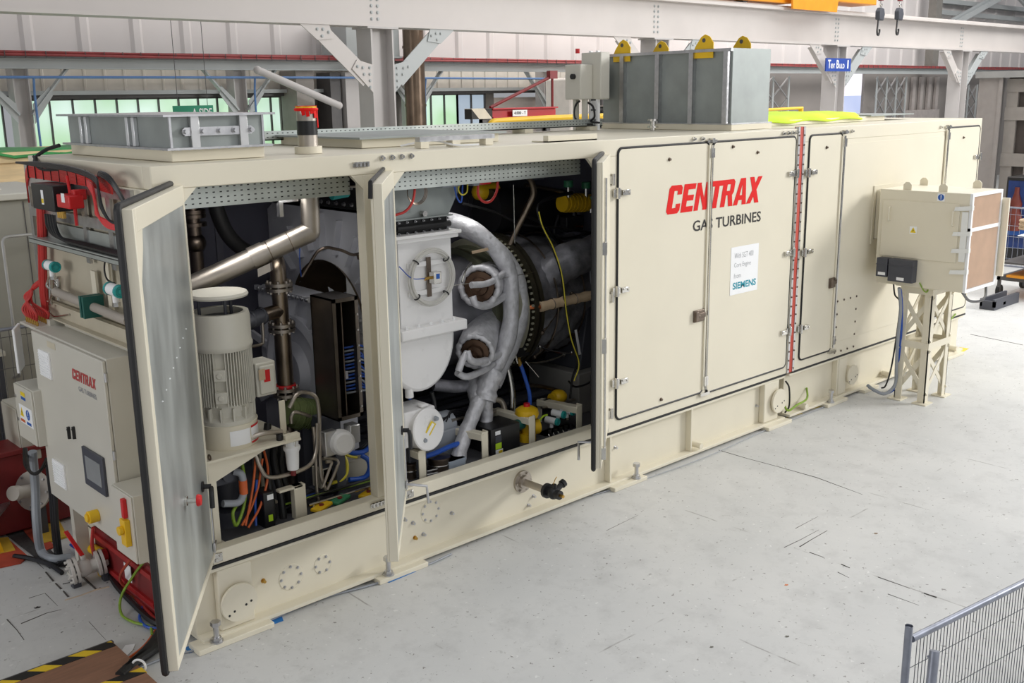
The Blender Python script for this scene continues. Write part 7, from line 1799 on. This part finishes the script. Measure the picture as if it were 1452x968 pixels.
for pa, pb, lab in (((614, 652), (640, 690), 'steel solenoid canister behind the grey square block'), ((577, 660), (594, 705), 'steel solenoid canister beside the open middle door')):
    a, b2 = at(*pa, y=.26), at(*pb, y=.26)
    t = thing('solenoid_canister', lab, 'canister', ((a.x + b2.x) / 2, .3, FZ))
    cx3 = (a.x + b2.x) / 2; r = (b2.x - a.x) / 2
    MB().lathe((cx3, .3, 0), (0, 0, 1), [(0, FZ), (r, FZ), (r, a.z - .02), (r * 1.05, a.z - .015), (r * 1.05, a.z), (0, a.z + .01)], 24).build('canister_body', DSTEEL, t); MB().torus((cx3, .3, a.z - .06), (0, 0, 1), r + .002, .006, 24, 6).build('canister_band', CHROME, t)
a, b2 = at(637, 655, y=.2), at(661, 690, y=.2)
tag(MB().box(a.x, b2.x, .2, .34, FZ, a.z).box(a.x - .005, b2.x + .005, .195, .345, a.z - .02, a.z).build('terminal_block', mat('light_blue_grey', (168, 178, 190), .45)), 'grey square terminal block at the second bay sill', 'block')
m = MB()
for k in range(5): m.tube([at(605, 668 + 5 * k, y=.24), at(636, 661 + 5 * k, y=.24)], .008, 6)
tag(m.build('tube_rack', CHROME), 'rack of thin bright tubes between the canisters', 'tubes')
ytube('blue_hose', BLUE, 'thick blue hose behind the round junction box', 'hose', [(590, 650, .3), (615, 643, .3), (640, 632, .32), (660, 626, .35)], .022)
bb = thing('relay_box', 'black relay box with lime and white labels in the second bay', 'relay box', (2.9, .3, FZ))
a, b2 = at(696, 610, y=.22), at(740, 640, y=.22)
MB().box(a.x, b2.x - .02, .22, .5, FZ, a.z).build('box_body', BLACK, bb, bevel=.006)
for mm, dz, h, w in ((PAPER, -.06, .035, .06), (DGREY, -.13, .06, .07), (LBLG, -.19, .055, .07), (PAPER, -.28, .085, .085)):
    label('sticker', mm, bb, (a.x + .05, .2192, a.z + dz), (1, 0, 0), (0, 0, 1), w, h)
label('yellow_sticker', LBLY, bb, (a.x + .085, .2178, a.z - .235), (1, 0, 0), (0, 0, 1), .045, .03); label('blue_sticker', LBLB, bb, (a.x + .085, .2178, a.z - .275), (1, 0, 0), (0, 0, 1), .045, .025)
yf = thing('yellow_valve', 'yellow valve with round top beside the cream bracket', 'valve', at(748, 600, y=.3))
p = at(747, 583, y=.3); m = MB(); m.cyl(p + V((0, 0, -.32)), p, .05, n=16); m.lathe(p, (0, 0, 1), [(.1, -.05), (.11, -.02), (.1, .02), (.06, .045), (0, .05)], 24); m.cyl(p + V((.05, 0, -.16)), p + V((.12, -.02, -.16)), .07, n=14); m.cyl(p + V((0, 0, -.34)), p + V((0, 0, -.2)), .08, n=18)
m.build('valve_body', YELL, yf); MB().cyl(p + V((0, 0, .045)), p + V((0, 0, .075)), .03, n=12).build('red_cap', RED, yf); MB().cyl(p + V((-.06, 0, -.1)), p + V((-.2, 0, -.1)), .05, n=14).build('teal_end', DTEAL, yf)
ytube('blue_cable', BLUE, 'blue hose dropping to the yellow valve', 'hose', [(738, 516, .5), (746, 540, .45), (751, 560, .4), (751, 580, .32)], .018)
ytube('brass_fitting', BRASS, 'brass fitting at the top of the blue hose', 'fitting', [(735, 508, .5), (738, 518, .5)], .02, sp=False)
for px, py, lab in ((787, 597, 'teal-capped transmitter nearest the yellow valve'), (796, 587, 'teal-capped transmitter in the middle of the three'), (809, 583, 'teal-capped transmitter nearest the right bracket')):
    transmitter(at(px - 5, py - 1, y=.3), lab, .72, (.25, -.95, -.05), False)
p = at(795, 610, y=.28)
m = MB(); m.box(p.x - .22, p.x + .2, .26, .4, FZ, p.z - .02)
for k in range(6): m.cyl((p.x - .18 + k * .07, .24, p.z - .06), (p.x - .18 + k * .07, .24, p.z + .05), .018, n=8)
tag(m.build('valve_manifold', BLACK), 'black valve manifold under the three transmitters', 'manifold')
m = MB()
for k in range(7): m.tube(spline([p + V((-.2 + k * .06, -.04, .02)), p + V((-.18 + k * .06, -.08, -.06)), p + V((-.16 + k * .06, -.06, -.14))], 4), .007, 5)
tag(m.build('manifold_tube', CHROME), 'small bright tubes on the front of the black manifold', 'tubes')
ytube('steel_hose', CHROME, 'braided steel hose standing behind the cream bracket', 'hose', [(717, 514, .6), (722, 530, .58), (726, 555, .56), (727, 582, .54)], .03, n=12)
ytube('steel_hose', STEEL, 'steel elbow pipe left of the braided hose', 'pipe', [(700, 566, .6), (710, 568, .58), (715, 578, .56), (715, 590, .55)], .026, n=12)
ytube('lime_lead', LBLG, 'lime lead beside the teal transmitters', 'cable', [(765, 596, .26), (770, 590, .26), (776, 588, .26)], .009)
ytube('steel_rod', CHROME, 'thin bright rod leaning below the engine', 'rod', [(745, 512, .55), (764, 534, .5)], .006, sp=False)
ytube('steel_rod', CHROME, 'thin bright rod hanging under the combustor', 'rod', [(729, 495, .5), (734, 515, .48)], .008, sp=False)
ob = thing('yellow_regulator', 'yellow regulator in the shadow at the right of the second bay floor', 'regulator', at(790, 566, y=.55))
p = at(792, 562, y=.55); MB().sphere(p, .085, 18, 12, (1, 1, .8)).cyl(p - V((.1, 0, 0)), p + V((.0, 0, 0)), .05, n=14).build('regulator_body', YELL, ob); MB().cyl(p - V((.12, 0, .03)), p - V((.2, 0, .03)), .04, n=12).cyl(p - V((0, 0, .3)), p, .03, n=10).build('valve_end', BLACK, ob)
# right hand support column
s = thing('engine_support', 'grey engine support pedestal at the right of the second bay', 'pedestal', (4.1, .7, FZ))
a, b2 = at(822, 525, y=.6), at(846, 450, y=.6)
MB().prism([(a.x, .6, a.z), (a.x + .5, .6, a.z), (a.x + .42, .6, ez - .1), (a.x + .12, .6, ez - .1)], (0, .5, 0)).build('pedestal_web', DGREY, s, bevel=.01)
MB().box(a.x - .12, a.x + .55, .5, 1.2, FZ, a.z).build('pedestal_block', mat('pedestal_paint', (150, 148, 144), .5), s, bevel=.01)
ytube('black_cable', BLACK, 'black cable looping before the grey pedestal', 'cable', [(806, 540, .45), (815, 548, .42), (830, 545, .42), (845, 536, .42)], .01)
ytube('green_cable', GREENY, 'green yellow lead drooping at the right pedestal', 'cable', [(838, 560, .4), (846, 580, .4), (850, 598, .4)], .008)
p = at(842, 563, y=.4); tag(MB().box(p.x - .02, p.x + .06, .4, .42, p.z - .05, p.z + .04).build('red_tag', RED), 'small red tag at the right pedestal', 'tag')
tag(MB().prism([at(815, 468, y=.36), at(818, 467, y=.36), at(824, 502, y=.36), at(821, 503, y=.36)], (0, .004, 0)).build('paper_strip', PAPER, smooth=0), 'pale printed strip tied along the black cable', 'tag')
bx = at(735, 498, y=.6)
tag(MB().box(bx.x - .06, bx.x + .14, .6, .7, bx.z - .06, bx.z + .07).box(bx.x, bx.x + .05, .595, .6, bx.z + .02, bx.z + .05).build('ignition_box', BLACK), 'small black ignition box under the engine', 'box')
# cable tray and floor pipes in the dark rear of bay 2
m = MB()
for k in range(6): m.tube([(1.9, .75 + .16 * k, .72 + .03 * (k % 2)), (4.6, .75 + .16 * k, .72 + .03 * (k % 2))], .035 + .008 * (k % 3), 10)
tag(m.build('floor_pipework', DGREY), 'dark parallel pipes along the second bay floor', 'pipework')
m = MB(); m.box(2.3, 2.75, .45, .75, FZ, .85); m.cyl((2.3, .6, .85), (2.75, .6, .85), .12, n=18)
tag(m.build('oil_cooler', GREYP, bevel=.01), 'grey rounded cooler behind the round junction box', 'cooler')
m = MB()
for k in range(7): m.tube(spline([at(612 + 4 * k, 588 + 2 * k, y=.5), at(640, 600 - 3 * k, y=.55), at(665, 596 - 2 * k, y=.6)], 4), .01, 6)
tag(m.build('cable_bundle', BLACK), 'black cable bundle behind the round junction box', 'cable')

# ================================================================== LIGHT
w = bpy.data.worlds.new('hall_daylight'); scene.world = w; w.use_nodes = True
bg = w.node_tree.nodes['Background']; bg.inputs[0].default_value = (.93, .95, 1, 1); bg.inputs[1].default_value = .35
def area(name, loc, target, sx, sy, power, col=(1, 1, 1)):
    l = bpy.data.lights.new(name, 'AREA'); l.shape = 'RECTANGLE'; l.size = sx; l.size_y = sy; l.energy = power; l.color = col
    o = bpy.data.objects.new(name, l); COL.objects.link(o); o.location = loc
    o.rotation_euler = (V(target) - V(loc)).to_track_quat('-Z', 'Y').to_euler(); return o
area('overhead_light', (5, -5.5, 10), (5, -3, 0), 20, 4, 330, (1, .985, .96))
area('overhead_light', (22, 2, 11), (22, 4, 0), 24, 8, 1500, (1, .985, .96))
area('hall_daylight_opening', (20, -10, 8), (5.5, -1, 1), 5, 4, 2150, (1, .99, .97))
area('overhead_light', (16, 10.2, 10.5), (17, 12.2, 4), 52, 1.5, 2500, (1, .985, .96))  # added strip that brightens the back wall cladding, no such source visible
area('front_fill', (2.5, -15, 4.6), (2.5, 1, 1.6), 12, 3, 230, (1, 1, 1))  # added fill from the front to lift the open bays, source unseen
for x, yy in ((.85, .5), (2.9, .6)): area('bay_fill', (x, yy, 2.93), (x, yy + .25, 0), .9, .12, 5.5, (1, .98, .95))  # unseen fill inside each bay, added to lighten the machinery
area('end_wall_fill', (-9.5, 1.0, 3.4), (0, 1.1, 1.9), 5, 2.4, 210, (1, .99, .97))  # added fill aimed at the end wall, stands for no known window
scene.view_settings.view_transform = 'Standard'; scene.view_settings.look = 'None'
scene.view_settings.exposure = 0.0; scene.view_settings.gamma = 1.0; scene.view_settings.use_curve_mapping = False
